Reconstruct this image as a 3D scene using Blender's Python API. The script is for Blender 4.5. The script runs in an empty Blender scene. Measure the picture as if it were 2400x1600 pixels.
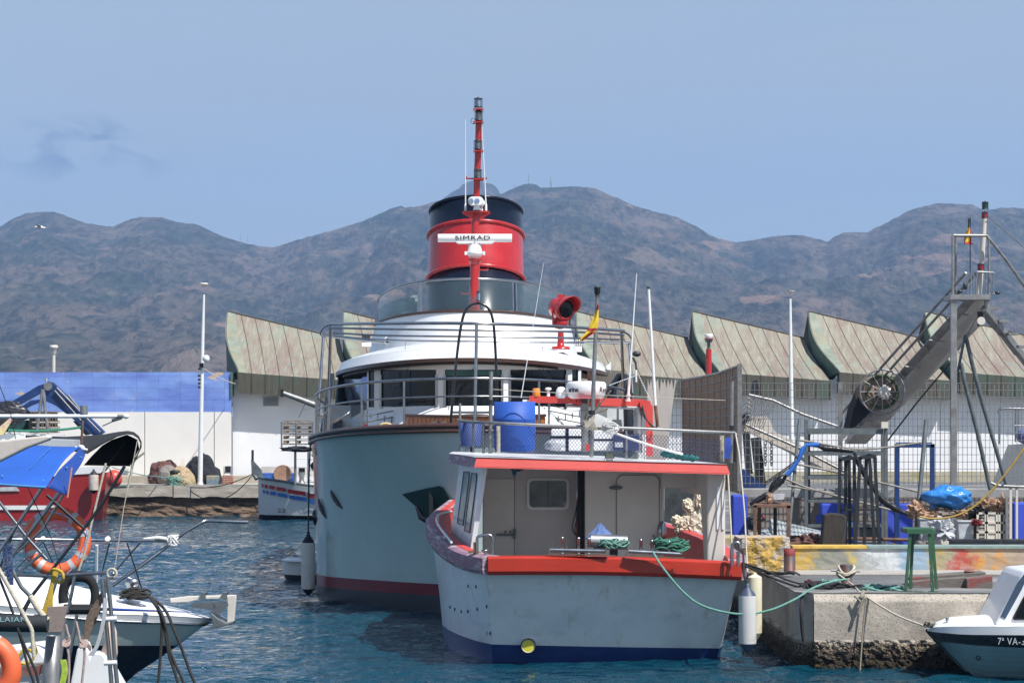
import bpy, math, random
from mathutils import Vector, Matrix, noise
R = math.radians
random.seed(7)
C = bpy.context.scene.collection
SC = bpy.context.scene
# ------------------------------------------------------------------ camera
F = 6000.0; H = 4.07; V0 = 965.0          # focal length in photo pixels, eye height, horizon row
cam = bpy.data.cameras.new('camera'); camo = bpy.data.objects.new('camera', cam); C.objects.link(camo)
cam.sensor_width = 36; cam.lens = 36*F/2400; cam.shift_y = (V0-800)/2400
cam.clip_start = 0.5; cam.clip_end = 20000
camo.location = (0, 0, H); camo.rotation_euler = (R(90), 0, 0)
SC.camera = camo
# ------------------------------------------------------------------ world and sun
SUN = Vector((0.40, -0.40, 0.82)).normalized()
w = bpy.data.worlds.new('World'); SC.world = w; w.use_nodes = True
wn = w.node_tree; wn.nodes.clear()
def WN(t): return wn.nodes.new(t)
out = WN('ShaderNodeOutputWorld'); bg = WN('ShaderNodeBackground'); sky = WN('ShaderNodeTexSky')
sky.sky_type = 'NISHITA'; sky.sun_disc = False
sky.sun_elevation = math.asin(SUN.z); sky.sun_rotation = math.atan2(SUN.x, SUN.y)
sky.air_density = 1.0; sky.dust_density = 0.25; sky.ozone_density = 3.0
tc = WN('ShaderNodeTexCoord'); mp = WN('ShaderNodeMapping'); mp.inputs['Scale'].default_value = (5, 5, 22)
mp.inputs['Location'].default_value = (0.9, 0, 0.4)
nz = WN('ShaderNodeTexNoise'); nz.inputs['Scale'].default_value = 1.3; nz.inputs['Detail'].default_value = 7
nz.inputs['Roughness'].default_value = 0.5
rp = WN('ShaderNodeValToRGB'); rp.color_ramp.elements[0].position = 0.38; rp.color_ramp.elements[1].position = 0.75
mx = WN('ShaderNodeMix'); mx.data_type = 'RGBA'
mx.inputs['B'].default_value = (4.15, 4.5, 4.6, 1)
ml = WN('ShaderNodeMath'); ml.operation = 'MULTIPLY_ADD'; ml.inputs[1].default_value = 0.3; ml.inputs[2].default_value = 0.62
L = wn.links.new
L(tc.outputs['Generated'], mp.inputs['Vector']); L(mp.outputs['Vector'], nz.inputs['Vector'])
L(nz.outputs['Fac'], rp.inputs['Fac']); L(rp.outputs['Color'], ml.inputs[0])
spz = WN('ShaderNodeSeparateXYZ'); L(tc.outputs['Generated'], spz.inputs[0])
vz = WN('ShaderNodeMapRange'); vz.inputs['From Min'].default_value = 0.16; vz.inputs['From Max'].default_value = 0.55; vz.inputs['To Min'].default_value = 1.0; vz.inputs['To Max'].default_value = 0.15
L(spz.outputs['Z'], vz.inputs['Value']); mvz = WN('ShaderNodeMath'); mvz.operation = 'MULTIPLY'; L(ml.outputs[0], mvz.inputs[0]); L(vz.outputs[0], mvz.inputs[1])
L(mvz.outputs[0], mx.inputs['Factor']); L(sky.outputs['Color'], mx.inputs['A'])
# one small grey cloud scrap low in the left of the sky
nrm = WN('ShaderNodeVectorMath'); nrm.operation = 'SUBTRACT'; nrm.inputs[1].default_value = (-0.163, 0.98, 0.100)
msc = WN('ShaderNodeVectorMath'); msc.operation = 'MULTIPLY'; msc.inputs[1].default_value = (1, 0, 2.6)
mln = WN('ShaderNodeVectorMath'); mln.operation = 'LENGTH'
mr = WN('ShaderNodeMapRange'); mr.inputs['From Min'].default_value = 0.040; mr.inputs['From Max'].default_value = 0.010
nz2 = WN('ShaderNodeTexNoise'); nz2.inputs['Scale'].default_value = 70; nz2.inputs['Detail'].default_value = 9; nz2.inputs['Distortion'].default_value = 0.6
mp2 = WN('ShaderNodeMapping'); mp2.inputs['Scale'].default_value = (0.6, 0.6, 1.3)
rp2 = WN('ShaderNodeMapRange'); rp2.inputs['From Min'].default_value = 0.46; rp2.inputs['From Max'].default_value = 0.60
mm = WN('ShaderNodeMath'); mm.operation = 'MULTIPLY'
mm2 = WN('ShaderNodeMath'); mm2.operation = 'MULTIPLY'; mm2.inputs[1].default_value = 0.9
mx2 = WN('ShaderNodeMix'); mx2.data_type = 'RGBA'; mx2.inputs['B'].default_value = (1.2, 1.6, 2.4, 1)
L(tc.outputs['Generated'], nrm.inputs[0]); L(nrm.outputs[0], msc.inputs[0]); L(msc.outputs[0], mln.inputs[0])
L(mln.outputs['Value'], mr.inputs['Value']); L(tc.outputs['Generated'], mp2.inputs['Vector']); L(mp2.outputs[0], nz2.inputs['Vector'])
L(nz2.outputs['Fac'], rp2.inputs['Value']); L(mr.outputs[0], mm.inputs[0]); L(rp2.outputs[0], mm.inputs[1]); L(mm.outputs[0], mm2.inputs[0])
L(mm2.outputs[0], mx2.inputs['Factor']); L(mx.outputs['Result'], mx2.inputs['A'])
L(mx2.outputs['Result'], bg.inputs['Color']); bg.inputs['Strength'].default_value = 0.1
L(bg.outputs[0], out.inputs['Surface'])
sl = bpy.data.lights.new('sun', 'SUN'); sl.energy = 4.8; sl.angle = R(0.53); sl.color = (1.0, 0.965, 0.91)
so = bpy.data.objects.new('sun', sl); C.objects.link(so); so.rotation_euler = SUN.to_track_quat('Z', 'Y').to_euler()
so.location = (20, 0, 60)
SC.view_settings.view_transform = 'Standard'; SC.view_settings.look = 'None'
SC.view_settings.exposure = 0.45; SC.view_settings.gamma = 1.0
SC.render.engine = 'CYCLES'
SC.cycles.max_bounces = 6; SC.cycles.volume_bounces = 0
try: SC.cycles.use_denoising = True
except Exception: pass
# ------------------------------------------------------------------ helpers
def P(u, v, d): return Vector(((u-1200)/F*d, d, H-(v-V0)/F*d))     # the point d metres out seen at photo pixel (u, v)
def lerp(a, b, t): return a+(b-a)*t
def interp(tab, x):
    if x <= tab[0][0]: return tab[0][1]
    for (x0, y0), (x1, y1) in zip(tab, tab[1:]):
        if x <= x1: return y0+(y1-y0)*(x-x0)/(x1-x0)
    return tab[-1][1]
def smooth(tab, x):
    if x <= tab[0][0]: return tab[0][1]
    n = len(tab)
    for i in range(n-1):
        if x <= tab[i+1][0]:
            x0, y0 = tab[i]; x1, y1 = tab[i+1]
            m0 = (y1-tab[i-1][1])/(x1-tab[i-1][0]) if i > 0 else (y1-y0)/(x1-x0)
            m1 = (tab[i+2][1]-y0)/(tab[i+2][0]-x0) if i < n-2 else (y1-y0)/(x1-x0)
            h = x1-x0; t = (x-x0)/h
            return (2*t**3-3*t*t+1)*y0+(t**3-2*t*t+t)*h*m0+(-2*t**3+3*t*t)*y1+(t**3-t*t)*h*m1
    return tab[-1][1]
ORG = {}
def tag(o, label=None, cat=None, group=None, kind=None):
    if label: o['label'] = label
    if cat: o['category'] = cat
    if group: o['group'] = group
    if kind: o['kind'] = kind
    return o
def thing(name, label, cat, loc, group=None):
    o = bpy.data.objects.new(name, None); C.objects.link(o); o.location = loc
    o.empty_display_size = 0.2
    ORG[o.name] = Vector(loc); return tag(o, label, cat, group)
class MB:
    def __init__(s): s.v = []; s.f = []; s.m = []; s.cur = 0; s.sm = []; s.smooth = False
    def mat(s, i): s.cur = i; return s
    def sh(s, b): s.smooth = b; return s
    def add(s, vs, fs):
        n = len(s.v); s.v += [Vector(p) for p in vs]
        for f in fs: s.f.append([n+i for i in f]); s.m.append(s.cur); s.sm.append(s.smooth)
        return s
    def poly(s, pts): return s.add(pts, [list(range(len(pts)))])
    def box(s, c, size, rot=None):
        c = Vector(c); hx, hy, hz = [q/2 for q in size]
        vs = [Vector((x, y, z)) for x in (-hx, hx) for y in (-hy, hy) for z in (-hz, hz)]
        if rot is not None: vs = [rot @ q for q in vs]
        return s.add([c+q for q in vs], [(0, 1, 3, 2), (4, 6, 7, 5), (0, 4, 5, 1), (2, 3, 7, 6), (0, 2, 6, 4), (1, 5, 7, 3)])
    def span(s, x0, x1, y0, y1, z0, z1): return s.box(((x0+x1)/2, (y0+y1)/2, (z0+z1)/2), (abs(x1-x0), abs(y1-y0), abs(z1-z0)))
    def pbox(s, u0, u1, v0, v1, d, th):      # box with its front face seen at those photo pixels, th deep
        a = P(u0, v0, d); b = P(u1, v1, d); return s.span(a.x, b.x, d, d+th, b.z, a.z)
    def beam(s, a, b, w, h=None, up=(0, 0, 1)):
        a = Vector(a); b = Vector(b); h = h or w; z = (b-a); ln = z.length
        if ln < 1e-6: return s
        z.normalize(); up = Vector(up)
        if abs(z.dot(up)) > 0.98: up = Vector((0, 1, 0))
        x = z.cross(up).normalized(); y = x.cross(z)
        vs = []
        for q in (a, b):
            for sx, sy in ((-1, -1), (1, -1), (1, 1), (-1, 1)): vs.append(q+x*(sx*w/2)+y*(sy*h/2))
        return s.add(vs, [(3, 2, 1, 0), (4, 5, 6, 7), (0, 1, 5, 4), (1, 2, 6, 5), (2, 3, 7, 6), (3, 0, 4, 7)])
    def tube(s, pts, r, n=8, closed=False, caps=True):
        pts = [Vector(p) for p in pts]; k = len(pts)
        rr = r if isinstance(r, (list, tuple)) else [r]*k
        sm = s.smooth; s.smooth = True
        t0 = (pts[1]-pts[0]).normalized(); x = t0.orthogonal().normalized(); rings = []; n0 = len(s.v); vs = []
        for i in range(k):
            if closed: t = (pts[(i+1) % k]-pts[i-1]).normalized()
            else: t = ((pts[min(i+1, k-1)]-pts[max(i-1, 0)])).normalized()
            x = (x-t*x.dot(t))
            x = x.normalized() if x.length > 1e-6 else t.orthogonal().normalized()
            y = t.cross(x)
            for j in range(n):
                a = 2*math.pi*j/n; vs.append(pts[i]+(x*math.cos(a)+y*math.sin(a))*rr[i])
        fs = []
        for i in range(k if closed else k-1):
            for j in range(n):
                a = i*n+j; b = i*n+(j+1) % n; i2 = (i+1) % k
                fs.append((a, b, i2*n+(j+1) % n, i2*n+j))
        s.add(vs, fs); s.smooth = sm
        if caps and not closed:
            s.add(vs[:n], [list(range(n))[::-1]]); s.add(vs[-n:], [list(range(n))])
        return s
    def lathe(s, prof, c, axis=(0, 0, 1), n=24, sx=1, sy=1):
        c = Vector(c); z = Vector(axis).normalized()
        x = Vector((1, 0, 0)) if abs(z.x) < 0.9 else Vector((0, 1, 0))
        x = (x-z*x.dot(z)).normalized(); y = z.cross(x)
        sm = s.smooth; s.smooth = True; vs = []; fs = []
        for (r, h) in prof:
            for j in range(n):
                a = 2*math.pi*j/n; vs.append(c+z*h+x*(r*sx*math.cos(a))+y*(r*sy*math.sin(a)))
        for i in range(len(prof)-1):
            for j in range(n): fs.append((i*n+j, i*n+(j+1) % n, (i+1)*n+(j+1) % n, (i+1)*n+j))
        s.add(vs, fs); s.smooth = sm
        if prof[0][0] > 1e-4: s.add(vs[:n], [list(range(n))[::-1]])
        if prof[-1][0] > 1e-4: s.add(vs[-n:], [list(range(n))])
        return s
    def cyl(s, a, b, r, n=16):
        a = Vector(a); b = Vector(b); return s.lathe([(r, 0), (r, (b-a).length)], a, b-a, n)
    def prism(s, pts, vec):
        pts = [Vector(p) for p in pts]; vec = Vector(vec); n = len(pts)
        s.add(pts+[p+vec for p in pts], [list(range(n))[::-1], list(range(n, 2*n))]+[(i, (i+1) % n, n+(i+1) % n, n+i) for i in range(n)])
        return s
    def plate(s, uv, d, th): return s.prism([P(u, v, d) for u, v in uv], (0, th, 0))
    def grid(s, nu, nv, fn, closed=False):
        vs = [Vector(fn(i/nu, j/nv)) for j in range(nv+1) for i in range(nu+1)]
        fs = [(j*(nu+1)+i, j*(nu+1)+i+1, (j+1)*(nu+1)+i+1, (j+1)*(nu+1)+i) for j in range(nv) for i in range(nu)]
        return s.add(vs, fs)
    def ball(s, c, r, n=16, nz_=10, amp=0, sc=1, seed=0, octv=3):
        c = Vector(c); r = Vector((r, r, r)) if isinstance(r, (int, float)) else Vector(r); vs = []; fs = []
        for j in range(nz_+1):
            th = math.pi*j/nz_
            for i in range(n):
                a = 2*math.pi*i/n; d = Vector((math.sin(th)*math.cos(a), math.sin(th)*math.sin(a), math.cos(th)))
                k = 1.0
                if amp:
                    q = d*sc+Vector((seed*3.7, seed*1.3, seed)); k = 1+amp*noise.fractal(q, 1.0, 2.0, octv)*1.6
                vs.append(c+Vector((d.x*r.x, d.y*r.y, d.z*r.z))*k)
        for j in range(nz_):
            for i in range(n): fs.append((j*n+i, (j+1)*n+i, (j+1)*n+(i+1) % n, j*n+(i+1) % n))
        return s.add(vs, fs)
    def build(s, name, mats, parent=None, bevel=0, solid=0, sub=0, auto=False):
        me = bpy.data.meshes.new(name); off = ORG[parent.name] if parent is not None else Vector((0, 0, 0))
        if parent is None and s.v and name not in NOORG:
            lo = Vector((min(p.x for p in s.v), min(p.y for p in s.v), min(p.z for p in s.v)))
            hi = Vector((max(p.x for p in s.v), max(p.y for p in s.v), max(p.z for p in s.v)))
            off = Vector(((lo.x+hi.x)/2, (lo.y+hi.y)/2, lo.z))
        me.from_pydata([tuple(p-off) for p in s.v], [], s.f)
        mats = mats if isinstance(mats, (list, tuple)) else [mats]
        for m in mats: me.materials.append(m)
        me.polygons.foreach_set('material_index', s.m); me.polygons.foreach_set('use_smooth', s.sm)
        me.validate(); me.update()
        o = bpy.data.objects.new(name, me); C.objects.link(o)
        if parent is not None: o.parent = parent; ORG[o.name] = Vector(off)
        else: o.location = off; ORG[o.name] = Vector(off)
        if solid:
            md = o.modifiers.new('solid', 'SOLIDIFY'); md.thickness = solid; md.offset = 0
        if bevel:
            md = o.modifiers.new('bevel', 'BEVEL'); md.width = bevel; md.segments = 2; md.limit_method = 'ANGLE'; md.angle_limit = R(40)
        if sub:
            md = o.modifiers.new('sub', 'SUBSURF'); md.levels = sub; md.render_levels = sub
        return o
    def one(s, name, mats, label, cat, group=None, **k):
        return tag(s.build(name, mats, None, **k), label, cat, group)
NOORG = set(); HAZE = 1.9e-4
def sag(a, b, drop, n=14):
    a = Vector(a); b = Vector(b); return [a.lerp(b, i/n)-Vector((0, 0, 4*drop*(i/n)*(1-i/n))) for i in range(n+1)]
def spl(pts, n=8):                      # Catmull-Rom through points
    pts = [Vector(p) for p in pts]; q = [pts[0]*2-pts[1]]+pts+[pts[-1]*2-pts[-2]]; o = []
    for i in range(1, len(q)-2):
        for k in range(n):
            t = k/n; a, b, c, d = q[i-1], q[i], q[i+1], q[i+2]
            o.append(0.5*((2*b)+(c-a)*t+(2*a-5*b+4*c-d)*t*t+(3*b-a-3*c+d)*t**3))
    o.append(pts[-1]); return o
def PP(lst, d): return [P(a[0], a[1], a[2] if len(a) > 2 else d) for a in lst]
def copytree(o, loc, label=None, rotz=None, parent=None):
    c = o.copy(); C.objects.link(c)
    if parent is None:
        c.location = loc; ORG[c.name] = Vector(loc)
        if label: c['label'] = label
        if rotz is not None: c.rotation_euler = (0, 0, rotz)
    else: c.parent = parent
    for ch in list(o.children): copytree(ch, None, parent=c)
    return c
def lettering(txt, size, mat_, parent, M_, extr=0.004, name='lettering', sx=1.0, bold=0.0):
    cu = bpy.data.curves.new('t', 'FONT'); cu.body = txt; cu.size = size; cu.extrude = extr; cu.align_x = 'CENTER'; cu.align_y = 'CENTER'
    cu.offset = bold; cu.space_character = 1.1
    t = bpy.data.objects.new('t', cu); C.objects.link(t)
    dg = bpy.context.evaluated_depsgraph_get(); me = bpy.data.meshes.new_from_object(t.evaluated_get(dg))
    bpy.data.objects.remove(t); bpy.data.curves.remove(cu)
    me.name = name; me.transform(Matrix.Diagonal((sx, 1, 1, 1))); me.transform(M_); me.transform(Matrix.Translation(-ORG[parent.name]))
    me.materials.clear(); me.materials.append(mat_)
    o = bpy.data.objects.new(name, me); C.objects.link(o); o.parent = parent; return o
def face_cam(loc, yaw=0, tilt=0, roll=0):      # text plane facing -Y
    return Matrix.Translation(loc) @ Matrix.Rotation(yaw, 4, 'Z') @ Matrix.Rotation(R(90)+tilt, 4, 'X') @ Matrix.Rotation(roll, 4, 'Z')
# ------------------------------------------------------------------ materials
def mat(name, col, rough=0.5, metal=0.0, var=0.12, sc=2.0, bump=0.0, bsc=20.0, stain=None, ssc=(1, 1, 1), slo=0.55, shi=0.7, samt=0.8, coat=0.0, stretch=(1, 1, 1), spec=0.5, world=False, ndet=6):
    m = bpy.data.materials.new(name); m.use_nodes = True; nt = m.node_tree; n = nt.nodes; l = nt.links.new
    b = n['Principled BSDF']; b.inputs['Roughness'].default_value = rough; b.inputs['Metallic'].default_value = metal
    b.inputs['Coat Weight'].default_value = coat; b.inputs['Specular IOR Level'].default_value = spec
    tcn = n.new('ShaderNodeTexCoord'); mpn = n.new('ShaderNodeMapping'); mpn.inputs['Scale'].default_value = stretch
    src = tcn.outputs['Object']
    if world: src = n.new('ShaderNodeNewGeometry').outputs['Position']
    l(src, mpn.inputs['Vector'])
    no = n.new('ShaderNodeTexNoise'); no.inputs['Scale'].default_value = sc; no.inputs['Detail'].default_value = ndet; no.inputs['Roughness'].default_value = 0.6
    l(mpn.outputs[0], no.inputs['Vector'])
    rmp = n.new('ShaderNodeMapRange'); rmp.inputs['From Min'].default_value = 0.3; rmp.inputs['From Max'].default_value = 0.7
    l(no.outputs['Fac'], rmp.inputs['Value'])
    mxn = n.new('ShaderNodeMix'); mxn.data_type = 'RGBA'
    mxn.inputs['A'].default_value = (*[max(0, c*(1-var)) for c in col], 1); mxn.inputs['B'].default_value = (*[min(1, c*(1+var)) for c in col], 1)
    l(rmp.outputs[0], mxn.inputs['Factor']); cur = mxn.outputs['Result']
    if stain:
        stl = stain if isinstance(stain, list) else [(stain, ssc, slo, shi, samt)]
        for k, (sc_, ss, lo, hi, am) in enumerate(stl):
            mp3 = n.new('ShaderNodeMapping'); mp3.inputs['Scale'].default_value = ss; mp3.inputs['Location'].default_value = (k*3.1+1, k*1.7, k*5.3)
            l(src, mp3.inputs['Vector'])
            ns = n.new('ShaderNodeTexNoise'); ns.inputs['Scale'].default_value = 1; ns.inputs['Detail'].default_value = 8; ns.inputs['Roughness'].default_value = 0.65
            l(mp3.outputs[0], ns.inputs['Vector'])
            r3 = n.new('ShaderNodeMapRange'); r3.inputs['From Min'].default_value = lo; r3.inputs['From Max'].default_value = hi; r3.inputs['To Max'].default_value = am
            l(ns.outputs['Fac'], r3.inputs['Value'])
            m3 = n.new('ShaderNodeMix'); m3.data_type = 'RGBA'; m3.inputs['B'].default_value = (*sc_, 1)
            l(cur, m3.inputs['A']); l(r3.outputs[0], m3.inputs['Factor']); cur = m3.outputs['Result']
    l(cur, b.inputs['Base Color'])
    rr = n.new('ShaderNodeMapRange'); rr.inputs['To Min'].default_value = max(0.02, rough-0.08); rr.inputs['To Max'].default_value = min(1, rough+0.08)
    l(no.outputs['Fac'], rr.inputs['Value']); l(rr.outputs[0], b.inputs['Roughness'])
    if bump:
        nb = n.new('ShaderNodeTexNoise'); nb.inputs['Scale'].default_value = bsc; nb.inputs['Detail'].default_value = 5
        l(mpn.outputs[0], nb.inputs['Vector']); bn = n.new('ShaderNodeBump'); bn.inputs['Strength'].default_value = bump; bn.inputs['Distance'].default_value = 0.02
        l(nb.outputs['Fac'], bn.inputs['Height']); l(bn.outputs[0], b.inputs['Normal'])
    return m
def nodes(m): return m.node_tree.nodes, m.node_tree.links.new, m.node_tree.nodes['Principled BSDF']
M = {}
M['steel'] = mat('stainless_steel', (0.34, 0.35, 0.37), 0.3, 1.0, 0.15, 4)
M['galv'] = mat('galvanised_steel', (0.30, 0.30, 0.30), 0.5, 0.75, 0.25, 6, stain=(0.18, 0.11, 0.07), ssc=(5, 5, 2), slo=0.56, shi=0.72, samt=0.5)
M['darksteel'] = mat('dark_painted_steel', (0.022, 0.026, 0.032), 0.5, 0.2, 0.3, 6, stain=(0.12, 0.08, 0.06), ssc=(5, 5, 3), slo=0.58, shi=0.7, samt=0.5)
M['greysteel'] = mat('weathered_grey_steel', (0.13, 0.15, 0.16), 0.55, 0.3, 0.3, 5, stain=(0.15, 0.10, 0.07), ssc=(5, 5, 2), slo=0.56, shi=0.72, samt=0.6)
M['rust'] = mat('rusty_steel', (0.16, 0.09, 0.06), 0.8, 0.1, 0.4, 9, 0.4, 40)
M['white'] = mat('white_gelcoat', (0.78, 0.79, 0.80), 0.32, 0, 0.04, 1.5, coat=0.2, stain=(0.62, 0.58, 0.50), ssc=(2, 2, 5), slo=0.58, shi=0.8, samt=0.35)
M['whitepaint'] = mat('white_paint', (0.72, 0.73, 0.73), 0.5, 0, 0.06, 2, stain=(0.5, 0.45, 0.38), ssc=(6, 6, 1.2), slo=0.6, shi=0.8, samt=0.4)
M['cream'] = mat('cream_paint', (0.62, 0.58, 0.50), 0.5, 0, 0.08, 3)
M['black'] = mat('black_rubber', (0.012, 0.013, 0.015), 0.6, 0, 0.3, 8)
M['blackgloss'] = mat('black_gloss_paint', (0.012, 0.014, 0.018), 0.25, 0, 0.2, 5, coat=0.3)
M['navy'] = mat('navy_paint', (0.006, 0.010, 0.022), 0.22, 0, 0.15, 3, spec=0.3)
M['red'] = mat('red_gloss_paint', (0.42, 0.016, 0.018), 0.27, 0, 0.12, 2, coat=0.3, stain=[((0.34, 0.04, 0.035), (1.2, 1.2, 0.5), 0.5, 0.75, 0.6)])
M['redflat'] = mat('red_worn_paint', (0.54, 0.055, 0.045), 0.55, 0, 0.1, 4, 0.1, 30, stain=(0.55, 0.2, 0.16), ssc=(2, 2, 12), slo=0.6, shi=0.8, samt=0.4)
M['purple'] = mat('purple_rim', (0.27, 0.16, 0.22), 0.7, 0, 0.2, 4, 0.2, 30, stain=(0.5, 0.44, 0.42), ssc=(2.2, 2.2, 22), slo=0.50, shi=0.62, samt=0.85)  # purple with pale streaks, for the side rims and port roof edge
M['glass'] = mat('dark_window_glass', (0.004, 0.006, 0.009), 0.06, 0, 0.2, 3, spec=0.3)
M['teak'] = mat('varnished_teak', (0.42, 0.15, 0.045), 0.3, 0, 0.3, 6, coat=0.5, stretch=(6, 6, 0.6))
M['teakdark'] = mat('dark_teak_cap', (0.06, 0.026, 0.016), 0.4, 0, 0.35, 8, coat=0.15, stretch=(1, 1, 5))
M['wood'] = mat('weathered_wood', (0.26, 0.19, 0.13), 0.8, 0, 0.3, 6, 0.4, 30, stretch=(1, 1, 6))
M['driftwood'] = mat('grey_timber', (0.15, 0.135, 0.12), 0.85, 0, 0.35, 5, 0.5, 30, stretch=(1, 4, 9), stain=(0.28, 0.03, 0.03), ssc=(2, 2, 3), slo=0.58, shi=0.66, samt=0.7)
M['darkwood'] = mat('old_dark_wood', (0.05, 0.042, 0.035), 0.9, 0, 0.5, 4, 0.7, 25, stretch=(12, 12, 1))
M['bluebarrel'] = mat('blue_plastic', (0.018, 0.085, 0.40), 0.6, 0, 0.12, 3, stain=(0.04, 0.16, 0.5), ssc=(3, 3, 8), slo=0.55, shi=0.8, samt=0.4)
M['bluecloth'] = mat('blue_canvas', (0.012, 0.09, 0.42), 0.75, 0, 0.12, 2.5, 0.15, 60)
M['bluedark'] = mat('blue_machine_paint', (0.015, 0.045, 0.16), 0.4, 0.1, 0.3, 4, stain=(0.10, 0.12, 0.13), ssc=(5, 5, 5), slo=0.6, shi=0.75, samt=0.5)
M['bluewall'] = mat('cobalt_wall_paint', (0.035, 0.07, 0.48), 0.75, 0, 0.12, 3, 0.3, 30)
M['blackcloth'] = mat('black_canvas', (0.012, 0.012, 0.013), 0.85, 0, 0.3, 4, 0.2, 40)
M['clearplastic'] = mat('translucent_plastic', (0.45, 0.47, 0.50), 0.3, 0, 0.2, 6)
M['orange'] = mat('orange_lifebuoy', (0.75, 0.13, 0.045), 0.5, 0, 0.1, 3, stain=(0.8, 0.25, 0.15), ssc=(3, 3, 3), slo=0.55, shi=0.8, samt=0.4)
M['reflect'] = mat('grey_reflective_tape', (0.45, 0.46, 0.47), 0.5, 0, 0.1, 9)
M['buoyred'] = mat('red_buoy_vinyl', (0.62, 0.07, 0.05), 0.4, 0, 0.1, 4)
M['amber'] = mat('amber_plastic', (0.80, 0.24, 0.02), 0.25, 0, 0.1, 6, coat=0.5)
M['fender'] = mat('white_fender', (0.55, 0.55, 0.53), 0.5, 0, 0.07, 3, stain=(0.3, 0.25, 0.18), ssc=(4, 4, 3), slo=0.56, shi=0.75, samt=0.5)
M['oldfender'] = mat('yellowed_fender', (0.68, 0.62, 0.45), 0.5, 0, 0.1, 3, stain=(0.35, 0.2, 0.08), ssc=(5, 5, 3), slo=0.6, shi=0.75, samt=0.7)
M['rope'] = mat('pale_rope', (0.52, 0.47, 0.38), 0.9, 0, 0.2, 30, 0.5, 120)
M['ropewhite'] = mat('white_rope', (0.7, 0.7, 0.68), 0.9, 0, 0.15, 30, 0.5, 120)
M['ropegreen'] = mat('green_rope', (0.14, 0.31, 0.26), 0.9, 0, 0.35, 40, 0.6, 120)
M['ropedark'] = mat('dark_rope', (0.035, 0.032, 0.028), 0.95, 0, 0.5, 50, 0.6, 120)
M['ropeblack'] = mat('black_rope', (0.02, 0.02, 0.022), 0.9, 0, 0.4, 40)
M['ropeyellow'] = mat('yellow_rope', (0.55, 0.38, 0.05), 0.8, 0, 0.2, 30, 0.5, 120)
M['ropelime'] = mat('lime_rope', (0.34, 0.46, 0.06), 0.8, 0, 0.3, 40)
M['ropeblue'] = mat('blue_white_rope', (0.10, 0.16, 0.42), 0.8, 0, 0.2, 30, stain=(0.7, 0.72, 0.8), ssc=(60, 60, 90), slo=0.48, shi=0.55, samt=0.9)
M['hose'] = mat('ochre_hose', (0.38, 0.25, 0.05), 0.6, 0, 0.15, 9)
M['tarp'] = mat('cream_tarpaulin', (0.62, 0.56, 0.44), 0.8, 0, 0.15, 5, 0.3, 30, stain=(0.38, 0.25, 0.12), ssc=(3, 3, 3), slo=0.6, shi=0.75, samt=0.5)
M['netbrown'] = mat('brown_net', (0.13, 0.06, 0.05), 0.95, 0, 0.4, 20, 0.8, 40)
M['netblack'] = mat('black_net', (0.02, 0.022, 0.028), 0.95, 0, 0.5, 14, 0.8, 40)
M['netbeige'] = mat('beige_net', (0.42, 0.31, 0.19), 0.95, 0, 0.25, 20, 0.9, 40, stain=(0.25, 0.27, 0.15), ssc=(2, 2, 2), slo=0.5, shi=0.65, samt=0.7)
M['netgreen'] = mat('green_net', (0.03, 0.22, 0.18), 0.95, 0, 0.35, 20, 0.8, 50)
M['brick'] = mat('red_brick', (0.32, 0.11, 0.06), 0.9, 0, 0.3, 12, 0.3, 40)
M['paper'] = mat('crumpled_brown_paper', (0.42, 0.27, 0.18), 0.85, 0, 0.25, 5, 0.4, 25)
M['bag'] = mat('blue_plastic_bag', (0.03, 0.20, 0.55), 0.35, 0, 0.2, 5, 0.8, 14)
M['green'] = mat('green_worn_steel', (0.025, 0.095, 0.045), 0.6, 0, 0.25, 6, stain=[((0.5, 0.52, 0.48), (6, 6, 4), 0.58, 0.66, 0.8), ((0.15, 0.08, 0.05), (7, 7, 5), 0.58, 0.68, 0.7)])
M['greypaint'] = mat('beige_cabin_paint', (0.60, 0.56, 0.51), 0.6, 0, 0.07, 1.5, stain=(0.32, 0.27, 0.22), ssc=(5, 5, 1), slo=0.6, shi=0.8, samt=0.4)
M['plastic'] = mat('dark_plastic', (0.03, 0.035, 0.04), 0.45, 0, 0.2, 9)
M['yellow'] = mat('yellow_paint', (0.62, 0.55, 0.05), 0.45, 0, 0.15, 5)
M['gull'] = mat('gull_white', (0.75, 0.73, 0.68), 0.8, 0, 0.1, 9)
def tinted(name, col, alpha, rough=0.05):      # pane one can see through
    m = mat(name, col, rough, 0, 0.1, 2); nodes(m)[2].inputs['Alpha'].default_value = alpha; return m
M['tint'] = tinted('tinted_screen_glass', (0.10, 0.15, 0.17), 0.40)
M['clear'] = tinted('clear_glass', (0.3, 0.33, 0.36), 0.35)
# ================================================================== SETTING
NOORG |= {'water', 'ground', 'hills', 'distant_hills', 'quay_wall', 'haze'}
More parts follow.
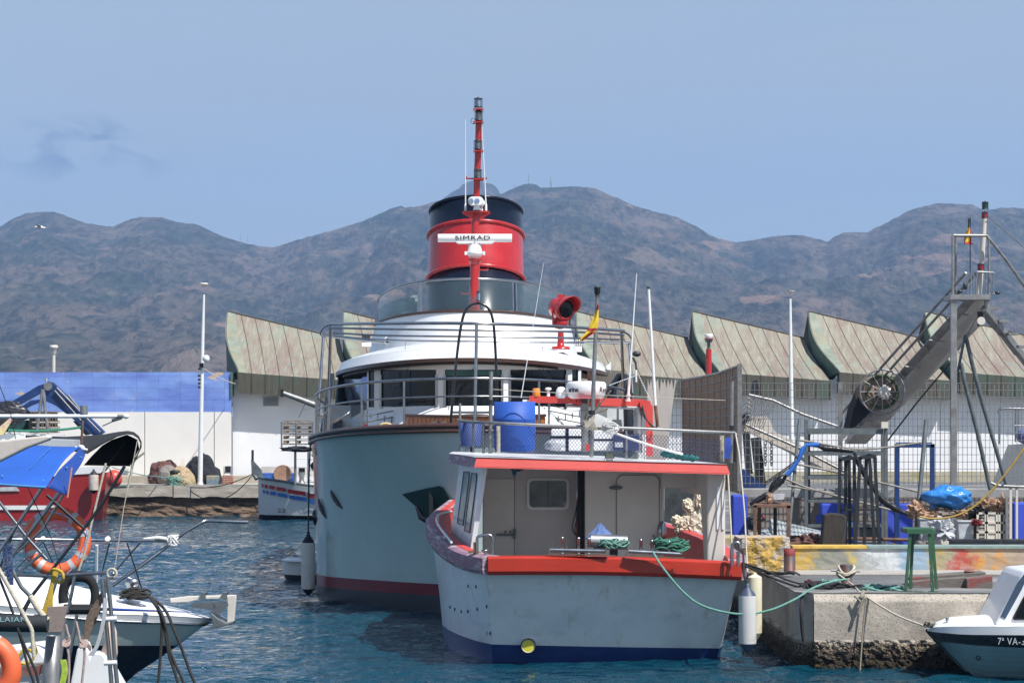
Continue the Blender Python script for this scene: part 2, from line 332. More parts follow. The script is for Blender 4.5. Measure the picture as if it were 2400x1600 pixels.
# water
mw = bpy.data.materials.new('sea_water'); mw.use_nodes = True; n, l, b = nodes(mw)
b.inputs['Base Color'].default_value = (0.002, 0.038, 0.064, 1); b.inputs['Roughness'].default_value = 0.04; b.inputs['IOR'].default_value = 1.33
g = n.new('ShaderNodeNewGeometry'); prev = None
for sc_, st, dist, seed in (((1.3, 1.6, 1), 1.0, 0.20, 5), ((3.6, 4.2, 1), 1.0, 0.09, 9), ((9, 10, 1), 1.0, 0.02, 2), ((0.12, 0.2, 1), 1.0, 0.35, 3)):
    mp_ = n.new('ShaderNodeMapping'); mp_.inputs['Scale'].default_value = sc_; mp_.inputs['Location'].default_value = (seed, seed*2, 0); mp_.inputs['Rotation'].default_value = (0, 0, 0.15)
    l(g.outputs['Position'], mp_.inputs['Vector'])
    nn = n.new('ShaderNodeTexNoise'); nn.inputs['Scale'].default_value = 1.0; nn.inputs['Detail'].default_value = 3; nn.inputs['Roughness'].default_value = 0.55
    nn.inputs['Distortion'].default_value = 0.4
    l(mp_.outputs[0], nn.inputs['Vector'])
    bp = n.new('ShaderNodeBump'); bp.inputs['Strength'].default_value = st; bp.inputs['Distance'].default_value = dist
    l(nn.outputs['Fac'], bp.inputs['Height'])
    if prev: l(prev.outputs[0], bp.inputs['Normal'])
    prev = bp
l(prev.outputs[0], b.inputs['Normal'])
import numpy as np
WX0, WX1, WY0, WY1 = -26.0, 34.0, 33.0, 101.0
ys = [WY0]
while ys[-1] < WY1: ys.append(ys[-1]+max(0.075, ys[-1]**2/24420*0.95))
ys[-1] = WY1; ys = np.array(ys); xs_ = np.linspace(WX0, WX1, 620)
Xg, Yg = np.meshgrid(xs_, ys); rng = np.random.RandomState(4); Zg = np.zeros_like(Xg)
for i in range(70):
    lam = 0.32*(7.0)**rng.rand(); th = rng.normal(-1.2, 0.75); kk = 2*math.pi/lam; amp = 0.0048*lam**0.72*(0.5+rng.rand())
    ph = kk*(Xg*math.cos(th)+Yg*math.sin(th))+rng.rand()*6.28+0.6*np.sin(Xg*0.37+i)*1.0+0.6*np.sin(Yg*0.31+i*2)
    Zg += amp*(np.exp(np.sin(ph)*0.9)-1.2)
patch = 0.55+0.45*np.sin(Xg*0.21+1.2*np.sin(Yg*0.13)+0.5)*np.sin(Yg*0.17+0.8*np.sin(Xg*0.19))
fade = np.clip(np.minimum(np.minimum(Xg-WX0, WX1-Xg), np.minimum(Yg-WY0, WY1-Yg))/1.5, 0, 1); Zg = (Zg-Zg.mean())*fade*patch
nr, nc = Xg.shape; V_ = np.stack([Xg, Yg, Zg], -1).reshape(-1, 3)
ii = np.arange(nr*nc).reshape(nr, nc); Fq = np.stack([ii[:-1, :-1], ii[:-1, 1:], ii[1:, 1:], ii[1:, :-1]], -1).reshape(-1, 4)
me = bpy.data.meshes.new('water'); B_ = [(-1500, -60, 0), (1500, -60, 0), (1500, 1500, 0), (-1500, 1500, 0), (WX0, WY0, 0), (WX1, WY0, 0), (WX1, WY1, 0), (WX0, WY1, 0)]; n0 = len(V_)
me.from_pydata([tuple(p) for p in V_.tolist()]+B_, [], [tuple(f) for f in Fq.tolist()]+[tuple(n0+j for j in q) for q in ((0, 1, 5, 4), (1, 2, 6, 5), (2, 3, 7, 6), (3, 0, 4, 7))])
me.polygons.foreach_set('use_smooth', [True]*len(Fq)+[False]*4); me.materials.append(mw); me.update()
wo = bpy.data.objects.new('water', me); C.objects.link(wo); tag(wo, kind='structure')
# ground: the quay top, one sheet from the near quay to the foot of the hills
GZ = 1.2
mg = mat('quay_asphalt', (0.115, 0.12, 0.125), 0.9, 0, 0.25, 1.2, 0.35, 30, stain=[((0.28, 0.27, 0.25), (0.35, 0.6, 1), 0.5, 0.62, 0.8), ((0.06, 0.06, 0.06), (0.8, 1.3, 1), 0.6, 0.7, 0.6)], world=True)
m_ = MB()
EDGE = [(31.0, 40.58), (4.78, 40.58), (4.52, 40.9), (4.42, 46), (4.40, 60), (4.40, 100.0), (-60, 100.0)]
m_.poly([(x, y, GZ) for x, y in EDGE]+[(-60, 1450, GZ), (31, 1450, GZ)])
m_.poly([(31, 40.58, GZ), (31, 1450, GZ), (700, 1450, GZ), (700, 40.58, GZ)])
m_.poly([(-60, 100, GZ), (-700, 100, GZ), (-700, 1450, GZ), (-60, 1450, GZ)])
tag(m_.build('ground', mg), kind='structure')
# quay walls
mq = mat('quay_concrete', (0.40, 0.355, 0.30), 0.9, 0, 0.22, 1.6, 0, world=True)
n, l, b = nodes(mq); g = n.new('ShaderNodeNewGeometry'); sp = n.new('ShaderNodeSeparateXYZ'); l(g.outputs['Position'], sp.inputs[0])
nn = n.new('ShaderNodeTexNoise'); nn.inputs['Scale'].default_value = 2.2; nn.inputs['Detail'].default_value = 7; l(g.outputs['Position'], nn.inputs['Vector'])
ad = n.new('ShaderNodeMath'); ad.operation = 'MULTIPLY_ADD'; ad.inputs[1].default_value = 0.30; l(nn.outputs['Fac'], ad.inputs[0]); l(sp.outputs['Z'], ad.inputs[2])
rq = n.new('ShaderNodeValToRGB'); e = rq.color_ramp.elements; e[0].position = 0.16; e[0].color = (0.03, 0.028, 0.008, 1); e[1].position = 0.95; e[1].color = (1, 1, 1, 1)
for p_, c_ in ((0.215, (0.17, 0.12, 0.035, 1)), (0.27, (0.10, 0.08, 0.04, 1)), (0.33, (0.12, 0.10, 0.08, 1)), (0.42, (0.36, 0.30, 0.24, 1)), (0.52, (0.62, 0.55, 0.47, 1)), (0.575, (0.78, 0.74, 0.70, 1)), (0.60, (0.92, 0.92, 0.92, 1))):
    q = rq.color_ramp.elements.new(p_); q.color = c_
l(ad.outputs[0], rq.inputs['Fac'])
vo = n.new('ShaderNodeTexVoronoi'); vo.inputs['Scale'].default_value = 24; l(g.outputs['Position'], vo.inputs['Vector'])
rv = n.new('ShaderNodeMapRange'); rv.inputs['From Max'].default_value = 0.65; rv.inputs['To Min'].default_value = 1.7; rv.inputs['To Max'].default_value = 0.25; l(vo.outputs['Distance'], rv.inputs['Value'])
lowm = n.new('ShaderNodeMapRange'); lowm.inputs['From Min'].default_value = 0.61; lowm.inputs['From Max'].default_value = 0.54; l(ad.outputs[0], lowm.inputs['Value'])
mixv = n.new('ShaderNodeMix'); mixv.inputs['A'].default_value = 1; l(rv.outputs[0], mixv.inputs['B']); l(lowm.outputs[0], mixv.inputs['Factor'])
base = b.inputs['Base Color'].links[0].from_socket
mu = n.new('ShaderNodeMix'); mu.data_type = 'RGBA'; mu.blend_type = 'MULTIPLY'; mu.inputs['Factor'].default_value = 1; l(base, mu.inputs['A']); l(rq.outputs['Color'], mu.inputs['B'])
mu2 = n.new('ShaderNodeVectorMath'); mu2.operation = 'SCALE'; l(mu.outputs['Result'], mu2.inputs[0]); l(mixv.outputs['Result'], mu2.inputs['Scale'])
# pits in the upper concrete
v2 = n.new('ShaderNodeTexNoise'); v2.inputs['Scale'].default_value = 42; v2.inputs['Detail'].default_value = 2; l(g.outputs['Position'], v2.inputs['Vector'])
pr = n.new('ShaderNodeMapRange'); pr.inputs['From Min'].default_value = 0.60; pr.inputs['From Max'].default_value = 0.65; pr.inputs['To Max'].default_value = 0.38; l(v2.outputs['Fac'], pr.inputs['Value'])
mu3 = n.new('ShaderNodeMix'); mu3.data_type = 'RGBA'; mu3.inputs['B'].default_value = (0.05, 0.045, 0.04, 1); l(mu2.outputs[0], mu3.inputs['A']); l(pr.outputs[0], mu3.inputs['Factor'])
l(mu3.outputs['Result'], b.inputs['Base Color'])
hs = n.new('ShaderNodeMath'); hs.operation = 'MULTIPLY_ADD'; hs.inputs[1].default_value = -1.0; l(pr.outputs[0], hs.inputs[0])
h2 = n.new('ShaderNodeMath'); h2.operation = 'MULTIPLY'; l(lowm.outputs[0], h2.inputs[0]); l(rv.outputs[0], h2.inputs[1]); l(h2.outputs[0], hs.inputs[2])
bp = n.new('ShaderNodeBump'); bp.inputs['Strength'].default_value = 0.9; bp.inputs['Distance'].default_value = 0.03; l(hs.outputs[0], bp.inputs['Height']); l(bp.outputs[0], b.inputs['Normal'])
m_ = MB()
def nearface(t, s_):      # the near quay face, rough towards the water
    x = 4.78+t*26; z = 1.19-s_*1.75; amp = 0.004 if z > 0.45 else 0.075
    q = Vector((x*5, 7, z*5)); o = amp*(noise.fractal(q, 1, 2, 4)+noise.noise(q*3)*0.6)
    push = -0.10*max(0, (0.45-z)) if z < 0.45 else 0
    cham = 0.09*max(0, (z-1.08)/0.11)
    return (x, 40.5+o+push+cham, z)
m_.grid(900, 70, nearface)
path = [(4.78, 40.58), (4.52, 40.9), (4.42, 46), (4.40, 60), (4.40, 100.0)]
pl = []
for (x0, y0), (x1, y1) in zip(path, path[1:]):
    k = max(1, int((y1-y0)/0.25)) if y1 < 61 else 30
    pl += [(lerp(x0, x1, i/k), lerp(y0, y1, i/k)) for i in range(k)]
pl.append(path[-1])
def sideface(t, s_):
    i = min(len(pl)-1, int(round(t*(len(pl)-1)))); x, y = pl[i]; z = 1.19-s_*1.75
    amp = 0.01 if z > 0.5 else 0.06
    return (x+amp*noise.fractal(Vector((3, y*5, z*5)), 1, 2, 4), y, z)
m_.grid(len(pl)-1, 36, sideface)
tag(m_.build('quay_wall', mq), kind='structure')
# far quay: overhanging concrete coping over a rough stone face
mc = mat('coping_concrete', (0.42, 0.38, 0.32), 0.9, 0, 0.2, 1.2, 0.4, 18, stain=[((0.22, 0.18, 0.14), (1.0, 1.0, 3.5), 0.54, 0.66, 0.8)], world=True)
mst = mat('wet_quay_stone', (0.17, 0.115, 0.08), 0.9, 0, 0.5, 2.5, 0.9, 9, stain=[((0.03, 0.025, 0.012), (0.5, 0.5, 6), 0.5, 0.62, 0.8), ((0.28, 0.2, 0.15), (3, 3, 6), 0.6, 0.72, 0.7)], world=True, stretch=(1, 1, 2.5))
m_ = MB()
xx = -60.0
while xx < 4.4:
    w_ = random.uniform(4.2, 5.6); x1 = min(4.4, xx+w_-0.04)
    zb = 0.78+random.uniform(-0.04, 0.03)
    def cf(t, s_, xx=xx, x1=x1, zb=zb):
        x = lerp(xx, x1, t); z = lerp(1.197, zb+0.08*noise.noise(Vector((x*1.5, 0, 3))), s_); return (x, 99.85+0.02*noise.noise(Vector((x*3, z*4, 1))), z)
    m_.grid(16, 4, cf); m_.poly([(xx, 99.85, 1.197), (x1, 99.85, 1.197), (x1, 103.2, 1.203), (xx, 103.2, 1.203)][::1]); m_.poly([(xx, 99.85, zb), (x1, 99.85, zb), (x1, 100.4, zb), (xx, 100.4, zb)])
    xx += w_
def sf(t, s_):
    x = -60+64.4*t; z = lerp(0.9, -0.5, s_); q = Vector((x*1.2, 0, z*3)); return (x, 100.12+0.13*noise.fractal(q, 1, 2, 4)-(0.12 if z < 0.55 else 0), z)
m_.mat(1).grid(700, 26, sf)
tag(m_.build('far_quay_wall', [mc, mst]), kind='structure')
# ------------------------------------------------------------------ hills
RIDGE = [(-300, 560), (0, 531), (30, 513), (60, 500), (90, 497), (125, 496), (153, 505), (175, 514), (200, 523), (255, 531), (262, 532), (306, 513), (330, 509), (378, 509), (400, 516), (428, 523), (455, 524), (480, 534), (510, 549), (531, 557), (571, 569), (605, 576), (638, 580), (655, 576), (694, 563), (775, 541), (847, 520), (918, 488), (940, 482), (949, 487), (980, 484), (1020, 472), (1080, 466), (1140, 462), (1165, 459), (1185, 450), (1214, 437), (1240, 429), (1258, 434), (1268, 440), (1300, 439), (1345, 437), (1378, 439), (1400, 443), (1428, 457), (1450, 465), (1480, 480), (1530, 495), (1582, 507), (1633, 531), (1673, 556), (1724, 568), (1765, 563), (1806, 555), (1850, 551), (1880, 551), (1908, 558), (1938, 566), (1945, 563), (1955, 555), (1975, 546), (2000, 544), (2030, 545), (2080, 521), (2133, 492), (2184, 479), (2200, 476), (2245, 478), (2280, 480), (2306, 493), (2330, 490), (2350, 487), (2385, 487), (2400, 489), (2560, 520), (2750, 560)]
def hillmat():
    m = bpy.data.materials.new('dry_hillside'); m.use_nodes = True; n, l, b = nodes(m); b.inputs['Roughness'].default_value = 1; b.inputs['Specular IOR Level'].default_value = 0.05
    g = n.new('ShaderNodeNewGeometry')
    def no(sc, det, st=(1, 1, 1), loc=(0, 0, 0), rough=0.6):
        mp = n.new('ShaderNodeMapping'); mp.inputs['Scale'].default_value = st; mp.inputs['Location'].default_value = loc; l(g.outputs['Position'], mp.inputs['Vector'])
        t = n.new('ShaderNodeTexNoise'); t.inputs['Scale'].default_value = sc; t.inputs['Detail'].default_value = det; t.inputs['Roughness'].default_value = rough; l(mp.outputs[0], t.inputs['Vector']); return t.outputs['Fac']
    def mr(v, a, b_, c=0, d=1):
        t = n.new('ShaderNodeMapRange'); t.inputs['From Min'].default_value = a; t.inputs['From Max'].default_value = b_; t.inputs['To Min'].default_value = c; t.inputs['To Max'].default_value = d; l(v, t.inputs['Value']); return t.outputs[0]
    def mix(a, col, f):
        t = n.new('ShaderNodeMix'); t.data_type = 'RGBA'; t.inputs['B'].default_value = (*col, 1); l(f, t.inputs['Factor'])
        if isinstance(a, tuple): t.inputs['A'].default_value = (*a, 1)
        else: l(a, t.inputs['A'])
        return t.outputs['Result']
    c = mix((0.052, 0.066, 0.045), (0.17, 0.13, 0.10), mr(no(0.006, 8, (1, 0.3, 1)), 0.4, 0.62))
    c = mix(c, (0.018, 0.026, 0.020), mr(no(0.14, 5, (1, 0.16, 1)), 0.48, 0.60, 0, 0.8))
    c = mix(c, (0.20, 0.16, 0.135), mr(no(0.12, 6, (1, 0.16, 1), (7, 7, 7)), 0.55, 0.67, 0, 0.7))
    c = mix(c, (0.015, 0.021, 0.016), mr(no(0.055, 5, (1, 0.18, 1)), 0.48, 0.66, 0, 0.8))      # scrub
    c = mix(c, (0.22, 0.165, 0.13), mr(no(0.016, 9, (0.8, 0.22, 1.4), (50, 3, 9), 0.72), 0.53, 0.62, 0, 0.85))      # bare rock
    c = mix(c, (0.32, 0.21, 0.15), mr(no(0.011, 6, (0.7, 0.2, 1.8), (9, 30, 2)), 0.62, 0.66, 0, 0.85))
    l(c, b.inputs['Base Color'])
    bp = n.new('ShaderNodeBump'); bp.inputs['Strength'].default_value = 1.0; bp.inputs['Distance'].default_value = 20; l(no(0.03, 8, (1, 0.2, 1), (0, 0, 0), 0.7), bp.inputs['Height']); l(bp.outputs[0], b.inputs['Normal'])
    return m
mh = hillmat()
def hill(t, s_):
    u = -300+3050*t; d = 1350+2300*s_ if s_ <= 0.9 else 1350+2300*0.9+(s_-0.9)*9000
    rv = interp(RIDGE, u)+1.6*noise.fractal(Vector((u/14, 0, 0)), 1, 2, 3)
    q = min(1, s_/0.9)
    x = (u-1200)/F*d
    base_v = 960-(960-rv)*(q**0.72)
    w_ = min(1, (1-q)*5)*min(1, q*8+0.3)
    p = Vector((x/420, d/520, 0.3))
    r1 = 1-abs(noise.fractal(p, 0.9, 2.1, 5))*2; r2 = noise.fractal(p*3.1+Vector((4, 4, 4)), 0.8, 2.1, 5)
    big = noise.noise(Vector((x/300+9, d/900, 2)))
    gx = x/95+1.3*noise.noise(Vector((x/260, d/300, 5))); gul = abs(noise.noise(Vector((gx, d/900, 1))))*2+abs(noise.noise(Vector((gx*2.3, d/500, 4))))
    v = base_v-w_*(42*(r1-0.55)+24*r2+34*big+34*(gul-0.7))
    if s_ > 0.9: v = rv+(s_-0.9)*900
    v = max(v, rv+(1-q)*30) if s_ <= 0.9 else v
    v = min(v, 962)
    return P(u, v, d)
m_ = MB().sh(True); m_.grid(1000, 300, hill)
tag(m_.build('hills', mh), kind='structure')
FAR = [(960, 520), (1000, 505), (1040, 464), (1060, 450), (1075, 442), (1083, 434), (1095, 427), (1110, 423), (1128, 424), (1136, 429), (1150, 430), (1160, 436), (1168, 446), (1173, 458), (1185, 480), (1230, 520)]
def fhill(t, s_):
    u = 960+270*t; d = 4300+700*s_; top = interp(FAR, u)+1.2*noise.fractal(Vector((u/9, 0, 4)), 1, 2, 3)
    v = lerp(560, top, min(1, s_/0.6)**0.8)+(s_ > 0.6)*(s_-0.6)*120+(s_ < 0.6)*10*noise.fractal(Vector((u/20, s_*6, 1)), 1, 2, 4)*(0.6-s_)
    return P(u, v, d)
m_ = MB().sh(True); m_.grid(90, 40, fhill)
tag(m_.build('distant_hills', mh), kind='structure')
# masts on the summit
def hillmast(u, v0, v1, d, w_, label):
    a = P(u, v0, d); t = thing('transmitter_mast', label, 'mast', a, 'transmitter masts on the hill tops')
    b_ = P(u, v1, d); k = MB(); ww = w_/F*d
    for sx in (-1, 1): k.beam(a+Vector((sx*ww/2, 0, -3)), b_+Vector((sx*ww/5, 0, 0)), ww*0.28)
    for i in range(6):
        f = i/6; p0 = a.lerp(b_, f); p1 = a.lerp(b_, f+0.16); k.beam(p0-Vector((ww*(0.5-0.3*f), 0, 0)), p1+Vector((ww*(0.45-0.3*f), 0, 0)), ww*0.18)
    k.build('lattice', M['greysteel'], t)
    if w_ > 2:
        k = MB()
        for f in (0.55, 0.75, 0.9): k.cyl(a.lerp(b_, f)+Vector((0, -ww*0.8, 0)), a.lerp(b_, f)+Vector((0, -ww*0.3, 0)), ww*0.45)
        k.build('dish', M['greypaint'], t)
    else: MB().beam(b_, b_+Vector((0, 0, 2.5)), ww*0.25).build('antenna', M['greysteel'], t)
    MB().box(a+Vector((ww*1.5, 0, 0)), (ww*2, ww*2, 3)).build('hut', M['whitepaint'], t)
hillmast(1291, 441, 411, 3450, 3.5, 'tallest transmitter mast with dishes on the central summit')
hillmast(1239, 432, 410, 3450, 1.6, 'thin mast on the rounded top of the central summit')
hillmast(1206, 444, 430, 3450, 1.2, 'short thin mast on the left shoulder of the central summit')
hillmast(563, 570, 549, 3450, 1.0, 'left mast of two on the saddle of the left hills')
hillmast(580, 573, 556, 3450, 1.0, 'right mast of two on the saddle of the left hills')
# gull
t = thing('seagull', 'white seagull gliding in front of the left hills', 'bird', P(92, 533, 75))
c0 = P(92, 533, 75)
k = MB().sh(True); k.tube([c0+Vector((-0.14, 0, 0.0)), c0+Vector((-0.10, 0, 0.012)), c0+Vector((0.0, 0, 0)), c0+Vector((0.12, 0, -0.01)), c0+Vector((0.2, 0, -0.015))], [0.008, 0.028, 0.045, 0.025, 0.005], 10); k.build('body', M['gull'], t)
for sy in (-1, 1):
    k = MB(); pr_ = [(-0.05, 0.03*sy, 0.02), (0.07, 0.03*sy, 0.02), (0.06, 0.2*sy, 0.05), (0.1, 0.42*sy, 0.03), (0.0, 0.26*sy, 0.06), (-0.06, 0.15*sy, 0.06)]
    k.prism([c0+Vector(p) for p in pr_], (0, 0, 0.008)); k.build('wing', M['gull'], t)
MB().prism([c0+Vector(p) for p in [(-0.14, -0.006, -0.004), (-0.17, 0, -0.008), (-0.14, 0.006, -0.004)]], (0, 0, 0.01)).build('beak', M['yellow'], t)
# ------------------------------------------------------------------ wall behind the far quay
mb_ = mat('blue_block_wall', (0.19, 0.31, 0.68), 0.85, 0, 0.14, 1.2, 0, stain=[((0.12, 0.18, 0.52), (0.3, 0.3, 1.6), 0.45, 0.62, 0.8), ((0.30, 0.42, 0.72), (0.5, 0.5, 0.8), 0.5, 0.7, 0.6), ((0.62, 0.44, 0.27), (0.8, 0.8, 1.3), 0.63, 0.65, 0.95), ((0.03, 0.05, 0.12), (2.2, 2.2, 1.5), 0.69, 0.73, 0.6)])
n, l, b = nodes(mb_); br = n.new('ShaderNodeTexBrick'); tcn = n.new('ShaderNodeTexCoord'); mpn = n.new('ShaderNodeMapping'); mpn.inputs['Rotation'].default_value = (R(90), 0, 0)
l(tcn.outputs['Object'], mpn.inputs['Vector']); l(mpn.outputs[0], br.inputs['Vector']); br.inputs['Scale'].default_value = 1; br.inputs['Brick Width'].default_value = 0.9; br.inputs['Row Height'].default_value = 0.48; br.offset = 0.0
br.inputs['Mortar Size'].default_value = 0.012; br.inputs['Color1'].default_value = (1, 1, 1, 1); br.inputs['Color2'].default_value = (0.86, 0.88, 0.92, 1); br.inputs['Mortar'].default_value = (0.62, 0.66, 0.8, 1); br.inputs['Mortar Smooth'].default_value = 0.5
mu = n.new('ShaderNodeMix'); mu.data_type = 'RGBA'; mu.blend_type = 'MULTIPLY'; mu.inputs['Factor'].default_value = 1; bs = b.inputs['Base Color'].links[0].from_socket
l(bs, mu.inputs['A']); l(br.outputs['Color'], mu.inputs['B']); l(mu.outputs['Result'], b.inputs['Base Color'])
mwh = mat('white_render_wall', (0.74, 0.72, 0.69), 0.9, 0, 0.05, 0.8, 0.1, 20, stain=[((0.45, 0.36, 0.26), (1.5, 1.5, 0.5), 0.62, 0.8, 0.5)])
t = thing('harbour_wall', 'long harbour wall, blue blockwork above and white render below', 'wall', (-28, 105, GZ))
XW = -11.52
m_ = MB(); xx = -62.0
for x1 in (-40.0, -30.0, -25.6, -20.2, -15.05, -12.2, XW): m_.span(xx, x1-0.03, 105, 105.35, 1.2, 4.07); xx = x1
m_.build('rendered_panel', mwh, t)
m_ = MB()
def wl(t_, s_): x = -62+(62+XW)*t_; return (x, 105.03+0.012*noise.noise(Vector((x, s_*3, 0))), lerp(5.70+0.02*noise.noise(Vector((x*1.1, 2, 0))), 4.07, s_))
m_.grid(200, 10, wl); m_.span(-62, XW, 105.06, 105.33, 4.07, 5.66); m_.build('blockwork', mb_, t)
m_ = MB(); m_.span(-62, -9.6, 103.2, 105.0, 1.2, 1.49)
mpl = mat('plinth_concrete', (0.40, 0.36, 0.30), 0.9, 0, 0.2, 1.5, 0.3, 20, stain=[((0.55, 0.40, 0.2), (0.8, 0.8, 1.5), 0.6, 0.7, 0.6)])
tag(m_.build('wall_plinth', mpl), 'low concrete plinth along the foot of the harbour wall', 'plinth')
# ------------------------------------------------------------------ fish market building
mcop = bpy.data.materials.new('weathered_copper'); mcop.use_nodes = True; n, l, b = nodes(mcop); b.inputs['Roughness'].default_value = 0.7; b.inputs['Metallic'].default_value = 0.0
g = n.new('ShaderNodeTexCoord')
def cn(sc, st, rot=(0, 0, 0), det=8, loc=(0, 0, 0)):
    mp = n.new('ShaderNodeMapping'); mp.inputs['Scale'].default_value = st; mp.inputs['Rotation'].default_value = rot; mp.inputs['Location'].default_value = loc; l(g.outputs['Object'], mp.inputs['Vector'])
    q = n.new('ShaderNodeTexNoise'); q.inputs['Scale'].default_value = sc; q.inputs['Detail'].default_value = det; q.inputs['Roughness'].default_value = 0.65; l(mp.outputs[0], q.inputs['Vector']); return q.outputs['Fac']
def cm(a, colb, f, lo, hi, amt=1.0):
    r = n.new('ShaderNodeMapRange'); r.inputs['From Min'].default_value = lo; r.inputs['From Max'].default_value = hi; r.inputs['To Max'].default_value = amt; l(f, r.inputs['Value'])
    q = n.new('ShaderNodeMix'); q.data_type = 'RGBA'; q.inputs['B'].default_value = (*colb, 1); l(r.outputs[0], q.inputs['Factor'])
    if isinstance(a, tuple): q.inputs['A'].default_value = (*a, 1)
    else: l(a, q.inputs['A'])
    return q.outputs['Result']
c = cm((0.21, 0.165, 0.135), (0.25, 0.235, 0.18), cn(1, (1.1, 0.3, 0.5)), 0.38, 0.6)
c = cm(c, (0.33, 0.34, 0.27), cn(1, (9, 1, 1.3), (0, R(-32), 0)), 0.5, 0.68, 0.75)
c = cm(c, (0.20, 0.13, 0.11), cn(1, (5, 1, 1.2), (0, R(-35), 0), loc=(7, 7, 7)), 0.5, 0.66, 0.7)
c = cm(c, (0.20, 0.26, 0.22), cn(1, (0.9, 1, 0.9), loc=(3, 1, 8)), 0.57, 0.66, 0.55)
l(c, b.inputs['Base Color'])
mfas = mat('copper_fascia', (0.085, 0.080, 0.062), 0.75, 0, 0.25, 3, stretch=(3, 3, 0.4), stain=[((0.06, 0.12, 0.085), (1.2, 1.2, 0.6), 0.5, 0.6, 0.7), ((0.16, 0.15, 0.12), (5, 5, 0.6), 0.57, 0.7, 0.6)])
mgreen = mat('copper_green_edge', (0.07, 0.13, 0.10), 0.75, 0, 0.3, 3)
mseam = mat('roof_seam', (0.07, 0.06, 0.045), 0.8, 0, 0.2, 5)
mpat = mat('copper_patina', (0.22, 0.25, 0.20), 0.75, 0, 0.3, 1.6, stain=[((0.30, 0.26, 0.17), (1.5, 1.5, 1.5), 0.5, 0.62, 0.7)])
bld = thing('market_building', 'long white harbour building under a row of sawtooth green copper roofs', 'building', (6, 106, GZ))
mbw = mat('white_building_wall', (0.80, 0.80, 0.81), 0.9, 0, 0.04, 0.8, 0.1, 15, stain=[((0.52, 0.45, 0.33), (0.8, 0.8, 2.5), 0.64, 0.75, 0.5)])
NB = 9; PITCH = 4.93; X0 = -12.08
m_ = MB(); xe = X0+0.7+NB*PITCH
xs = [XW+0.0]+[XW+2.1+4.93*i*0.5 for i in range(1, 18)]+[xe]
for a_, c_ in zip(xs, xs[1:]): m_.span(a_, c_-0.012, 105.65, 112, 1.2, 5.4)
m_.build('wall', mbw, bld)
m_ = MB(); m_.span(4.6, xe, 105.61, 105.75, 1.2, 1.62); m_.build('plinth', mat('stained_plinth', (0.42, 0.38, 0.28), 0.9, 0, 0.2, 2, stain=[((0.3, 0.27, 0.12), (1, 1, 4), 0.5, 0.6, 0.7)]), bld)
PROF = [(0.0, 108.6, 8.32), (-0.07, 108.15, 7.84), (-0.03, 107.7, 7.38), (0.16, 107.1, 6.93), (0.43, 106.4, 6.5), (0.66, 105.65, 6.09), (0.85, 104.9, 5.69)]
def rp_(i, s_, k):      # roof point: bay i, along s_ (0..1), profile k (float)
    k0 = int(min(len(PROF)-2, math.floor(k))); f = k-k0; a = Vector(PROF[k0]).lerp(Vector(PROF[k0+1]), f); a.x = 0.85*((8.32-a.z)/2.63)**1.05-0.28*math.sin(math.pi*min(1, k/5.6))*max(0, 1-s_/0.11)
    tt = k/(len(PROF)-1); wl_ = lerp(4.75, 4.55, tt); dz = lerp(-1.13, -0.34, tt)
    return Vector((X0+i*PITCH+a.x+s_*wl_, a.y, a.z+dz*s_))
for i in range(NB):
    k = MB().sh(True); k.grid(8, 18, lambda s_, t_: rp_(i, s_, t_*6))
    k.sh(False).poly([rp_(i, 0, 0), rp_(i, 1, 0), rp_(i, 1, 0)+Vector((0, 3, -1.2)), rp_(i, 0, 0)+Vector((0, 3, -1.8))])
    k.mat(1)
    for sd in (0, 1):      # cheeks
        pts = [rp_(i, sd, j) for j in range(7)]; yb = pts[0].y; k.poly(pts+[Vector((pts[-1].x, yb, 5.2))]+[Vector((pts[0].x, yb, 5.2))])
    k.mat(2)
    for j in range(9):
        s_ = j/8+(0.0 if j else 0.003)
        if j in (0, 8): s_ = 0.004 if j == 0 else 0.996
        k.tube([rp_(i, s_, q*0.5) for q in range(13)], 0.016, 4)
    k.tube([rp_(i, q/6, 0)+Vector((0, 0, 0.02)) for q in range(7)], 0.03, 5)
    k.mat(3).grid(2, 18, lambda s_, t_: rp_(i, s_*0.075, t_*6)+Vector((0, -0.006, 0.006)))
    k.build('roof', [mcop, mgreen, mseam, mpat], bld)
    k = MB(); a = rp_(i, 0, 6); c_ = rp_(i, 1, 6)
    k.prism([a+Vector((0, -0.02, 0.0)), c_+Vector((0, -0.02, 0)), c_+Vector((0, 0.0, -0.78)), a+Vector((0, 0.0, -0.86))], (0, 0.76, 0))
    for j in range(9): p = rp_(i, j/8, 6); k.mat(1).span(p.x-0.012, p.x+0.012, p.y-0.04, p.y-0.02, p.z-0.8, p.z)
    k.build('fascia', [mfas, mseam], bld)
for (u0, u1, v0, v1) in ((615, 654, 931, 952),):
    k = MB(); k.pbox(u0, u1, v0, v1, 105.59, 0.05)
    v_ = k.build('vent_grille', M['whitepaint'], bld)
    k = MB()
    for q in range(9): vv = v0+2+(v1-v0-4)*q/8; k.pbox(u0+2, u1-2, vv-0.6, vv+0.6, 105.575, 0.02)
    k.build('louvre', M['greysteel'], v_)
k = MB(); k.span(XW-0.02, XW+0.05, 104.95, 106, 4.7, 5.7); k.build('gutter', mgreen, bld)
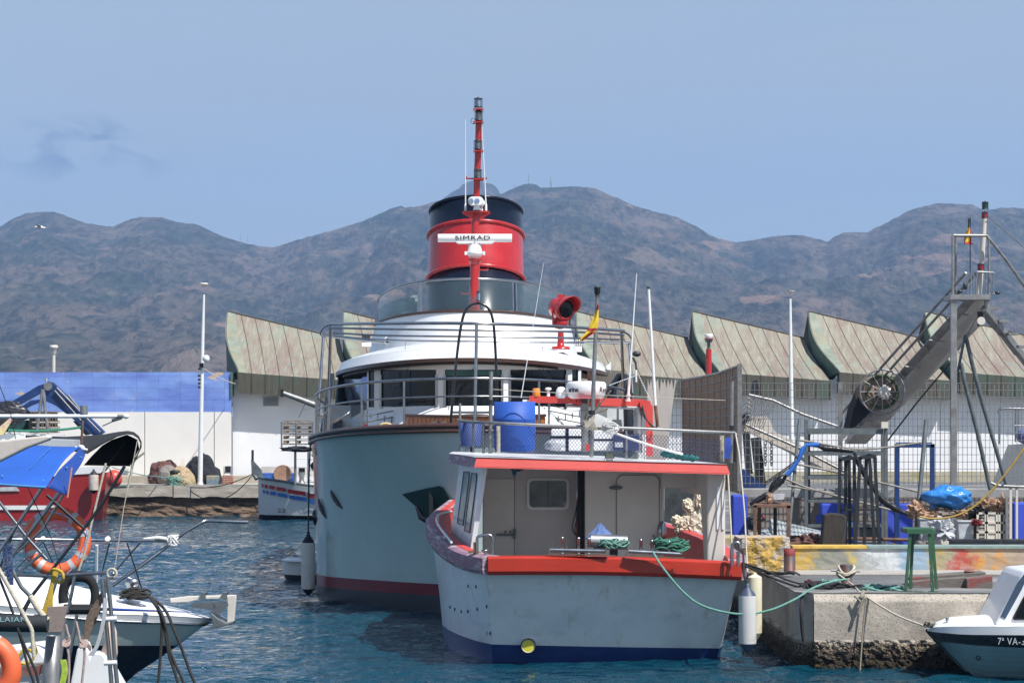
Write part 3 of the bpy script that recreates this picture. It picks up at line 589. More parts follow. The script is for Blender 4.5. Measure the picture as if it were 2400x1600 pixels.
# ------------------------------------------------------------------ haze
mhz = bpy.data.materials.new('haze_air'); mhz.use_nodes = True; mhz.node_tree.nodes.clear()
o_ = mhz.node_tree.nodes.new('ShaderNodeOutputMaterial'); pv = mhz.node_tree.nodes.new('ShaderNodeVolumePrincipled')
pv.inputs['Color'].default_value = (0.38, 0.60, 1.0, 1); pv.inputs['Density'].default_value = HAZE; pv.inputs['Anisotropy'].default_value = 0.0
mhz.node_tree.links.new(pv.outputs[0], o_.inputs['Volume'])
m_ = MB(); m_.span(-4500, 4500, -100, 7500, -2.5, 700)
tag(m_.build('haze', mhz), kind='stuff')
# ================================================================== BIG YACHT (converted tug), bow towards us
YX = -0.80
mhull = mat('pale_hull_paint', (0.41, 0.53, 0.53), 0.16, 0, 0.04, 0.6, coat=0.5, stain=[((0.34, 0.40, 0.40), (0.9, 0.9, 0.25), 0.5, 0.75, 0.5), ((0.36, 0.33, 0.26), (3.5, 3.5, 0.22), 0.60, 0.74, 0.45), ((0.30, 0.34, 0.34), (0.5, 0.5, 3.0), 0.6, 0.75, 0.35)])
mboot = mat('maroon_boot_stripe', (0.16, 0.012, 0.025), 0.35, 0, 0.15, 2)
manti = mat('antifouling', (0.010, 0.016, 0.028), 0.4, 0, 0.25, 2)
DZ = [(0, 3.80), (2, 3.70), (5, 3.52), (9, 3.34), (14, 3.15), (25, 2.95), (31, 3.0)]
def bd(s): return 3.62*max(0, 1-((7.0-min(s, 7.0))/7.0)**2.3)**0.55*(1 if s < 22 else max(0.01, 1-((s-22)/10.0)**3))
def bw(s): return interp([(0.9, 0.02), (1.6, 0.62), (2.5, 1.38), (3.7, 2.25), (4.6, 2.88), (5.4, 3.3), (6.4, 3.52), (8, 3.6), (40, 3.6)], s)*(1 if s < 20 else max(0.01, 1-((s-20)/11.0)**3))
def yh(side, s, z):
    zd = interp(DZ, s); f = max(0, z/zd)
    stem = 0.95*(1-f)**1.0 if z > 0 else 0.95
    s2 = stem+(s)*(31-stem)/31
    k = f**1.55
    b_ = bw(s2)*(1-k)+bd(s)*k if f > 0 else bw(s2)*(1+z*0.12)
    if s < 0.001: b_ = 0.02
    return Vector((YX+side*b_, 50.0+s2, z))
ST = [0, 0.03, 0.08, 0.15, 0.25, 0.4, 0.6, 0.85, 1.15, 1.5, 1.9, 2.4, 3, 3.7, 4.5, 5.4, 6.4, 7.5, 9, 11, 13.5, 16, 19, 22, 25, 27.5, 29.5, 31]
yt = thing('motor_yacht', 'large pale teal hulled motor yacht with white wheelhouse and teak trim, moored bow on', 'yacht', (YX, 62, 0))
def band(zlo, zhi, nrow):
    k = MB().sh(True)
    for side in (-1, 1):
        rows = []
        for j in range(nrow+1):
            row = []
            for s in ST:
                zd = interp(DZ, s); hi = zd if zhi is None else zhi+0.12*max(0, 1-s/6); lo = zlo+(0.12*max(0, 1-s/6) if zlo > 0 else 0)
                row.append(yh(side, s, lerp(lo, hi, j/nrow)))
            rows.append(row)
        vs = [p for r_ in rows for p in r_]; w_ = len(ST)
        fs = [(j*w_+i, j*w_+i+1, (j+1)*w_+i+1, (j+1)*w_+i)[::side] for j in range(nrow) for i in range(w_-1)]
        k.add(vs, fs)
    return k
band(0.50, None, 16).build('hull', mhull, yt)
band(0.26, 0.50, 2).build('boot_stripe', mboot, yt)
band(-0.5, 0.26, 3).build('antifouling', manti, yt)
# deck and rubbing cap along the sheer
k = MB().sh(True)
for i in range(len(ST)-1):
    a, b2 = ST[i], ST[i+1]; za, zb = interp(DZ, a)-0.35, interp(DZ, b2)-0.35
    k.add([yh(-1, a, za), yh(1, a, za), yh(1, b2, zb), yh(-1, b2, zb)], [(0, 1, 2, 3)])
k.build('deck', mat('teak_deck', (0.30, 0.22, 0.14), 0.7, 0, 0.2, 5), yt)
k = MB()
for side in (-1, 1):
    k.tube([yh(side, s, interp(DZ, s))+Vector((side*0.02, -0.02, 0.0)) for s in ST], 0.05, 8)
    k.tube([yh(side, s, interp(DZ, s))+Vector((side*0.03, -0.03, -0.10)) for s in ST], 0.035, 8)
    k.tube([yh(side, s, interp(DZ, s))+Vector((-side*0.06, 0.05, 0.015)) for s in ST[1:]], 0.05, 6)
k.build('cap_rail', M['teakdark'], yt)
# hawse openings, anchor pockets
def hullsurf(u, v):      # point on the hull surface seen at a pixel
    best = None
    for i in range(400):
        s = 0.02+i*0.022
        for side in ((-1,) if u < 1113 else (1,)):
            lo, hi = 0.3, 3.6
            for _ in range(24):
                mid = (lo+hi)/2; p = yh(side, s, mid); vv = V0+(H-p.z)*F/p.y
                if vv > v: lo = mid
                else: hi = mid
            uu = 1200+p.x*F/p.y
            if best is None or abs(uu-u) < best[0]: best = (abs(uu-u), p)
    return best[1]
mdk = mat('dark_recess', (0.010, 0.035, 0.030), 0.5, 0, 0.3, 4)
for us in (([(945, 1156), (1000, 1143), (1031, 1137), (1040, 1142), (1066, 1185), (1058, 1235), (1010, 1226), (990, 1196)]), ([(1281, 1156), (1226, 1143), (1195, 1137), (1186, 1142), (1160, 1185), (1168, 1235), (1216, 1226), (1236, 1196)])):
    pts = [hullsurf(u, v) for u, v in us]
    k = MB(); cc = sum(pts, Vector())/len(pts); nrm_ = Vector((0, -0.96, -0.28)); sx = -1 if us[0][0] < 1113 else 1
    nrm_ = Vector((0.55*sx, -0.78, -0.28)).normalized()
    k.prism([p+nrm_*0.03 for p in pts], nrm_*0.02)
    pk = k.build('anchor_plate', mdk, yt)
    k = MB(); c_ = cc+nrm_*0.10
    k.beam(c_+Vector((0, 0, 0.25)), c_-Vector((0, 0.02, 0.32)), 0.08)
    k.tube([c_+Vector((-0.3, 0.05, -0.02)), c_+Vector((-0.2, 0, -0.25)), c_+Vector((0, -0.03, -0.36)), c_+Vector((0.2, 0, -0.25)), c_+Vector((0.3, 0.05, -0.02))], [0.03, 0.07, 0.08, 0.07, 0.03], 6)
    k.build('anchor', M['blackgloss'], pk)
for (u, v, du, dv) in ((789, 1170, 18, 26), (756, 1191, 13, 28), (740, 1215, 4, 26), (736, 1094, 6, 12)):
    for k_ in (1,):
        a = hullsurf(u-du*0.75, v-dv*0.8); b2 = hullsurf(u+du*0.75, v+dv*0.8); c_ = hullsurf(u, v); nn_ = Vector((-0.8, -0.6, -0.05)).normalized()
        k = MB(); k.tube([a+nn_*0.0, a.lerp(c_, 0.5)+nn_*0.03, c_+nn_*0.03, b2.lerp(c_, 0.5)+nn_*0.03, b2], [0.02, 0.045, 0.055, 0.045, 0.02], 8)
        k.build('hawse_pipe', M['blackgloss'], yt)
# lettering on the bow side
a = hullsurf(728, 1062); b2 = hullsurf(748, 1052)
xax = (b2-a).normalized(); up_ = Vector((0, 0, 1)); nn_ = xax.cross(up_).normalized(); up_ = nn_.cross(xax)*-1 if nn_.cross(xax).z < 0 else nn_.cross(xax)
Mx = Matrix((xax, up_, xax.cross(up_))).transposed().to_4x4(); Mx.translation = a.lerp(b2, 0.5)+xax.cross(up_)*0.05
lettering('ZASU', 0.34, M['blackgloss'], yt, Mx)
# deckhouse front: curved in plan. ftop(u) gives depth
YU = 1113.0
def dq(u, d0, k=1.8): return d0+k*((u-YU)/250.0)**2
def arcstrip(k, u0, u1, vt, vb, dt, db, n=28, th=0.0):      # vt/vb/dt/db functions of t in 0..1
    k.grid(n, 1, lambda t, s_: P(lerp(u0, u1, t), lerp(vt(t), vb(t), s_), lerp(dt(t), db(t), s_)))
    return k
def sq(a, b, e=2): return lambda t: a+b*abs(2*t-1)**e
# teak bulwark on the foredeck
k = MB()
arcstrip(k, 948, 1278, sq(977, -3), sq(1012, 2), sq(55.2, 1.6), sq(55.2, 1.6)); k.mat(1)
k.tube([P(lerp(948, 1278, i/20), 976-3*abs(2*i/20-1)**2, 55.15+1.6*abs(2*i/20-1)**2) for i in range(21)], 0.035, 6)
k.mat(0)
for u, sg in ((948, -1), (1278, 1)): k.poly([P(u, 974, 56.8), P(u+sg*-28, 974, 57.6), P(u+sg*-28, 1010, 57.6), P(u, 1012, 56.8)])
for i in range(34):
    u = 948+330*i/33; t_ = i/33; d_ = 55.18+1.6*abs(2*t_-1)**2; k.mat(1).beam(P(u, 979, d_), P(u, 1010, d_), 0.008)
k.build('teak_breakwater', [M['teak'], M['teakdark']], yt)
# deckhouse lower front
k = MB().sh(False)
arcstrip(k, 862, 1364, sq(951, -2), sq(1012, 4), sq(57.6, 2.25), sq(56.8, 2.25))
arcstrip(k, 862, 1364, sq(950, -2), sq(951, -2), sq(58.0, 2.25), sq(57.6, 2.25))
for sg, u0 in ((-1, 862), (1, 1364)):
    p0 = P(u0, 948, 60.2); p1 = P(u0, 1016, 59.4); k.poly([p0, p1, Vector((p1.x+sg*0.05, 70, p1.z)), Vector((p0.x+sg*0.1, 70, p0.z))])
dh = k.build('deckhouse', M['white'], yt)
for sg, um in ((-1, 885), (1, 1325)):
    k = MB(); c_ = P(um, 977, 58.5)
    for q in range(5): k.box(c_+Vector((0.16*(q-2), 0.02*(q-2)*sg, -0.035*(q-2)*-sg)), (0.03, 0.05, 0.13))
    k.beam(c_+Vector((-0.36, 0, 0.07-0.07*-sg)), c_+Vector((0.36, 0, 0.07+0.07*-sg)), 0.03); k.beam(c_+Vector((-0.36, 0, -0.07-0.07*-sg)), c_+Vector((0.36, 0, -0.07+0.07*-sg)), 0.03)
    k.build('vent', M['greysteel'], dh)
k = MB(); k.pbox(1060, 1146, 963, 969, 57.3, 0.03); k.pbox(1062, 1144, 971, 975, 57.15, 0.03); k.build('grab_rail', M['steel'], dh)
# window band
def dwin(u): return dq(u, 57.58, 2.1)
wb = MB()
GL = [(864, 877), (892, 1022), (1043, 1176), (1196, 1327), (1341, 1355)]
def strip(k, u0, u1, v0, v1, off, n=6): k.grid(n, 1, lambda t, s_: P(lerp(u0, u1, t), lerp(v0, v1, s_), dwin(lerp(u0, u1, t))+off))
strip(wb, 860, 1362, 848, 958, 0.16, 24)
prev = 860
for (a_, b_) in GL+[(1362, 1362)]:
    if a_ > prev: strip(wb, prev, a_, 850, 958, 0.0, 2)
    prev = b_
strip(wb, 860, 1362, 848, 866, -0.01, 24); strip(wb, 860, 1362, 954, 960, -0.01, 24)
wb.build('window_frame', M['whitepaint'], yt)
for (a_, b_) in GL:
    k = MB(); strip(k, a_, b_, 866, 954, 0.05)
    wn_ = k.build('window', M['glass'], yt)
    if b_-a_ > 50:
        k = MB()
        for u in (a_-1, b_+1):
            d_ = dwin(u)-0.02; k.beam(P(u, 878, d_), P(u, 953, d_), 0.055, 0.02, up=(0, 1, 0))
        k.beam(P(a_, 955, dwin(a_)-0.02), P(b_, 955, dwin(b_)-0.02), 0.02, 0.05)
        k.build('hinge', M['steel'], wn_)
        k = MB(); um = lerp(a_, b_, 0.46); d_ = dwin(um)-0.06
        if a_ < 1180: k.beam(P(um+6, 862, d_), P(um-30, 908, d_), 0.015); k.beam(P(um+14, 862, d_), P(um-24, 908, d_), 0.015); k.beam(P(um-28, 900, d_), P(um-44, 942, d_), 0.018)
        else: k.beam(P(um+6, 862, d_), P(um+46, 908, d_), 0.015); k.beam(P(um+14, 862, d_), P(um+52, 908, d_), 0.015); k.beam(P(um+48, 900, d_), P(um+66, 930, d_), 0.018)
        k.build('wiper', M['blackgloss'], wn_)
k = MB(); strip(k, 1045, 1174, 868, 880, 0.03); k.build('sun_blind', mat('green_blind', (0.05, 0.13, 0.11), 0.8), yt)
# side walls of the wheelhouse with big dark panes
for sg in (-1, 1):
    m0 = 1113
    def U(u): return u if sg < 0 else 2*m0-u+12
    k = MB(); a = P(U(861), 862, 60.1); b2 = P(U(861), 958, 60.1)
    q0 = Vector((a.x+sg*1.05, 66, a.z+0.02)); q1 = Vector((a.x+sg*1.15, 66, b2.z-0.45))
    k.poly([a, b2, q1, q0]); k.build('side_window', M['glass'], yt)
    k = MB(); k.poly([b2, b2-Vector((0, 0, 0.65)), q1-Vector((0, 0, 0.25)), q1]); k.poly([q0, q1, q1+Vector((0, 8, 0)), q0+Vector((0, 8, 0))]); k.build('side_panel', M['white'], yt)
    k = MB(); k.beam(P(U(778), 880, 65.9), P(U(757), 1012, 62.5), 0.13); k.beam(P(U(803), 880, 65.9), P(U(790), 1015, 62.5), 0.22); k.build('side_pillar', M['blackgloss'], yt)
    k = MB(); c_ = P(U(810), 978, 63); k.span(c_.x-0.45, c_.x+0.62, 63, 63.1, c_.z-0.4, c_.z+0.3); k.build('deck_screen', mat('canvas_screen', (0.62, 0.66, 0.68), 0.8, 0, 0.1, 3, 0.3, 12), yt)
# brow (wheelhouse roof)
def plan(hw, y0, y1, e, n=96):
    o = []
    for i in range(n+1):
        t = -1+2*i/n; x = hw*math.sin(t*math.pi/2); o.append((x, y1-(y1-y0)*max(0, 1-abs(x/hw)**e)**(1/ e)))
    return o
def slab(k, hw, y0, y1, e, ztop, zbot, camb, hw2=None, yb=None, back=68):
    pl_ = plan(hw, y0, y1, e); hw2 = hw2 or hw; yb = yb if yb is not None else y0; pl2 = plan(hw2, yb, y1, e)
    top = [Vector((YX-0.2+x, y, ztop-camb*(x/hw)**2)) for x, y in pl2]; bot = [Vector((YX-0.2+x, y, zbot-camb*(x/hw)**2)) for x, y in pl_]
    n = len(top); fs = [(i, i+1, n+i+1, n+i) for i in range(n-1)]
    k.add(top+bot, fs)
    bk = [Vector((top[0].x, back, top[0].z)), Vector((top[-1].x, back, top[-1].z))]
    cen = [Vector((YX-0.2+ (p.x-YX+0.2), back, p.z)) for p in top]
    k.add(top+cen, [(i+1, i, n+i, n+i+1) for i in range(n-1)])
    cb = [Vector((p.x, back, p.z)) for p in bot]
    k.add(bot+cb, [(i, i+1, n+i+1, n+i) for i in range(n-1)])
    for (tt, bb) in ((top[0], bot[0]), (top[-1], bot[-1])): k.poly([tt, bb, Vector((bb.x, back, bb.z)), Vector((tt.x, back, tt.z))])
    return top
k = MB(); slab(k, 3.42, 57.4, 65.5, 2.3, 5.50, 5.28, 0.26, 3.30, 57.62)
# gentle slope of the roof up to the coaming
def sl_(t, s_):
    x = -3.28+6.56*t; pl_y = 65.5-(65.5-57.62)*max(0, 1-abs(x/3.30)**2.3)**(1/2.3)
    y = lerp(pl_y, 67.5, s_); z0 = 5.50-0.26*(x/3.42)**2; rise = 0.22*(1-math.exp(-3*(y-pl_y)/3.0))*max(0, 1-abs(x/3.3)**3)
    return (YX-0.2+x, y, z0+rise+0.002)
k.sh(True).grid(40, 14, sl_)
k.build('roof', M['white'], yt)
k = MB(); slab(k, 3.44, 57.36, 65.5, 2.3, 5.285, 5.20, 0.26); k.build('roof_trim', M['teakdark'], yt)
k = MB(); slab(k, 3.25, 57.52, 65.3, 2.3, 5.19, 5.14, 0.24); k.build('soffit', mat('dark_soffit', (0.035, 0.02, 0.016), 0.5), yt)
# two pale brow ends sticking out right
k = MB(); k.prism([P(1420, 858, 64), P(1432, 848, 64), P(1432, 882, 64)], (0, 0.1, 0)); k.build('wing_bracket', M['whitepaint'], yt)
# upper coaming (front of the flying bridge)
def coam(t, s_):
    a = -1.42+2.84*t; hw = lerp(2.72, 2.50, s_); y = lerp(67.2, 66.9, s_)-(lerp(7.3, 6.5, s_))*max(0, math.cos(a))**0.8
    x = YX-0.2+hw*math.sin(a)/math.sin(1.42); zt = 6.42-0.17*abs(math.sin(a))**2.5
    z = lerp(5.35, zt, s_); return Vector((x, y, z))
k = MB().sh(True); k.grid(60, 6, coam)
k.grid(60, 1, lambda t, s_: coam(t, 1).lerp(Vector((coam(t, 1).x*0.9, 67.5, coam(t, 1).z)), s_))
fb = k.build('flybridge', M['white'], yt)
k = MB(); k.tube([coam(i/60, 1)+Vector((0, -0.01, 0.03)) for i in range(61)], 0.035, 6); k.build('coaming_cap', M['teakdark'], fb)
k = MB(); k.lathe([(0.11, 0), (0.11, 0.03), (0.075, 0.035)], coam(0.20, 0.45)+Vector((-0.01, -0.02, 0)), (-0.5, -1, 0), 20); k.mat(1).lathe([(0.05, 0), (0.045, 0.01)], coam(0.20, 0.45)+Vector((-0.03, -0.06, 0)), (-0.5, -1, 0), 12)
k.build('porthole', [M['white'], M['glass']], fb)
# windscreen of the flying bridge
def scr(t, s_):
    p = coam(t, 1.0); z = lerp(p.z+0.05, 7.22-0.42*abs(2*t-1)**2.2, s_); return Vector((YX-0.2+(p.x-YX+0.2)*lerp(1, 0.985, s_), p.y+0.1*s_+0.05, z))
TS = [0.0, 0.055, 0.325, 0.655, 0.93, 1.0]
for a_, b_ in zip(TS, TS[1:]):
    k = MB(); k.grid(14, 2, lambda t, s_: scr(lerp(a_+0.004, b_-0.004, t), lerp(0.02, 0.98, s_)))
    k.build('screen_pane', M['tint'], fb)
k = MB()
k.tube([scr(i/60, 1) for i in range(61)], 0.028, 6)
for t in TS:
    for dt in (-0.006, 0.006): k.beam(scr(min(1, max(0, t+dt)), 0), scr(min(1, max(0, t+dt)), 1.03), 0.035)
k.build('screen_frame', M['steel'], fb)
# folded cover behind the left pane
k = MB(); k.grid(24, 8, lambda t, s_: scr(lerp(0.05, 0.315, t), lerp(0.02, 0.55+0.06*t, s_))+Vector((0, 0.25+0.10*noise.noise(Vector((t*9, s_*4, 2))), 0)))
k.build('seat_cover', mat('pale_cover', (0.45, 0.60, 0.60), 0.8, 0, 0.12, 3, 0.3, 6), fb)
# funnel
fc = Vector((YX-0.15, 67.0, 0)); k = MB()
def fr(z): return 1.265-(z-6.0)*0.0165
fn = thing('funnel_root', None, None, (fc.x, fc.y, 6.0)); ORG[fn.name] = Vector((fc.x, fc.y, 6.0))
bpy.data.objects.remove(fn)
FX = Vector((0, 0.27, 0.963)).normalized(); fb0 = Vector((fc.x, 66.62, 6.0)); fcc = Vector((fc.x, 66.62, 6.0)); 
def fr(h): return 1.275-h*0.017
def fring(h, r): q = Vector((0, FX.z, -FX.y)); return [fb0+FX*h+Vector((1, 0, 0))*(r*math.cos(a))+q*(r*math.sin(a)) for a in [2*math.pi*i/64 for i in range(64)]]
k = MB(); k.lathe([(fr(-0.9), -0.9), (fr(3.47), 3.47), (fr(3.47)-0.05, 3.47), (fr(3.2)-0.05, 3.0)], fb0, FX, 64)
fu = k.build('funnel', M['navy'], yt)
k = MB(); k.lathe([(fr(1.56)+0.012, 1.56), (fr(2.78)+0.012, 2.78)], fb0, FX, 64); k.build('red_band', M['red'], fu)
k = MB()
for z, r in ((1.56, 0.05), (2.78, 0.05)): k.tube(fring(z, fr(z)+0.03), r, 8, closed=True)
k.build('red_ring', M['red'], fu)
k = MB(); k.tube(fring(3.46, fr(3.46)), 0.04, 8, closed=True); k.build('rim', M['navy'], fu)
# rear signal mast
def ring(c, r, n=12): return [Vector(c)+Vector((r*math.cos(2*math.pi*i/n), 0, r*math.sin(2*math.pi*i/n))) for i in range(n)]
D = 64.2
ms = thing('signal_mast', 'tall red signal mast with stacked black navigation lanterns in front of the funnel', 'mast', P(1113, 770, D))
def X(px): return px/F*D
k = MB()
k.tube([P(1113, 760, D), P(1114, 560, D)], X(11), 12); k.tube([P(1114, 560, D), P(1115, 520, D), P(1116, 500, D)], [X(10.5), X(10.5), X(7)], 12)
k.tube([P(1116, 500, D), P(1118, 420, D), P(1121, 345, D), P(1122, 284, D), P(1122, 255, D)], [X(8), X(8), X(8), X(7.5), X(7)], 12)
k.build('pole', M['red'], ms)
k = MB(); k.prism([P(1083, 497, D-.05), P(1149, 497, D-.05), P(1124, 512, D-.05), P(1108, 512, D-.05)], (0, 0.5, 0)); k.pbox(1085, 1147, 494.5, 498, D-0.2, 0.6)
k.build('platform', M['red'], ms)
for v in (418, 352, 284, 254): k = MB(); k.pbox(1109, 1133, v, v+3, D-0.25, 0.4); k.build('lantern_shelf', M['red'], ms)
k = MB(); k.pbox(1092, 1141, 417, 420, D-0.1, 0.08); k.pbox(1092, 1095, 413, 419, D-0.1, 0.06); k.pbox(1139, 1141, 415, 419, D-0.1, 0.06); k.build('spreader', M['red'], ms)
for u0, u1, v in ((1085, 1105, 577), (1124, 1145, 525)): k = MB(); k.pbox(u0, u1, v-1.5, v+1.5, D-0.05, 0.06); k.build('step', M['red'], ms)
def lantern(par, u, v0, v1, d, hw=9.5, glass=None, name='lantern'):
    k = MB(); c = P(u, v1, d); hh = (v1-v0)/F*d; r = hw/F*d
    k.lathe([(r*1.02, 0), (r*1.02, hh*0.10), (r*0.9, hh*0.12)], c, n=16); k.lathe([(r*0.9, hh*0.82), (r*1.05, hh*0.84), (r*0.95, hh*0.93), (r*0.3, hh*0.98), (r*0.18, hh*1.06)], c, n=16)
    for i in range(6):
        a = i*math.pi/3+0.3; p = c+Vector((r*1.0*math.cos(a), r*1.0*math.sin(a), hh*0.1)); k.beam(p, p+Vector((0, 0, hh*0.75)), r*0.09)
    o = k.build(name, M['plastic'], par)
    k = MB(); k.lathe([(r*0.8, hh*0.12), (r*0.84, hh*0.45), (r*0.8, hh*0.82)], c, n=16); k.build('lens', glass or M['lens'], o); return o
M['lens'] = mat('lantern_lens', (0.10, 0.11, 0.13), 0.15, 0, 0.5, 20, spec=0.9); M['lensclear'] = mat('clear_lens', (0.18, 0.26, 0.40), 0.15, 0, 0.4, 20, spec=0.9)
M['lensred'] = mat('red_lens', (0.28, 0.01, 0.03), 0.15, 0, 0.3, 20); M['lensgreen'] = mat('green_lens', (0.008, 0.05, 0.035), 0.15, 0, 0.3, 20)
lantern(ms, 1121, 229, 252, D-0.1, 10, M['lensclear']); lantern(ms, 1122, 260, 283, D-0.12, 9.5); lantern(ms, 1120, 328, 350, D-0.15, 9.5); lantern(ms, 1120, 396, 418, D-0.15, 9.5)
k = MB(); k.tube(ring(P(1110, 284, D), X(6.5), 20), X(0.6), 5, closed=True); k.build('cable_ring', M['black'], ms)
for pts in ([(1091, 480), (1091, 400), (1091, 280)], [(1139, 480), (1134, 380), (1129, 285)]):
    k = MB(); k.tube([P(u, v, D-0.1) for u, v in pts], [X(1.6), X(1.1), X(0.7)], 6); k.lathe([(X(3), 0), (X(2.6), X(14)), (X(1.6), X(17))], P(pts[0][0], 494, D-0.1), n=10)
    k.build('whip_antenna', M['whitepaint'], ms)
# twin-lens camera on the platform
k = MB(); c = P(1115, 471, D-0.35)
def caps(k, c, hw, r, dep):      # capsule outline facing us
    pts = []
    for i in range(13): a = math.pi/2+math.pi*i/12; pts.append(c+Vector((-hw+r*math.cos(a), 0, r*math.sin(a))))
    for i in range(13): a = -math.pi/2+math.pi*i/12; pts.append(c+Vector((hw+r*math.cos(a), 0, r*math.sin(a))))
    k.prism(pts, (0, dep, 0))
caps(k, c, X(8), X(10), 0.3); k.lathe([(X(9), 0), (X(7), X(8)), (X(6), X(12))], P(1118, 492, D-0.2), n=16); k.ball(P(1129, 476, D-0.15), X(8), 12, 8); k.cyl(P(1129, 494, D-0.1), P(1129, 480, D-0.1), X(3))
tc_ = k.build('thermal_camera', M['white'], ms, bevel=0.01)
k = MB(); k.lathe([(X(6), 0), (X(5), 0.01)], P(1104, 471, D-0.362), (0, -1, 0), 16); k.build('camera_lens', M['lensclear'], tc_)
k = MB(); k.lathe([(X(6), 0), (X(5), 0.01)], P(1118, 471, D-0.362), (0, -1, 0), 16); k.build('camera_lens', M['lensclear'], tc_)
# front radar post
D = 60.6
rd = thing('radar_mast', 'red radar post on the wheelhouse roof carrying a long white open scanner', 'radar', P(1108, 795, D))
k = MB(); k.tube([P(1107, 795, D), P(1110, 700, D), P(1113, 614, D)], [X(10.5), X(10.8), X(10.5)], 16); k.lathe([(X(16), 0), (X(13), X(4))], P(1108, 796, D), n=20); k.lathe([(X(10), 0), (X(15), X(8)), (X(17), X(9)), (X(17), X(12))], P(1113, 620, D), n=16)
k.build('pole', M['red'], rd)
for u0, u1, v, e in ((1124, 1143, 632, 1143), (1081, 1102, 688, 1082), (1120, 1140, 741, 1140)): k = MB(); k.pbox(u0, u1, v-1.5, v+1.5, D-0.05, 0.08); k.pbox(e-1.5, e+1.5, v-4, v, D-0.05, 0.08); k.build('step', M['red'], rd)
k = MB(); c = P(1113, 606, D)
k.lathe([(X(11), 0), (X(17), X(9)), (X(19), X(10)), (X(19), X(15)), (X(17), X(17)), (X(15), X(31)), (X(13), X(34)), (X(6), X(35))], c, n=28, sy=0.9)
for u in (1092, 1134): k.pbox(u-3, u+3, 589, 597, D-0.1, 0.2)
k.build('gearbox', M['white'], rd)
k = MB(); k.cyl(P(1113, 573, D), P(1113, 567, D), X(12)); k.build('turntable', M['plastic'], rd)
k = MB(); a, b2 = P(1026, 558, D), P(1200, 558, D); r = X(10.5)
pts = []
for i in range(20): an = 2*math.pi*i/20; pts.append(Vector((a.x, D-0.0+r*0.9*math.cos(an), a.z+r*(math.sin(an) if abs(math.sin(an)) < 0.85 else math.copysign(0.9, math.sin(an))))))
k.sh(True).prism(pts, (b2.x-a.x, 0, 0)); k.sh(False).prism([P(1066, 566, D-0.12), P(1160, 566, D-0.12), P(1152, 571, D-0.12), P(1074, 571, D-0.12)], (0, 0.24, 0))
sc_ = k.build('scanner', M['white'], rd, bevel=0.012)
lettering('SIMRAD', X(17), M['plastic'], sc_, face_cam(P(1108, 557.5, D-r*0.9-0.012)), 0.003, sx=1.3, bold=0.0)
lantern(rd, 1122, 681, 706, 51.2, 5.5, M['lensclear'])  # lantern of the foredeck arch
# foredeck arch and centre post
D = 51.0
ar = thing('bow_arch', 'black tubular arch with a small lantern standing on the yacht foredeck', 'arch', P(1110, 1003, D))
lo_ = rd.children[-1]
lo_.parent = ar; lo_.matrix_local = Matrix.Translation(ORG[rd.name]-ORG[ar.name])
k = MB(); k.tube(spl([P(1055, 1003, 51.4), P(1064, 900, 51.3), P(1075, 800, 51.3), P(1086, 740, 51.2), P(1100, 718, 51.2), P(1122, 711, 51.2), P(1142, 720, 51.2), P(1154, 745, 51.2), P(1160, 800, 51.3), P(1166, 930, 51.4), P(1170, 1003, 51.6)], 5), 0.028, 8); k.build('tube', M['blackgloss'], ar)
# upper awning frame
aw = thing('awning_frame', 'grey tubular awning frame of four cross bars above the yacht foredeck', 'frame', P(1113, 1000, 51))
def bar(uvd, r=0.022): 
    k = MB(); k.tube(spl([P(*q) for q in uvd], 4), r, 8); return k
bar([(776, 759, 56.5), (900, 758, 53), (1113, 758, 50.8), (1330, 766, 53), (1462, 775, 56.5)], 0.032).build('front_bar', M['steel'], aw)
for i, (vm, dm, ue, ve) in enumerate(((774, 53.6, 772, 768), (789, 57, 772, 779), (800, 60, 785, 787))):
    bar([(ue, ve, dm+2.6), (900, vm-3, dm+0.8), (1113, vm, dm), (1330, vm+3, dm+0.8), (2226-ue+8, ve+17, dm+2.6)], 0.022).build('cross_bar', M['steel'], aw)
for sg in (0, 1):
    f_ = (lambda u: u) if sg == 0 else (lambda u: 2232-u)
    o_ = 0 if sg == 0 else 17
    bar([(f_(776), 759+o_, 56.5), (f_(760), 766+o_, 57), (f_(751), 780+o_, 58), (f_(758), 786+o_, 59.2), (f_(800), 792+o_*0.6, 60.5), (f_(900), 803, 61.5)], 0.026).build('side_bar', M['steel'], aw)
    for (ut, vt, dt, ub, vb, db) in ((f_(776), 759+o_, 56.5, f_(766), 1018, 57.2), (f_(758), 786+o_, 59.2, f_(742), 1028, 58.5)):
        k = MB(); k.tube([P(ut, vt, dt), P(ub, vb, db)], 0.035, 8); k.build('post', M['steel'], aw)
k = MB(); k.tube([P(1117, 758, 50.8), P(1113, 1003, 50.6)], 0.033, 8); k.build('post', M['steel'], aw)
# deck guard rail along the sheer
gr = thing('guard_rail', 'stainless guard rail around the yacht bow deck', 'railing', (YX, 50.3, 3.7))
SR = [0.05, 0.4, 0.85, 1.5, 2.4, 3.7, 5.4, 7.5, 9.0]
def rl(side, s, h): 
    p = yh(side, s, interp(DZ, s)); return p+Vector((-side*0.1, 0.08, h))
for h, r in ((0.93, 0.026), (0.58, 0.016)):
    k = MB(); pts = [rl(-1, s, h*(1-0.0*s)) for s in SR[::-1]]+[rl(1, s, h) for s in SR]; k.tube(spl(pts, 4), r, 8); k.build('top_rail' if h > 0.6 else 'mid_rail', M['steel'], gr)
for side in (-1, 1):
    for s in (0.6, 1.6, 3.2, 5.2, 7.0, 8.6):
        if side > 0 and s > 4: continue
        k = MB(); k.tube([rl(side, s, 0.03), rl(side, s, 0.93)], 0.024, 8); k.build('stanchion', M['steel'], gr)
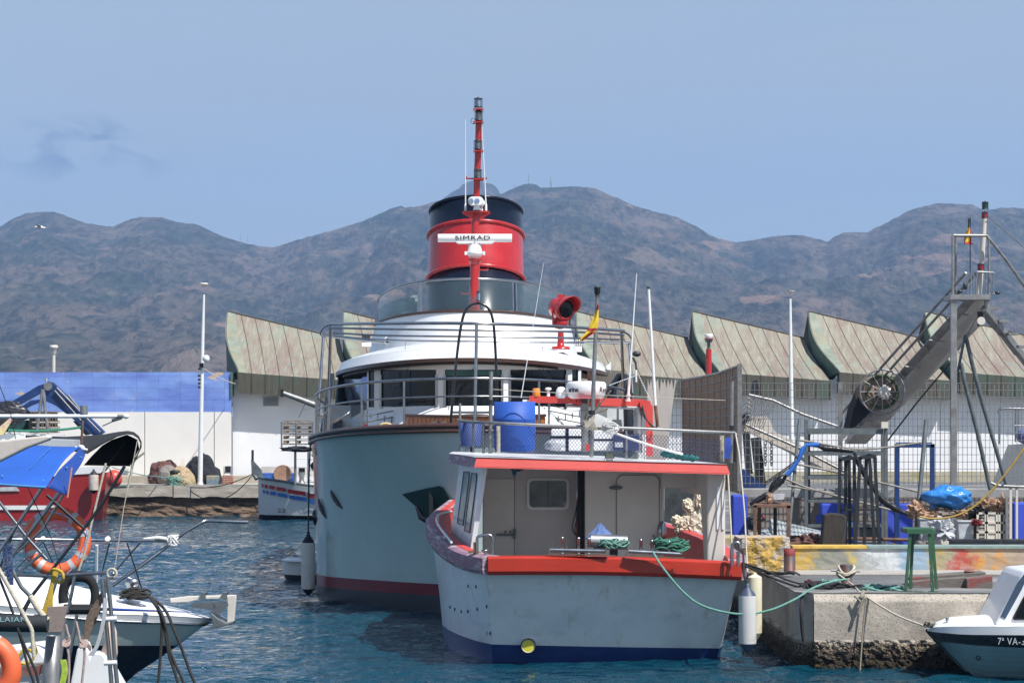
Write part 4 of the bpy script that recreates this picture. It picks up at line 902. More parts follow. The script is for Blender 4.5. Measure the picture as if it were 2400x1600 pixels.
# bow fairlead, coil of steel hoops
k = MB(); c = P(1026, 1001, 52.0)
k.lathe([(0.07, 0), (0.05, 0.05), (0.09, 0.12)], c+Vector((-0.06, 0, 0)), n=12); k.lathe([(0.07, 0), (0.05, 0.05), (0.09, 0.12)], c+Vector((0.10, 0, 0)), n=12); k.box(c+Vector((0, 0, 0.0)), (0.42, 0.2, 0.03))
k.build('mooring_bitt', M['steel'], yt)
k = MB()
for q in range(5):
    c = P(775+q*3, 975-q*3, 57.6); k.tube([c+Vector((0.26*math.cos(a)*(1+0.05*q), 0.1*math.sin(a), 0.11*math.sin(a)+0.05*math.cos(a)-0.05)) for a in [2*math.pi*i/24 for i in range(24)]], 0.010, 5, closed=True)
k.one('hoop_coil', M['steel'], 'coiled steel hoops hanging on the left side of the yacht bow rail', 'hoops')
# searchlight
D = 59.4
def X(px): return px/F*59.4*0.86
XS = X
sl2 = thing('searchlight', 'big red hooded searchlight on a pedestal on the yacht roof', 'searchlight', P(1315, 818, D))
k = MB(); k.lathe([(X(26), 0), (X(24), X(12))], P(1314, 826, D), n=24); k.build('base', M['white'], sl2)
k = MB(); k.lathe([(X(26), 0), (X(24), X(7)), (X(10), X(8)), (X(9), X(20)), (X(8), X(50))], P(1314, 818, D), n=20); k.build('pedestal', M['red'], sl2)
ax = Vector((0.60, -0.78, -0.12)).normalized(); c = P(1316, 722, D)
k = MB(); k.sh(True); k.lathe([(X(8), -X(36)), (X(26), -X(26)), (X(30), -X(8)), (X(32), X(10)), (X(32), X(14))], c, ax, 28)
k.build('drum', M['red'], sl2)
k = MB(); k.lathe([(X(22), X(8)), (X(23), X(20)), (X(19), X(21))], c+Vector((X(4), 0, 0)), ax, 28); 
k.lathe([(X(33), X(13)), (X(33), X(20)), (X(24), X(22)), (X(24), X(8))], c, ax, 28); k.build('bezel', M['red'], sl2)
k = MB(); k.lathe([(X(23), X(22.5)), (X(14), X(26)), (0.0001, X(27))], c+Vector((X(1), 0, 0)), ax, 28); k.build('lens', M['glass'], sl2)
up = Vector((0, 0, 1)); side_ = ax.cross(up).normalized(); upp = side_.cross(ax)
k = MB().sh(True); k.grid(24, 4, lambda t, s_: c+ax*(X(18)+X(34)*s_*(math.sin(math.pi*t)**0.6))+(side_*math.cos(math.pi*(t*1.16-0.08))+upp*math.sin(math.pi*(t*1.16-0.08)))*X(33+4*s_))
k.build('hood', M['red'], sl2, solid=0.012)
k = MB()
for sg in (-1, 1): k.beam(c+side_*sg*X(33), c+side_*sg*X(27)+Vector((0, 0, -X(52))), X(5))
k.ball(P(1312, 757, D), (X(22), X(18), X(17)), 16, 10); k.box(c+Vector((0, 0.05, X(33))), (X(22), X(16), X(7))); k.lathe([(X(5), 0), (X(3.5), X(7))], c+side_*X(-34), side_*-1, 10)
k.build('yoke', M['red'], sl2)
# small white wipers, brackets and thin pins on the brow
k = MB(); k.pbox(1067, 1150, 806, 814, 58.9, 0.3); k.build('light_box', M['white'], yt)
for u, v in ((950, 822), (1271, 825)):
    k = MB(); k.tube([P(u, v, 58.4), P(u, v-24, 58.4)], 0.006, 5); k.build('pin', M['steel'], yt)
k = MB(); k.pbox(1348, 1364, 810, 824, 62, 0.3)
for i in range(4): k.pbox(1349+i*4, 1351+i*4, 795, 812, 62, 0.05)
k.build('roof_locker', M['whitepaint'], yt)
k = MB(); k.pbox(848, 870, 802, 812, 62.5, 0.4); k.build('roof_locker', M['white'], yt)
k = MB(); k.pbox(848, 866, 785, 803, 63.0, 0.3); k.build('speaker', M['plastic'], yt)
# small port side lamp, red and yellow ring buoy glimpsed on deck
k = MB(); k.tube([P(904, 998, 56.5)+Vector((0.12*math.cos(a), 0, 0.055*math.sin(a))) for a in [2*math.pi*i/24 for i in range(24)]], 0.03, 8, closed=True)
k.one('deck_ring', mat('sand_ring', (0.55, 0.42, 0.2), 0.6), 'pale yellow oval ring on the yacht foredeck beside the teak panel', 'ring')
k = MB(); k.prism([P(848, 1004, 57.5), P(866, 1004, 57.5), P(862, 996, 57.5), P(854, 992, 57.5)], (0, 0.1, 0)); k.one('red_cap_bag', mat('dark_red_cloth', (0.2, 0.01, 0.02), 0.8), 'small dark red bag on the yacht side deck', 'bag')
# big fender on the yacht side
def fender(name, label, u0, u1, v0, v1, d, m_body, m_end, top, lean=0, grp=None, ropeto=None, rm=None, tip=None):
    c0 = P((u0+u1)/2, v1, d); L_ = (v1-v0)/F*d; r = (u1-u0)/2/F*d
    t = thing(name, label, 'fender', c0, grp); axx = Vector((lean, 0, 1)).normalized()
    tp = (top/F*d); bt = (tip if tip is not None else top*0.9)/F*d
    k = MB(); k.lathe([(r*0.97, 0), (r, L_*0.06), (r, L_*0.94), (r*0.97, L_)], c0, axx, 24); k.build('body', m_body, t)
    k = MB(); k.lathe([(r*0.96, L_), (r*0.75, L_+tp*0.35), (r*0.4, L_+tp*0.7), (r*0.22, L_+tp), (r*0.22, L_+tp*1.3), (0.001, L_+tp*1.32)], c0, axx, 24); k.build('end_cap', m_end, t)
    k = MB(); k.lathe([(0.001, -bt), (r*0.2, -bt*0.95), (r*0.5, -bt*0.6), (r*0.96, 0)], c0, axx, 24); k.build('end_cap', m_end, t)
    if ropeto: k = MB(); k.tube([c0+axx*(L_+tp*1.2)]+ropeto, 0.018, 6); k.build('line', rm or M['ropeblack'], t)
    return t
fender('fender', 'long white fender with navy ends hanging beside the yacht bow', 706, 739, 1271, 1379, 55.5, M['fender'], M['navy'], 20, ropeto=[P(724, 1120, 56.5), P(727, 1045, 57.5)], tip=15)
# ================================================================== WHITE FISHING BOAT, stern towards us
BO = Vector((1.65, 41.0, 0)); BF = Vector((-0.14, 0.99, 0)).normalized(); BR = Vector((BF.y, -BF.x, 0))
def LB(a, s, z): return BO+BR*a+BF*s+Vector((0, 0, z-0.030*a))
mfh = mat('white_hull_paint', (0.74, 0.79, 0.82), 0.3, 0, 0.05, 1.2, 0.1, 5, coat=0.25, stain=[((0.46, 0.42, 0.30), (5, 5, 0.35), 0.57, 0.70, 0.55), ((0.55, 0.58, 0.58), (2.5, 2.5, 5), 0.55, 0.7, 0.6), ((0.35, 0.42, 0.48), (1.2, 1.2, 1.2), 0.5, 0.8, 0.4)])
mfb = mat('blue_antifouling', (0.010, 0.035, 0.16), 0.4, 0, 0.2, 2)
fbt = thing('fishing_boat', 'white fishing boat with red rim and red edged cabin roof, stern towards the viewer', 'boat', BO)
HD = [(0, 2.06), (0.6, 2.22), (1.4, 2.36), (2.6, 2.46), (4.5, 2.44), (7, 2.2), (9, 1.75), (11.5, .95), (13.5, .05)]
HW = [(0, 1.86), (0.6, 2.0), (1.4, 2.1), (2.6, 2.2), (4.5, 2.25), (7, 1.85), (9, 1.25), (11.5, .5), (13.5, .02)]
SZ = [(0, 1.68), (1, 1.70), (2.5, 1.80), (4.5, 1.92), (9, 2.16), (13.5, 2.75)]
def tuck(z): return 0.92*(1-max(0, min(1, z/1.7)))
def fh(side, s, z):
    zd = smooth(SZ, s); f = max(0, min(1.1, z/zd)); b_ = lerp(smooth(HW, s), smooth(HD, s), f**1.1)
    return LB(side*b_, s+tuck(z)*max(0, 1-s/3), z)
FS = [0, 0.15, 0.35, 0.6, 1, 1.5, 2, 2.6, 3.4, 4.5, 5.6, 7, 8, 9, 10, 11.5, 12.6, 13.5]
def fband(z0, z1, nr):
    k = MB().sh(True)
    for side in (-1, 1):
        vs = []; w_ = len(FS)
        for j in range(nr+1):
            for s in FS:
                hi = smooth(SZ, s) if z1 is None else z1; vs.append(fh(side, s, lerp(z0, hi, j/nr)))
        k.add(vs, [(j*w_+i, j*w_+i+1, (j+1)*w_+i+1, (j+1)*w_+i)[::side] for j in range(nr) for i in range(w_-1)])
    # transom
    def tr(t, q):
        z = lerp(z0, smooth(SZ, 0) if z1 is None else z1, q); a = fh(-1, 0, z); b_ = fh(1, 0, z); p = a.lerp(b_, t); return p-BF*0.10*math.sin(math.pi*t)
    k.grid(30, nr, tr); return k
fband(0.25, None, 14).build('hull', mfh, fbt)
fband(-0.5, 0.25, 3).build('waterline_band', mfb, fbt)
# rim: red on the transom, purple with pale streaks round the port quarter and sides
def rimprof(p, outw, n_):      # cross-section of the bulwark cap at p
    return [p+outw*0.05+Vector((0, 0, -0.26)), p+outw*0.085+Vector((0, 0, -0.20)), p+outw*0.085+Vector((0, 0, 0.0)), p+outw*0.03+Vector((0, 0, 0.035)), p-outw*0.22+Vector((0, 0, 0.035)), p-outw*0.22+Vector((0, 0, -0.06)), p-outw*0.05+Vector((0, 0, -0.26))]
def sweep(k, secs):
    n = len(secs[0]); vs = [q for s_ in secs for q in s_]
    k.add(vs, [(i*n+j, i*n+(j+1) % n, (i+1)*n+(j+1) % n, (i+1)*n+j) for i in range(len(secs)-1) for j in range(n)])
    k.add(secs[0], [list(range(n))]); k.add(secs[-1], [list(range(n))[::-1]])
k = MB(); secs = []
for i in range(31):
    t = i/30; p = fh(-1, 0, smooth(SZ, 0)).lerp(fh(1, 0, smooth(SZ, 0)), t)-BF*0.10*math.sin(math.pi*t)+Vector((0, 0, 0.04*math.sin(math.pi*t))); secs.append(rimprof(p, -BF, 0))
sweep(k, secs); tag(k.build('gunwale', mat('red_rim_paint', (0.40, 0.026, 0.010), 0.38, 0, 0.12, 1.5, 0.15, 20, coat=0.2, stain=[((0.30, 0.02, 0.01), (1.5, 1.5, 14), 0.5, 0.7, 0.7)]), fbt), 'glossy red rim across the transom')
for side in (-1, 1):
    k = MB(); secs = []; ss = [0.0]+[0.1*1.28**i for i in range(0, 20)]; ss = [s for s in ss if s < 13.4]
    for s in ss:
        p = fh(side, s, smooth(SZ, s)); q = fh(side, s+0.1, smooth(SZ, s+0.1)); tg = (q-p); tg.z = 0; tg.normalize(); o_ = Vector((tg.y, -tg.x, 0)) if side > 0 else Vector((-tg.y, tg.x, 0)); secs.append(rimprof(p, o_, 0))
    sweep(k, secs); o = k.build('gunwale', M['purple'], fbt); tag(o, 'purple rim along the side')
    k = MB()     # red inner strip on top
    vs = []
    for s in ss[9:]:
        p = fh(side, s, smooth(SZ, s)); c_ = LB(0, s, p.z); d_ = (c_-p).normalized(); vs += [p+d_*0.06+Vector((0, 0, 0.040)), p+d_*0.19+Vector((0, 0, 0.040)), p+d_*0.235+Vector((0, 0, 0.03)), p+d_*0.28-Vector((0, 0, 0.75))]
    k.add(vs, [(4*i+j, 4*i+j+1, 4*i+5+j, 4*i+4+j) for i in range(len(ss)-10) for j in range(3)])
    k.build('inner_bulwark', M['redflat'], fbt)
k = MB()
for a, b_ in zip(FS, FS[1:]): a = max(a, 0.7); b_ = max(b_, 0.7); ha, hb2 = [max(0.02, 0.6*smooth(HW, q)+0.4*smooth(HD, q)-0.1) for q in (a, b_)]; k.poly([LB(-ha, a+.05, 1.0), LB(ha, a+.05, 1.0), LB(hb2, b_+.05, 1.0), LB(-hb2, b_+.05, 1.0)])
k.build('deck', mat('grey_deck', (0.22, 0.23, 0.24), 0.8, 0, 0.2, 3), fbt)
# faint plank seams / drain marks on the port quarter and the draught mark
k = MB()
for (u, v) in ((1095, 1373), (1114, 1372), (1053, 1422), (1064, 1427), (1079, 1430), (1095, 1431), (1117, 1425), (1139, 1418)):
    s_ = 0.4+(1143-u)/60.0
    p = None
    for i in range(160):
        s = i*0.03
        for zz in (0.4+0.01*q for q in range(0, 140, 2)):
            r_ = fh(-1, s, zz); uu = 1200+r_.x*F/r_.y; vv = V0+(H-r_.z)*F/r_.y
            if abs(uu-u) < 2.5 and abs(vv-v) < 2.5: p = r_; break
        if p: break
    if p: k.box(p+Vector((-0.004, -0.012, 0)), (0.02, 0.02, 0.05))
if k.v: k.build('drain_slot', M['black'], fbt)
lettering('14', 0.11, M['navy'], fbt, face_cam(P(1145, 1484, 41.3), yaw=-0.5), 0.003)
# exhaust
c = P(1239, 1512, 41.40); ex = MB().lathe([(0.118, 0), (0.118, 0.16), (0.098, 0.16), (0.098, 0.05), (0.001, 0.05)], c+Vector((0, 0.10, 0)), (-0.05, -1, 0), 28).build('exhaust_pipe', [mat('white_pipe', (0.5, 0.5, 0.48), 0.5)], fbt)
MB().lathe([(0.102, 0.155), (0.096, 0.158), (0.096, 0.10), (0.001, 0.10)], c+Vector((0, 0.10, 0)), (-0.05, -1, 0), 28).build('flap', M['yellow'], fbt)
MB().lathe([(0.121, 0.12), (0.125, 0.17), (0.108, 0.172), (0.108, 0.12)], c+Vector((0, 0.10, 0)), (-0.05, -1, 0), 28).build('rubber_seal', M['black'], fbt)
# cabin roof
ZR = 3.10
RP = [(-2.14, 1.1), (2.14, 1.1), (2.14, 3.9), (1.15, 4.2), (1.15, 7.6), (-1.75, 7.6), (-2.14, 4.9)]
k = MB(); top = [LB(a*0.985, s+(0.03 if s < 2 else 0), ZR+0.17) for a, s in RP]; bot = [LB(a*0.99, s, ZR+0.02) for a, s in RP]
k.poly(top); k.poly(bot[::-1]); k.build('cabin_roof', M['white'], fbt)
k = MB(); n = len(RP)
for i in range(n):
    a, b_ = RP[i], RP[(i+1) % n]; q = [LB(a[0]*1.0, a[1], ZR), LB(b_[0], b_[1], ZR), LB(b_[0]*0.975, b_[1]+(0.05 if b_[1] < 2 else -0.05), ZR+0.165), LB(a[0]*0.975, a[1]+(0.05 if a[1] < 2 else -0.05), ZR+0.165)]
    q2 = [p+Vector((0, 0.03, 0)) for p in q]
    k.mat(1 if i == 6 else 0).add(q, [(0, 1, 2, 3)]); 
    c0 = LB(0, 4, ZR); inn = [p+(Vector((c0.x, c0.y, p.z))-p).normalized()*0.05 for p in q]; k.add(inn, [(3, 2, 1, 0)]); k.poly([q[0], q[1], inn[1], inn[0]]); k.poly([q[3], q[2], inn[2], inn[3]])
tag(k.build('roof_edge', [M['redflat'], M['purple']], fbt), 'bright red roof edge, purple on the port side')
# port side wall with two tall narrow windows
k = MB(); A_ = LB(-2.0, 1.45, 0); 
def pw(s, z): return LB(lerp(-2.22, -1.95, min(1, (z-1.0)/2.1)), s, z)
k.prism([pw(1.45, 3.1), pw(4.6, 3.1), pw(4.6, 1.0), pw(1.75, 1.0), pw(1.62, 2.0)], BR*0.08)
swp = k.build('side_wall', mfh, fbt)
for (s0, s1, zb, zt) in ((1.95, 2.65, 2.0, 2.98), (2.95, 3.75, 2.08, 2.98)):
    k = MB(); off = -BR*0.012
    k.prism([pw(s0+0.08, zt)+off, pw(s1, zt)+off, pw(s1, zb)+off, pw(s0, zb)+off, pw(s0, zt-.1)+off], BR*0.01); wnn = k.build('side_window', mat('grey_pane', (0.30, 0.30, 0.33), 0.12, 0, 0.2, 2, spec=0.8), swp)
    k = MB(); k.tube([pw(s0+0.08, zt)+off, pw(s1, zt)+off, pw(s1, zb)+off, pw(s0, zb)+off, pw(s0, zt-.1)+off], 0.012, 5, closed=True); k.build('window_seal', M['greysteel'], wnn)
# starboard pillar wall
k = MB()
def sw(s, z): return LB(lerp(2.12, 1.95, min(1, (z-1.0)/2.1)), s, z)
k.prism([sw(1.5, 3.1), sw(2.3, 3.1), sw(2.5, 1.0), sw(1.55, 1.0)], -BR*0.08); k.prism([sw(2.3, 3.1), sw(3.9, 3.1), sw(3.9, 2.72), sw(2.4, 2.72)], -BR*0.08)
k.build('side_wall', M['greypaint'], fbt)
k = MB(); k.pbox(1657, 1700, 1098, 1330, 42.75, 0.1); k.build('aft_pillar', M['greypaint'], fbt, bevel=0.03)
k = MB(); k.pbox(1680, 1686, 1140, 1240, 42.73, 0.02); k.pbox(1692, 1697, 1150, 1240, 42.73, 0.02); k.build('pillar_slot', M['white'], fbt)
# aft cabin walls
k = MB(); k.pbox(1131, 1352, 1085, 1345, 44.6, 0.08); aw1 = k.build('aft_wall', mat('grey_cabin_paint', (0.52, 0.485, 0.46), 0.6, 0, 0.06, 1.5), fbt)
k = MB(); k.pbox(1371, 1556, 1090, 1345, 44.0, 0.6); aw2 = k.build('aft_wall', M['greypaint'], fbt, bevel=0.02)
k = MB(); k.pbox(1550, 1664, 1092, 1142, 43.9, 0.08); k.build('lintel_panel', M['greypaint'], fbt)
def rrect(u0, u1, v0, v1, r, d, n=6):
    o = []
    for (cu, cv, a0) in ((u1-r, v0+r, -90), (u1-r, v1-r, 0), (u0+r, v1-r, 90), (u0+r, v0+r, 180)):
        for i in range(n+1): a = R(a0+90*i/n); o.append(P(cu+r*math.cos(a), cv+r*math.sin(a), d))
    return o
k = MB(); k.prism(rrect(1445, 1545, 1113, 1330, 16, 43.975), (0, 0.02, 0)); dr = k.build('door', M['greypaint'], aw2)
k = MB(); k.tube(rrect(1445, 1545, 1113, 1330, 16, 43.975), 0.008, 5, closed=True); k.build('door_seam', mat('seam_grey', (0.24, 0.22, 0.20), 0.8), dr)
k = MB(); k.ball(P(1443, 1142, 43.95), (0.12, 0.02, 0.035), 14, 8); k.build('handle', M['greysteel'], dr)
k = MB(); k.cyl(P(1531, 1255, 43.95), P(1531, 1255, 43.9), 0.015); k.pbox(1533, 1541, 1259, 1270, 43.93, 0.04); k.build('latch', M['greysteel'], dr)
k = MB(); k.prism(rrect(1133, 1209, 1122, 1330, 12, 44.575), (0, 0.02, 0)); dl = k.build('door', M['greypaint'], aw1)
k = MB(); k.pbox(1163, 1204, 1250, 1255, 44.52, 0.04); k.pbox(1203, 1209, 1239, 1262, 44.52, 0.04); k.ball(P(1184, 1245, 44.5), 0.02); k.ball(P(1196, 1245, 44.5), 0.02); k.build('bolt', M['greysteel'], dl)
k = MB(); k.pbox(1205, 1207, 1110, 1340, 44.57, 0.03); k.build('door_seam', mat('seam_grey', (0.24, 0.22, 0.20), 0.8), dl)
k = MB(); k.prism(rrect(1235, 1334, 1121, 1194, 12, 44.56), (0, 0.04, 0)); wf = k.build('window', M['whitepaint'], aw1)
k = MB(); k.prism(rrect(1241, 1328, 1126, 1188, 9, 44.545), (0, 0.02, 0)); k.build('pane', mat('cabin_pane', (0.05, 0.055, 0.06), 0.08, 0, 0.6, 4, spec=0.6, stain=[((0.30, 0.30, 0.27), (0.7, 0.7, 1.6), 0.50, 0.53, 0.8)]), wf)  # pale mottling in the colour stands in for windows seen through the pane
k = MB(); k.pbox(1283, 1286, 1126, 1188, 44.53, 0.02); k.build('mullion', M['greysteel'], wf)
# cable bundle between the two walls
k = MB(); k.pbox(1353, 1372, 1090, 1340, 44.3, 0.05); k.build('cable_trunk', M['plastic'], fbt)
k = MB()
for q in range(7):
    u = 1354+q*2.4; k.tube(spl([P(u, 1095, 44.2), P(u+2*math.sin(q), 1150, 44.2), P(u-3*math.cos(q), 1230, 44.2), P(u-2, 1330, 44.2)], 5), 0.008, 5)
k.tube(spl([P(1357, 1150, 44.1), P(1349, 1200, 44.1), P(1341, 1235, 44.1), P(1350, 1253, 44.1), P(1360, 1240, 44.1), P(1360, 1160, 44.1)], 6), 0.009, 5)
k.tube(spl([P(1360, 1150, 44.1), P(1353, 1210, 44.1), P(1347, 1240, 44.1), P(1354, 1254, 44.1), P(1362, 1236, 44.1), P(1361, 1170, 44.1)], 6), 0.009, 5)
k.build('cable', M['black'], fbt)
# dark fitting and cloth under the roof
k = MB(); k.ball(P(1212, 1094, 43.5), (0.13, 0.1, 0.08), 14, 8); k.mat(1).ball(P(1206, 1102, 43.4), (0.04, 0.04, 0.09), 10, 8, 0.3, 3)
k.build('ceiling_lamp', [M['plastic'], mat('teal_rag', (0.02, 0.10, 0.16), 0.9)], fbt)
# work light on the roof edge
k = MB(); k.pbox(1418, 1440, 1061, 1074, 42.2, 0.08); wl2 = k.build('work_light', M['plastic'], fbt, bevel=0.01)
k = MB(); k.pbox(1420, 1438, 1063, 1072, 42.19, 0.012); k.build('lens', mat('led_lens', (0.12, 0.13, 0.10), 0.2, 0, 0.5, 30), wl2)
k = MB(); k.box(P(1429, 1078, 42.22), (0.12, 0.05, 0.04)); k.ball(P(1418, 1079, 42.2), 0.02); k.ball(P(1438, 1079, 42.2), 0.02); k.build('bracket', M['steel'], wl2)
# roof railing
rr = thing('roof_railing', 'galvanised pipe railing with dark netting round the fishing boat cabin roof', 'railing', LB(0, 1.2, ZR+0.2))
def rt(a, s, h): return LB(a, s, ZR+0.18+h)
D1 = 42.1
k = MB(); k.tube([P(1073, 985, 45.0), P(1100, 988, 43.6), P(1142, 990, 42.5), P(1250, 995, 42.45), P(1500, 1004, 42.6), P(1722, 1014, 42.9), P(1728, 1020, 42.95)], 0.026, 8); k.build('top_rail', M['galv'], rr)
for (u, v0, v1, d) in ((1078, 945, 1055, 44.6), (1109, 990, 1060, 43.3), (1133, 990, 1062, 42.7), (1387, 1002, 1071, 42.5), (1468, 1006, 1075, 42.6), (1692, 1015, 1084, 42.9)):
    k = MB(); k.tube([P(u, v0, d), P(u, v1, d)], 0.022, 8); k.build('post', M['galv'], rr)
for (u, v0, v1, d, r) in ((1151, 870, 1062, 42.6, 0.033), (1716, 893, 1084, 42.9, 0.03)):
    k = MB(); k.tube([P(u, v0, d), P(u-2, v1, d)], r, 8); k.mat(1).lathe([(r*1.3, 0), (r*1.3, 0.08)], P(u-1, 948 if u < 1300 else 1008, d), n=12); k.build('mast_stub', [M['galv'], M['black']], rr)
def springy(u, v0, v1, d, rad, n_):
    k = MB(); pts = []
    for i in range(n_*8+1):
        a = i*math.pi/4; pts.append(P(u, lerp(v0, v1, i/(n_*8)), d)+Vector((rad*math.cos(a), rad*math.sin(a), 0)))
    k.tube(pts, 0.007, 4); return k
springy(1168, 998, 1060, 42.45, 0.03, 22).build('coiled_cord', M['rope'], rr); springy(1692, 1020, 1080, 42.85, 0.035, 22).build('coiled_cord', M['rope'], rr); springy(1722, 1022, 1082, 43.1, 0.03, 22).build('coiled_cord', M['ropeblack'], rr)
# netting: staggered wavy strands between the posts
def netpanel(k, A_, B_, C_, D_, nx, ny, r):      # A top-left, B top-right, C bottom-right, D bottom-left
    for j in range(ny):
        pts = []
        for i in range(nx*2+1):
            t = i/(nx*2); off = (0.5 if (i+j) % 2 else -0.5); s_ = (j+0.5+off)/ny; pts.append(A_.lerp(B_, t).lerp(D_.lerp(C_, t), s_))
        for a, b_ in zip(pts, pts[1:]): k.beam(a, b_, r)
k = MB()
netpanel(k, P(1133, 992, 42.7), P(1400, 1006, 42.55), P(1400, 1068, 42.55), P(1133, 1060, 42.7), 34, 13, 0.0055)
netpanel(k, P(1400, 1008, 42.55), P(1690, 1030, 42.85), P(1690, 1082, 42.85), P(1400, 1068, 42.55), 36, 11, 0.0055)
netpanel(k, P(1078, 990, 44.6), P(1133, 993, 42.7), P(1133, 1050, 42.7), P(1078, 1050, 44.6), 12, 12, 0.0055)
nt_ = k.build('netting', mat('navy_net', (0.03, 0.04, 0.11), 0.9, 0, 0.3, 8), rr)
# blue barrel
k = MB(); c = P(1206, 1058, 43.1); hb = (1058-941)/F*43.1; rb = 49/F*43.1
k.sh(True).lathe([(rb*0.92, 0), (rb*0.99, hb*0.1), (rb*1.02, hb*0.5), (rb*1.0, hb*0.62), (rb*1.03, hb*0.64), (rb*1.0, hb*0.66), (rb*0.99, hb), (rb*0.95, hb), (rb*0.95, hb*0.5)], c, n=40)
bb = k.one('blue_barrel', M['bluebarrel'], 'open topped blue plastic barrel on the cabin roof behind the rail', 'barrel')
k = MB(); c = P(1103, 1045, 44.2); k.lathe([(0.17, 0), (0.2, 0.4), (0.18, 0.4)], c, n=24); k.one('blue_tub', mat('faded_blue_plastic', (0.06, 0.10, 0.30), 0.6), 'small faded blue tub behind the net at the roof corner', 'tub')
# red gantry over the roof
D = 45.2
ga = thing('roof_gantry', 'red painted gantry frame carrying radar and antennas over the cabin roof', 'gantry', P(1400, 1060, D))
k = MB(); k.beam(P(1240, 935, D), P(1350, 938, D), 0.12, 0.12); k.beam(P(1350, 939, D), P(1505, 945, D+0.2), 0.12, 0.14); k.beam(P(1500, 945, D+.2), P(1523, 949, D+.2), 0.12, 0.14)
k.prism([P(1500, 940, D), P(1524, 946, D), P(1530, 952, D), P(1530, 1000, D), P(1514, 1000, D), P(1514, 968, D), P(1500, 952, D)], (0, 0.12, 0)); k.beam(P(1522, 990, D+.06), P(1522, 1068, D+.06), 0.11)
k.build('frame', M['redflat'], ga)
k = MB(); k.tube([P(1287, 945, D), P(1286, 1000, D)], 0.022, 8); k.tube([P(1330, 950, D+.1), P(1500, 956, D+.1)], 0.03, 8); k.tube([P(1496, 955, D+.1), P(1496, 1060, D+.1)], 0.07, 8); k.tube([P(1370, 945, D), P(1369, 1058, D)], 0.075, 8); k.build('support_pipe', M['galv'], ga)
k = MB()
for q in range(3): k.tube(spl([P(1505, 950+q*3, D-.05), P(1512-q*2, 975, D-.1), P(1524+q*2, 996, D-.1), P(1536+q, 1002, D-.1), P(1541, 985, D-.1)], 6), 0.01, 5)
k.tube(spl([P(1290, 945, D-.1), P(1310, 955, D-.1), P(1340, 963, D-.1), P(1380, 960, D-.1)], 6), 0.006, 4); k.build('cable', M['black'], ga)
# radome
k = MB(); c = P(1374, 934, D-0.2); r = 47/F*D
k.sh(True).lathe([(r*0.72, 0), (r*0.86, 0.02), (r*0.97, 0.10), (r, 0.19), (r*0.98, 0.265), (r*0.90, 0.295), (r*0.4, 0.31), (0.001, 0.312)], c, n=48)
mrd = mat('radome_white', (0.74, 0.73, 0.72), 0.35, 0, 0.03, 2); n, l, b = nodes(mrd)
tcn = n.new('ShaderNodeTexCoord'); spx = n.new('ShaderNodeSeparateXYZ'); l(tcn.outputs['Object'], spx.inputs[0])
def mrn(src, a, b_): q = n.new('ShaderNodeMapRange'); q.inputs['From Min'].default_value = a; q.inputs['From Max'].default_value = b_; l(src, q.inputs['Value']); return q.outputs[0]
OX = c.x-ORG[ga.name].x; OZ = c.z-ORG[ga.name].z
aa = n.new('ShaderNodeMath'); aa.operation = 'SUBTRACT'; aa.inputs[1].default_value = OX; l(spx.outputs['X'], aa.inputs[0]); ab = n.new('ShaderNodeMath'); ab.operation = 'ABSOLUTE'; l(aa.outputs[0], ab.inputs[0])
f1 = mrn(ab.outputs[0], 0.27, 0.12); f2 = mrn(spx.outputs['Z'], OZ+0.15, OZ+0.05); mf = n.new('ShaderNodeMath'); mf.operation = 'MULTIPLY'; l(f1, mf.inputs[0]); l(f2, mf.inputs[1])
ms_ = n.new('ShaderNodeMath'); ms_.operation = 'MULTIPLY'; ms_.inputs[1].default_value = 0.85; l(mf.outputs[0], ms_.inputs[0])
mq_ = n.new('ShaderNodeMix'); mq_.data_type = 'RGBA'; mq_.inputs['B'].default_value = (0.62, 0.04, 0.05, 1); bs = b.inputs['Base Color'].links[0].from_socket; l(bs, mq_.inputs['A']); l(ms_.outputs[0], mq_.inputs['Factor']); l(mq_.outputs['Result'], b.inputs['Base Color'])
ra = k.build('radome', mrd, ga)
def curvtext(s, ang0, dang, z, size, m_, par, rad, cc):
    a = ang0
    for ch in s:
        wch = {'i': 0.55, 'R': 1.25, 'r': 0.8}.get(ch, 1.0)*dang; a += wch/2
        pos = cc+Vector((rad*math.sin(a), -rad*math.cos(a), z)); lettering(ch, size, m_, par, face_cam(pos, yaw=a), 0.003, name='letter', bold=0.001); a += wch/2
MT = mat('maroon_letters', (0.10, 0.01, 0.03), 0.5)
curvtext('arine', R(-62), R(8.6), 0.155, 0.125, M['plastic'], ra, r*1.0, c); curvtext('Ray', R(38), R(12), 0.155, 0.125, MT, ra, r*1.0, c)
k = MB(); k.box(P(1377, 938, D-0.1), (0.25, 0.2, 0.06)); k.build('radome_bracket', M['plastic'], ga)
# beacons on the gantry
k = MB(); c = P(1257, 929, D); k.lathe([(0.075, 0), (0.075, 0.035)], c, n=20); k.mat(1).lathe([(0.066, 0.035), (0.068, 0.06), (0.066, 0.13), (0.055, 0.145), (0.001, 0.148)], c, n=20)
k.build('amber_beacon', [mat('amber_base', (0.5, 0.17, 0.02), 0.5), M['amber']], ga)
k = MB(); c = P(1285, 931, D); k.lathe([(0.045, 0), (0.03, 0.02), (0.025, 0.12), (0.055, 0.13), (0.058, 0.155), (0.04, 0.175), (0.001, 0.176)], c, n=16); k.build('gps_antenna', M['white'], ga)
k = MB(); c = P(1315, 933, D); k.lathe([(0.085, 0), (0.10, 0.04), (0.10, 0.08), (0.085, 0.15), (0.055, 0.195), (0.001, 0.205)], c, n=20); k.build('satellite_dome', M['white'], ga)
k = MB(); k.pbox(1225, 1240, 936, 941, D, 0.1); k.build('bracket_arm', M['whitepaint'], ga)
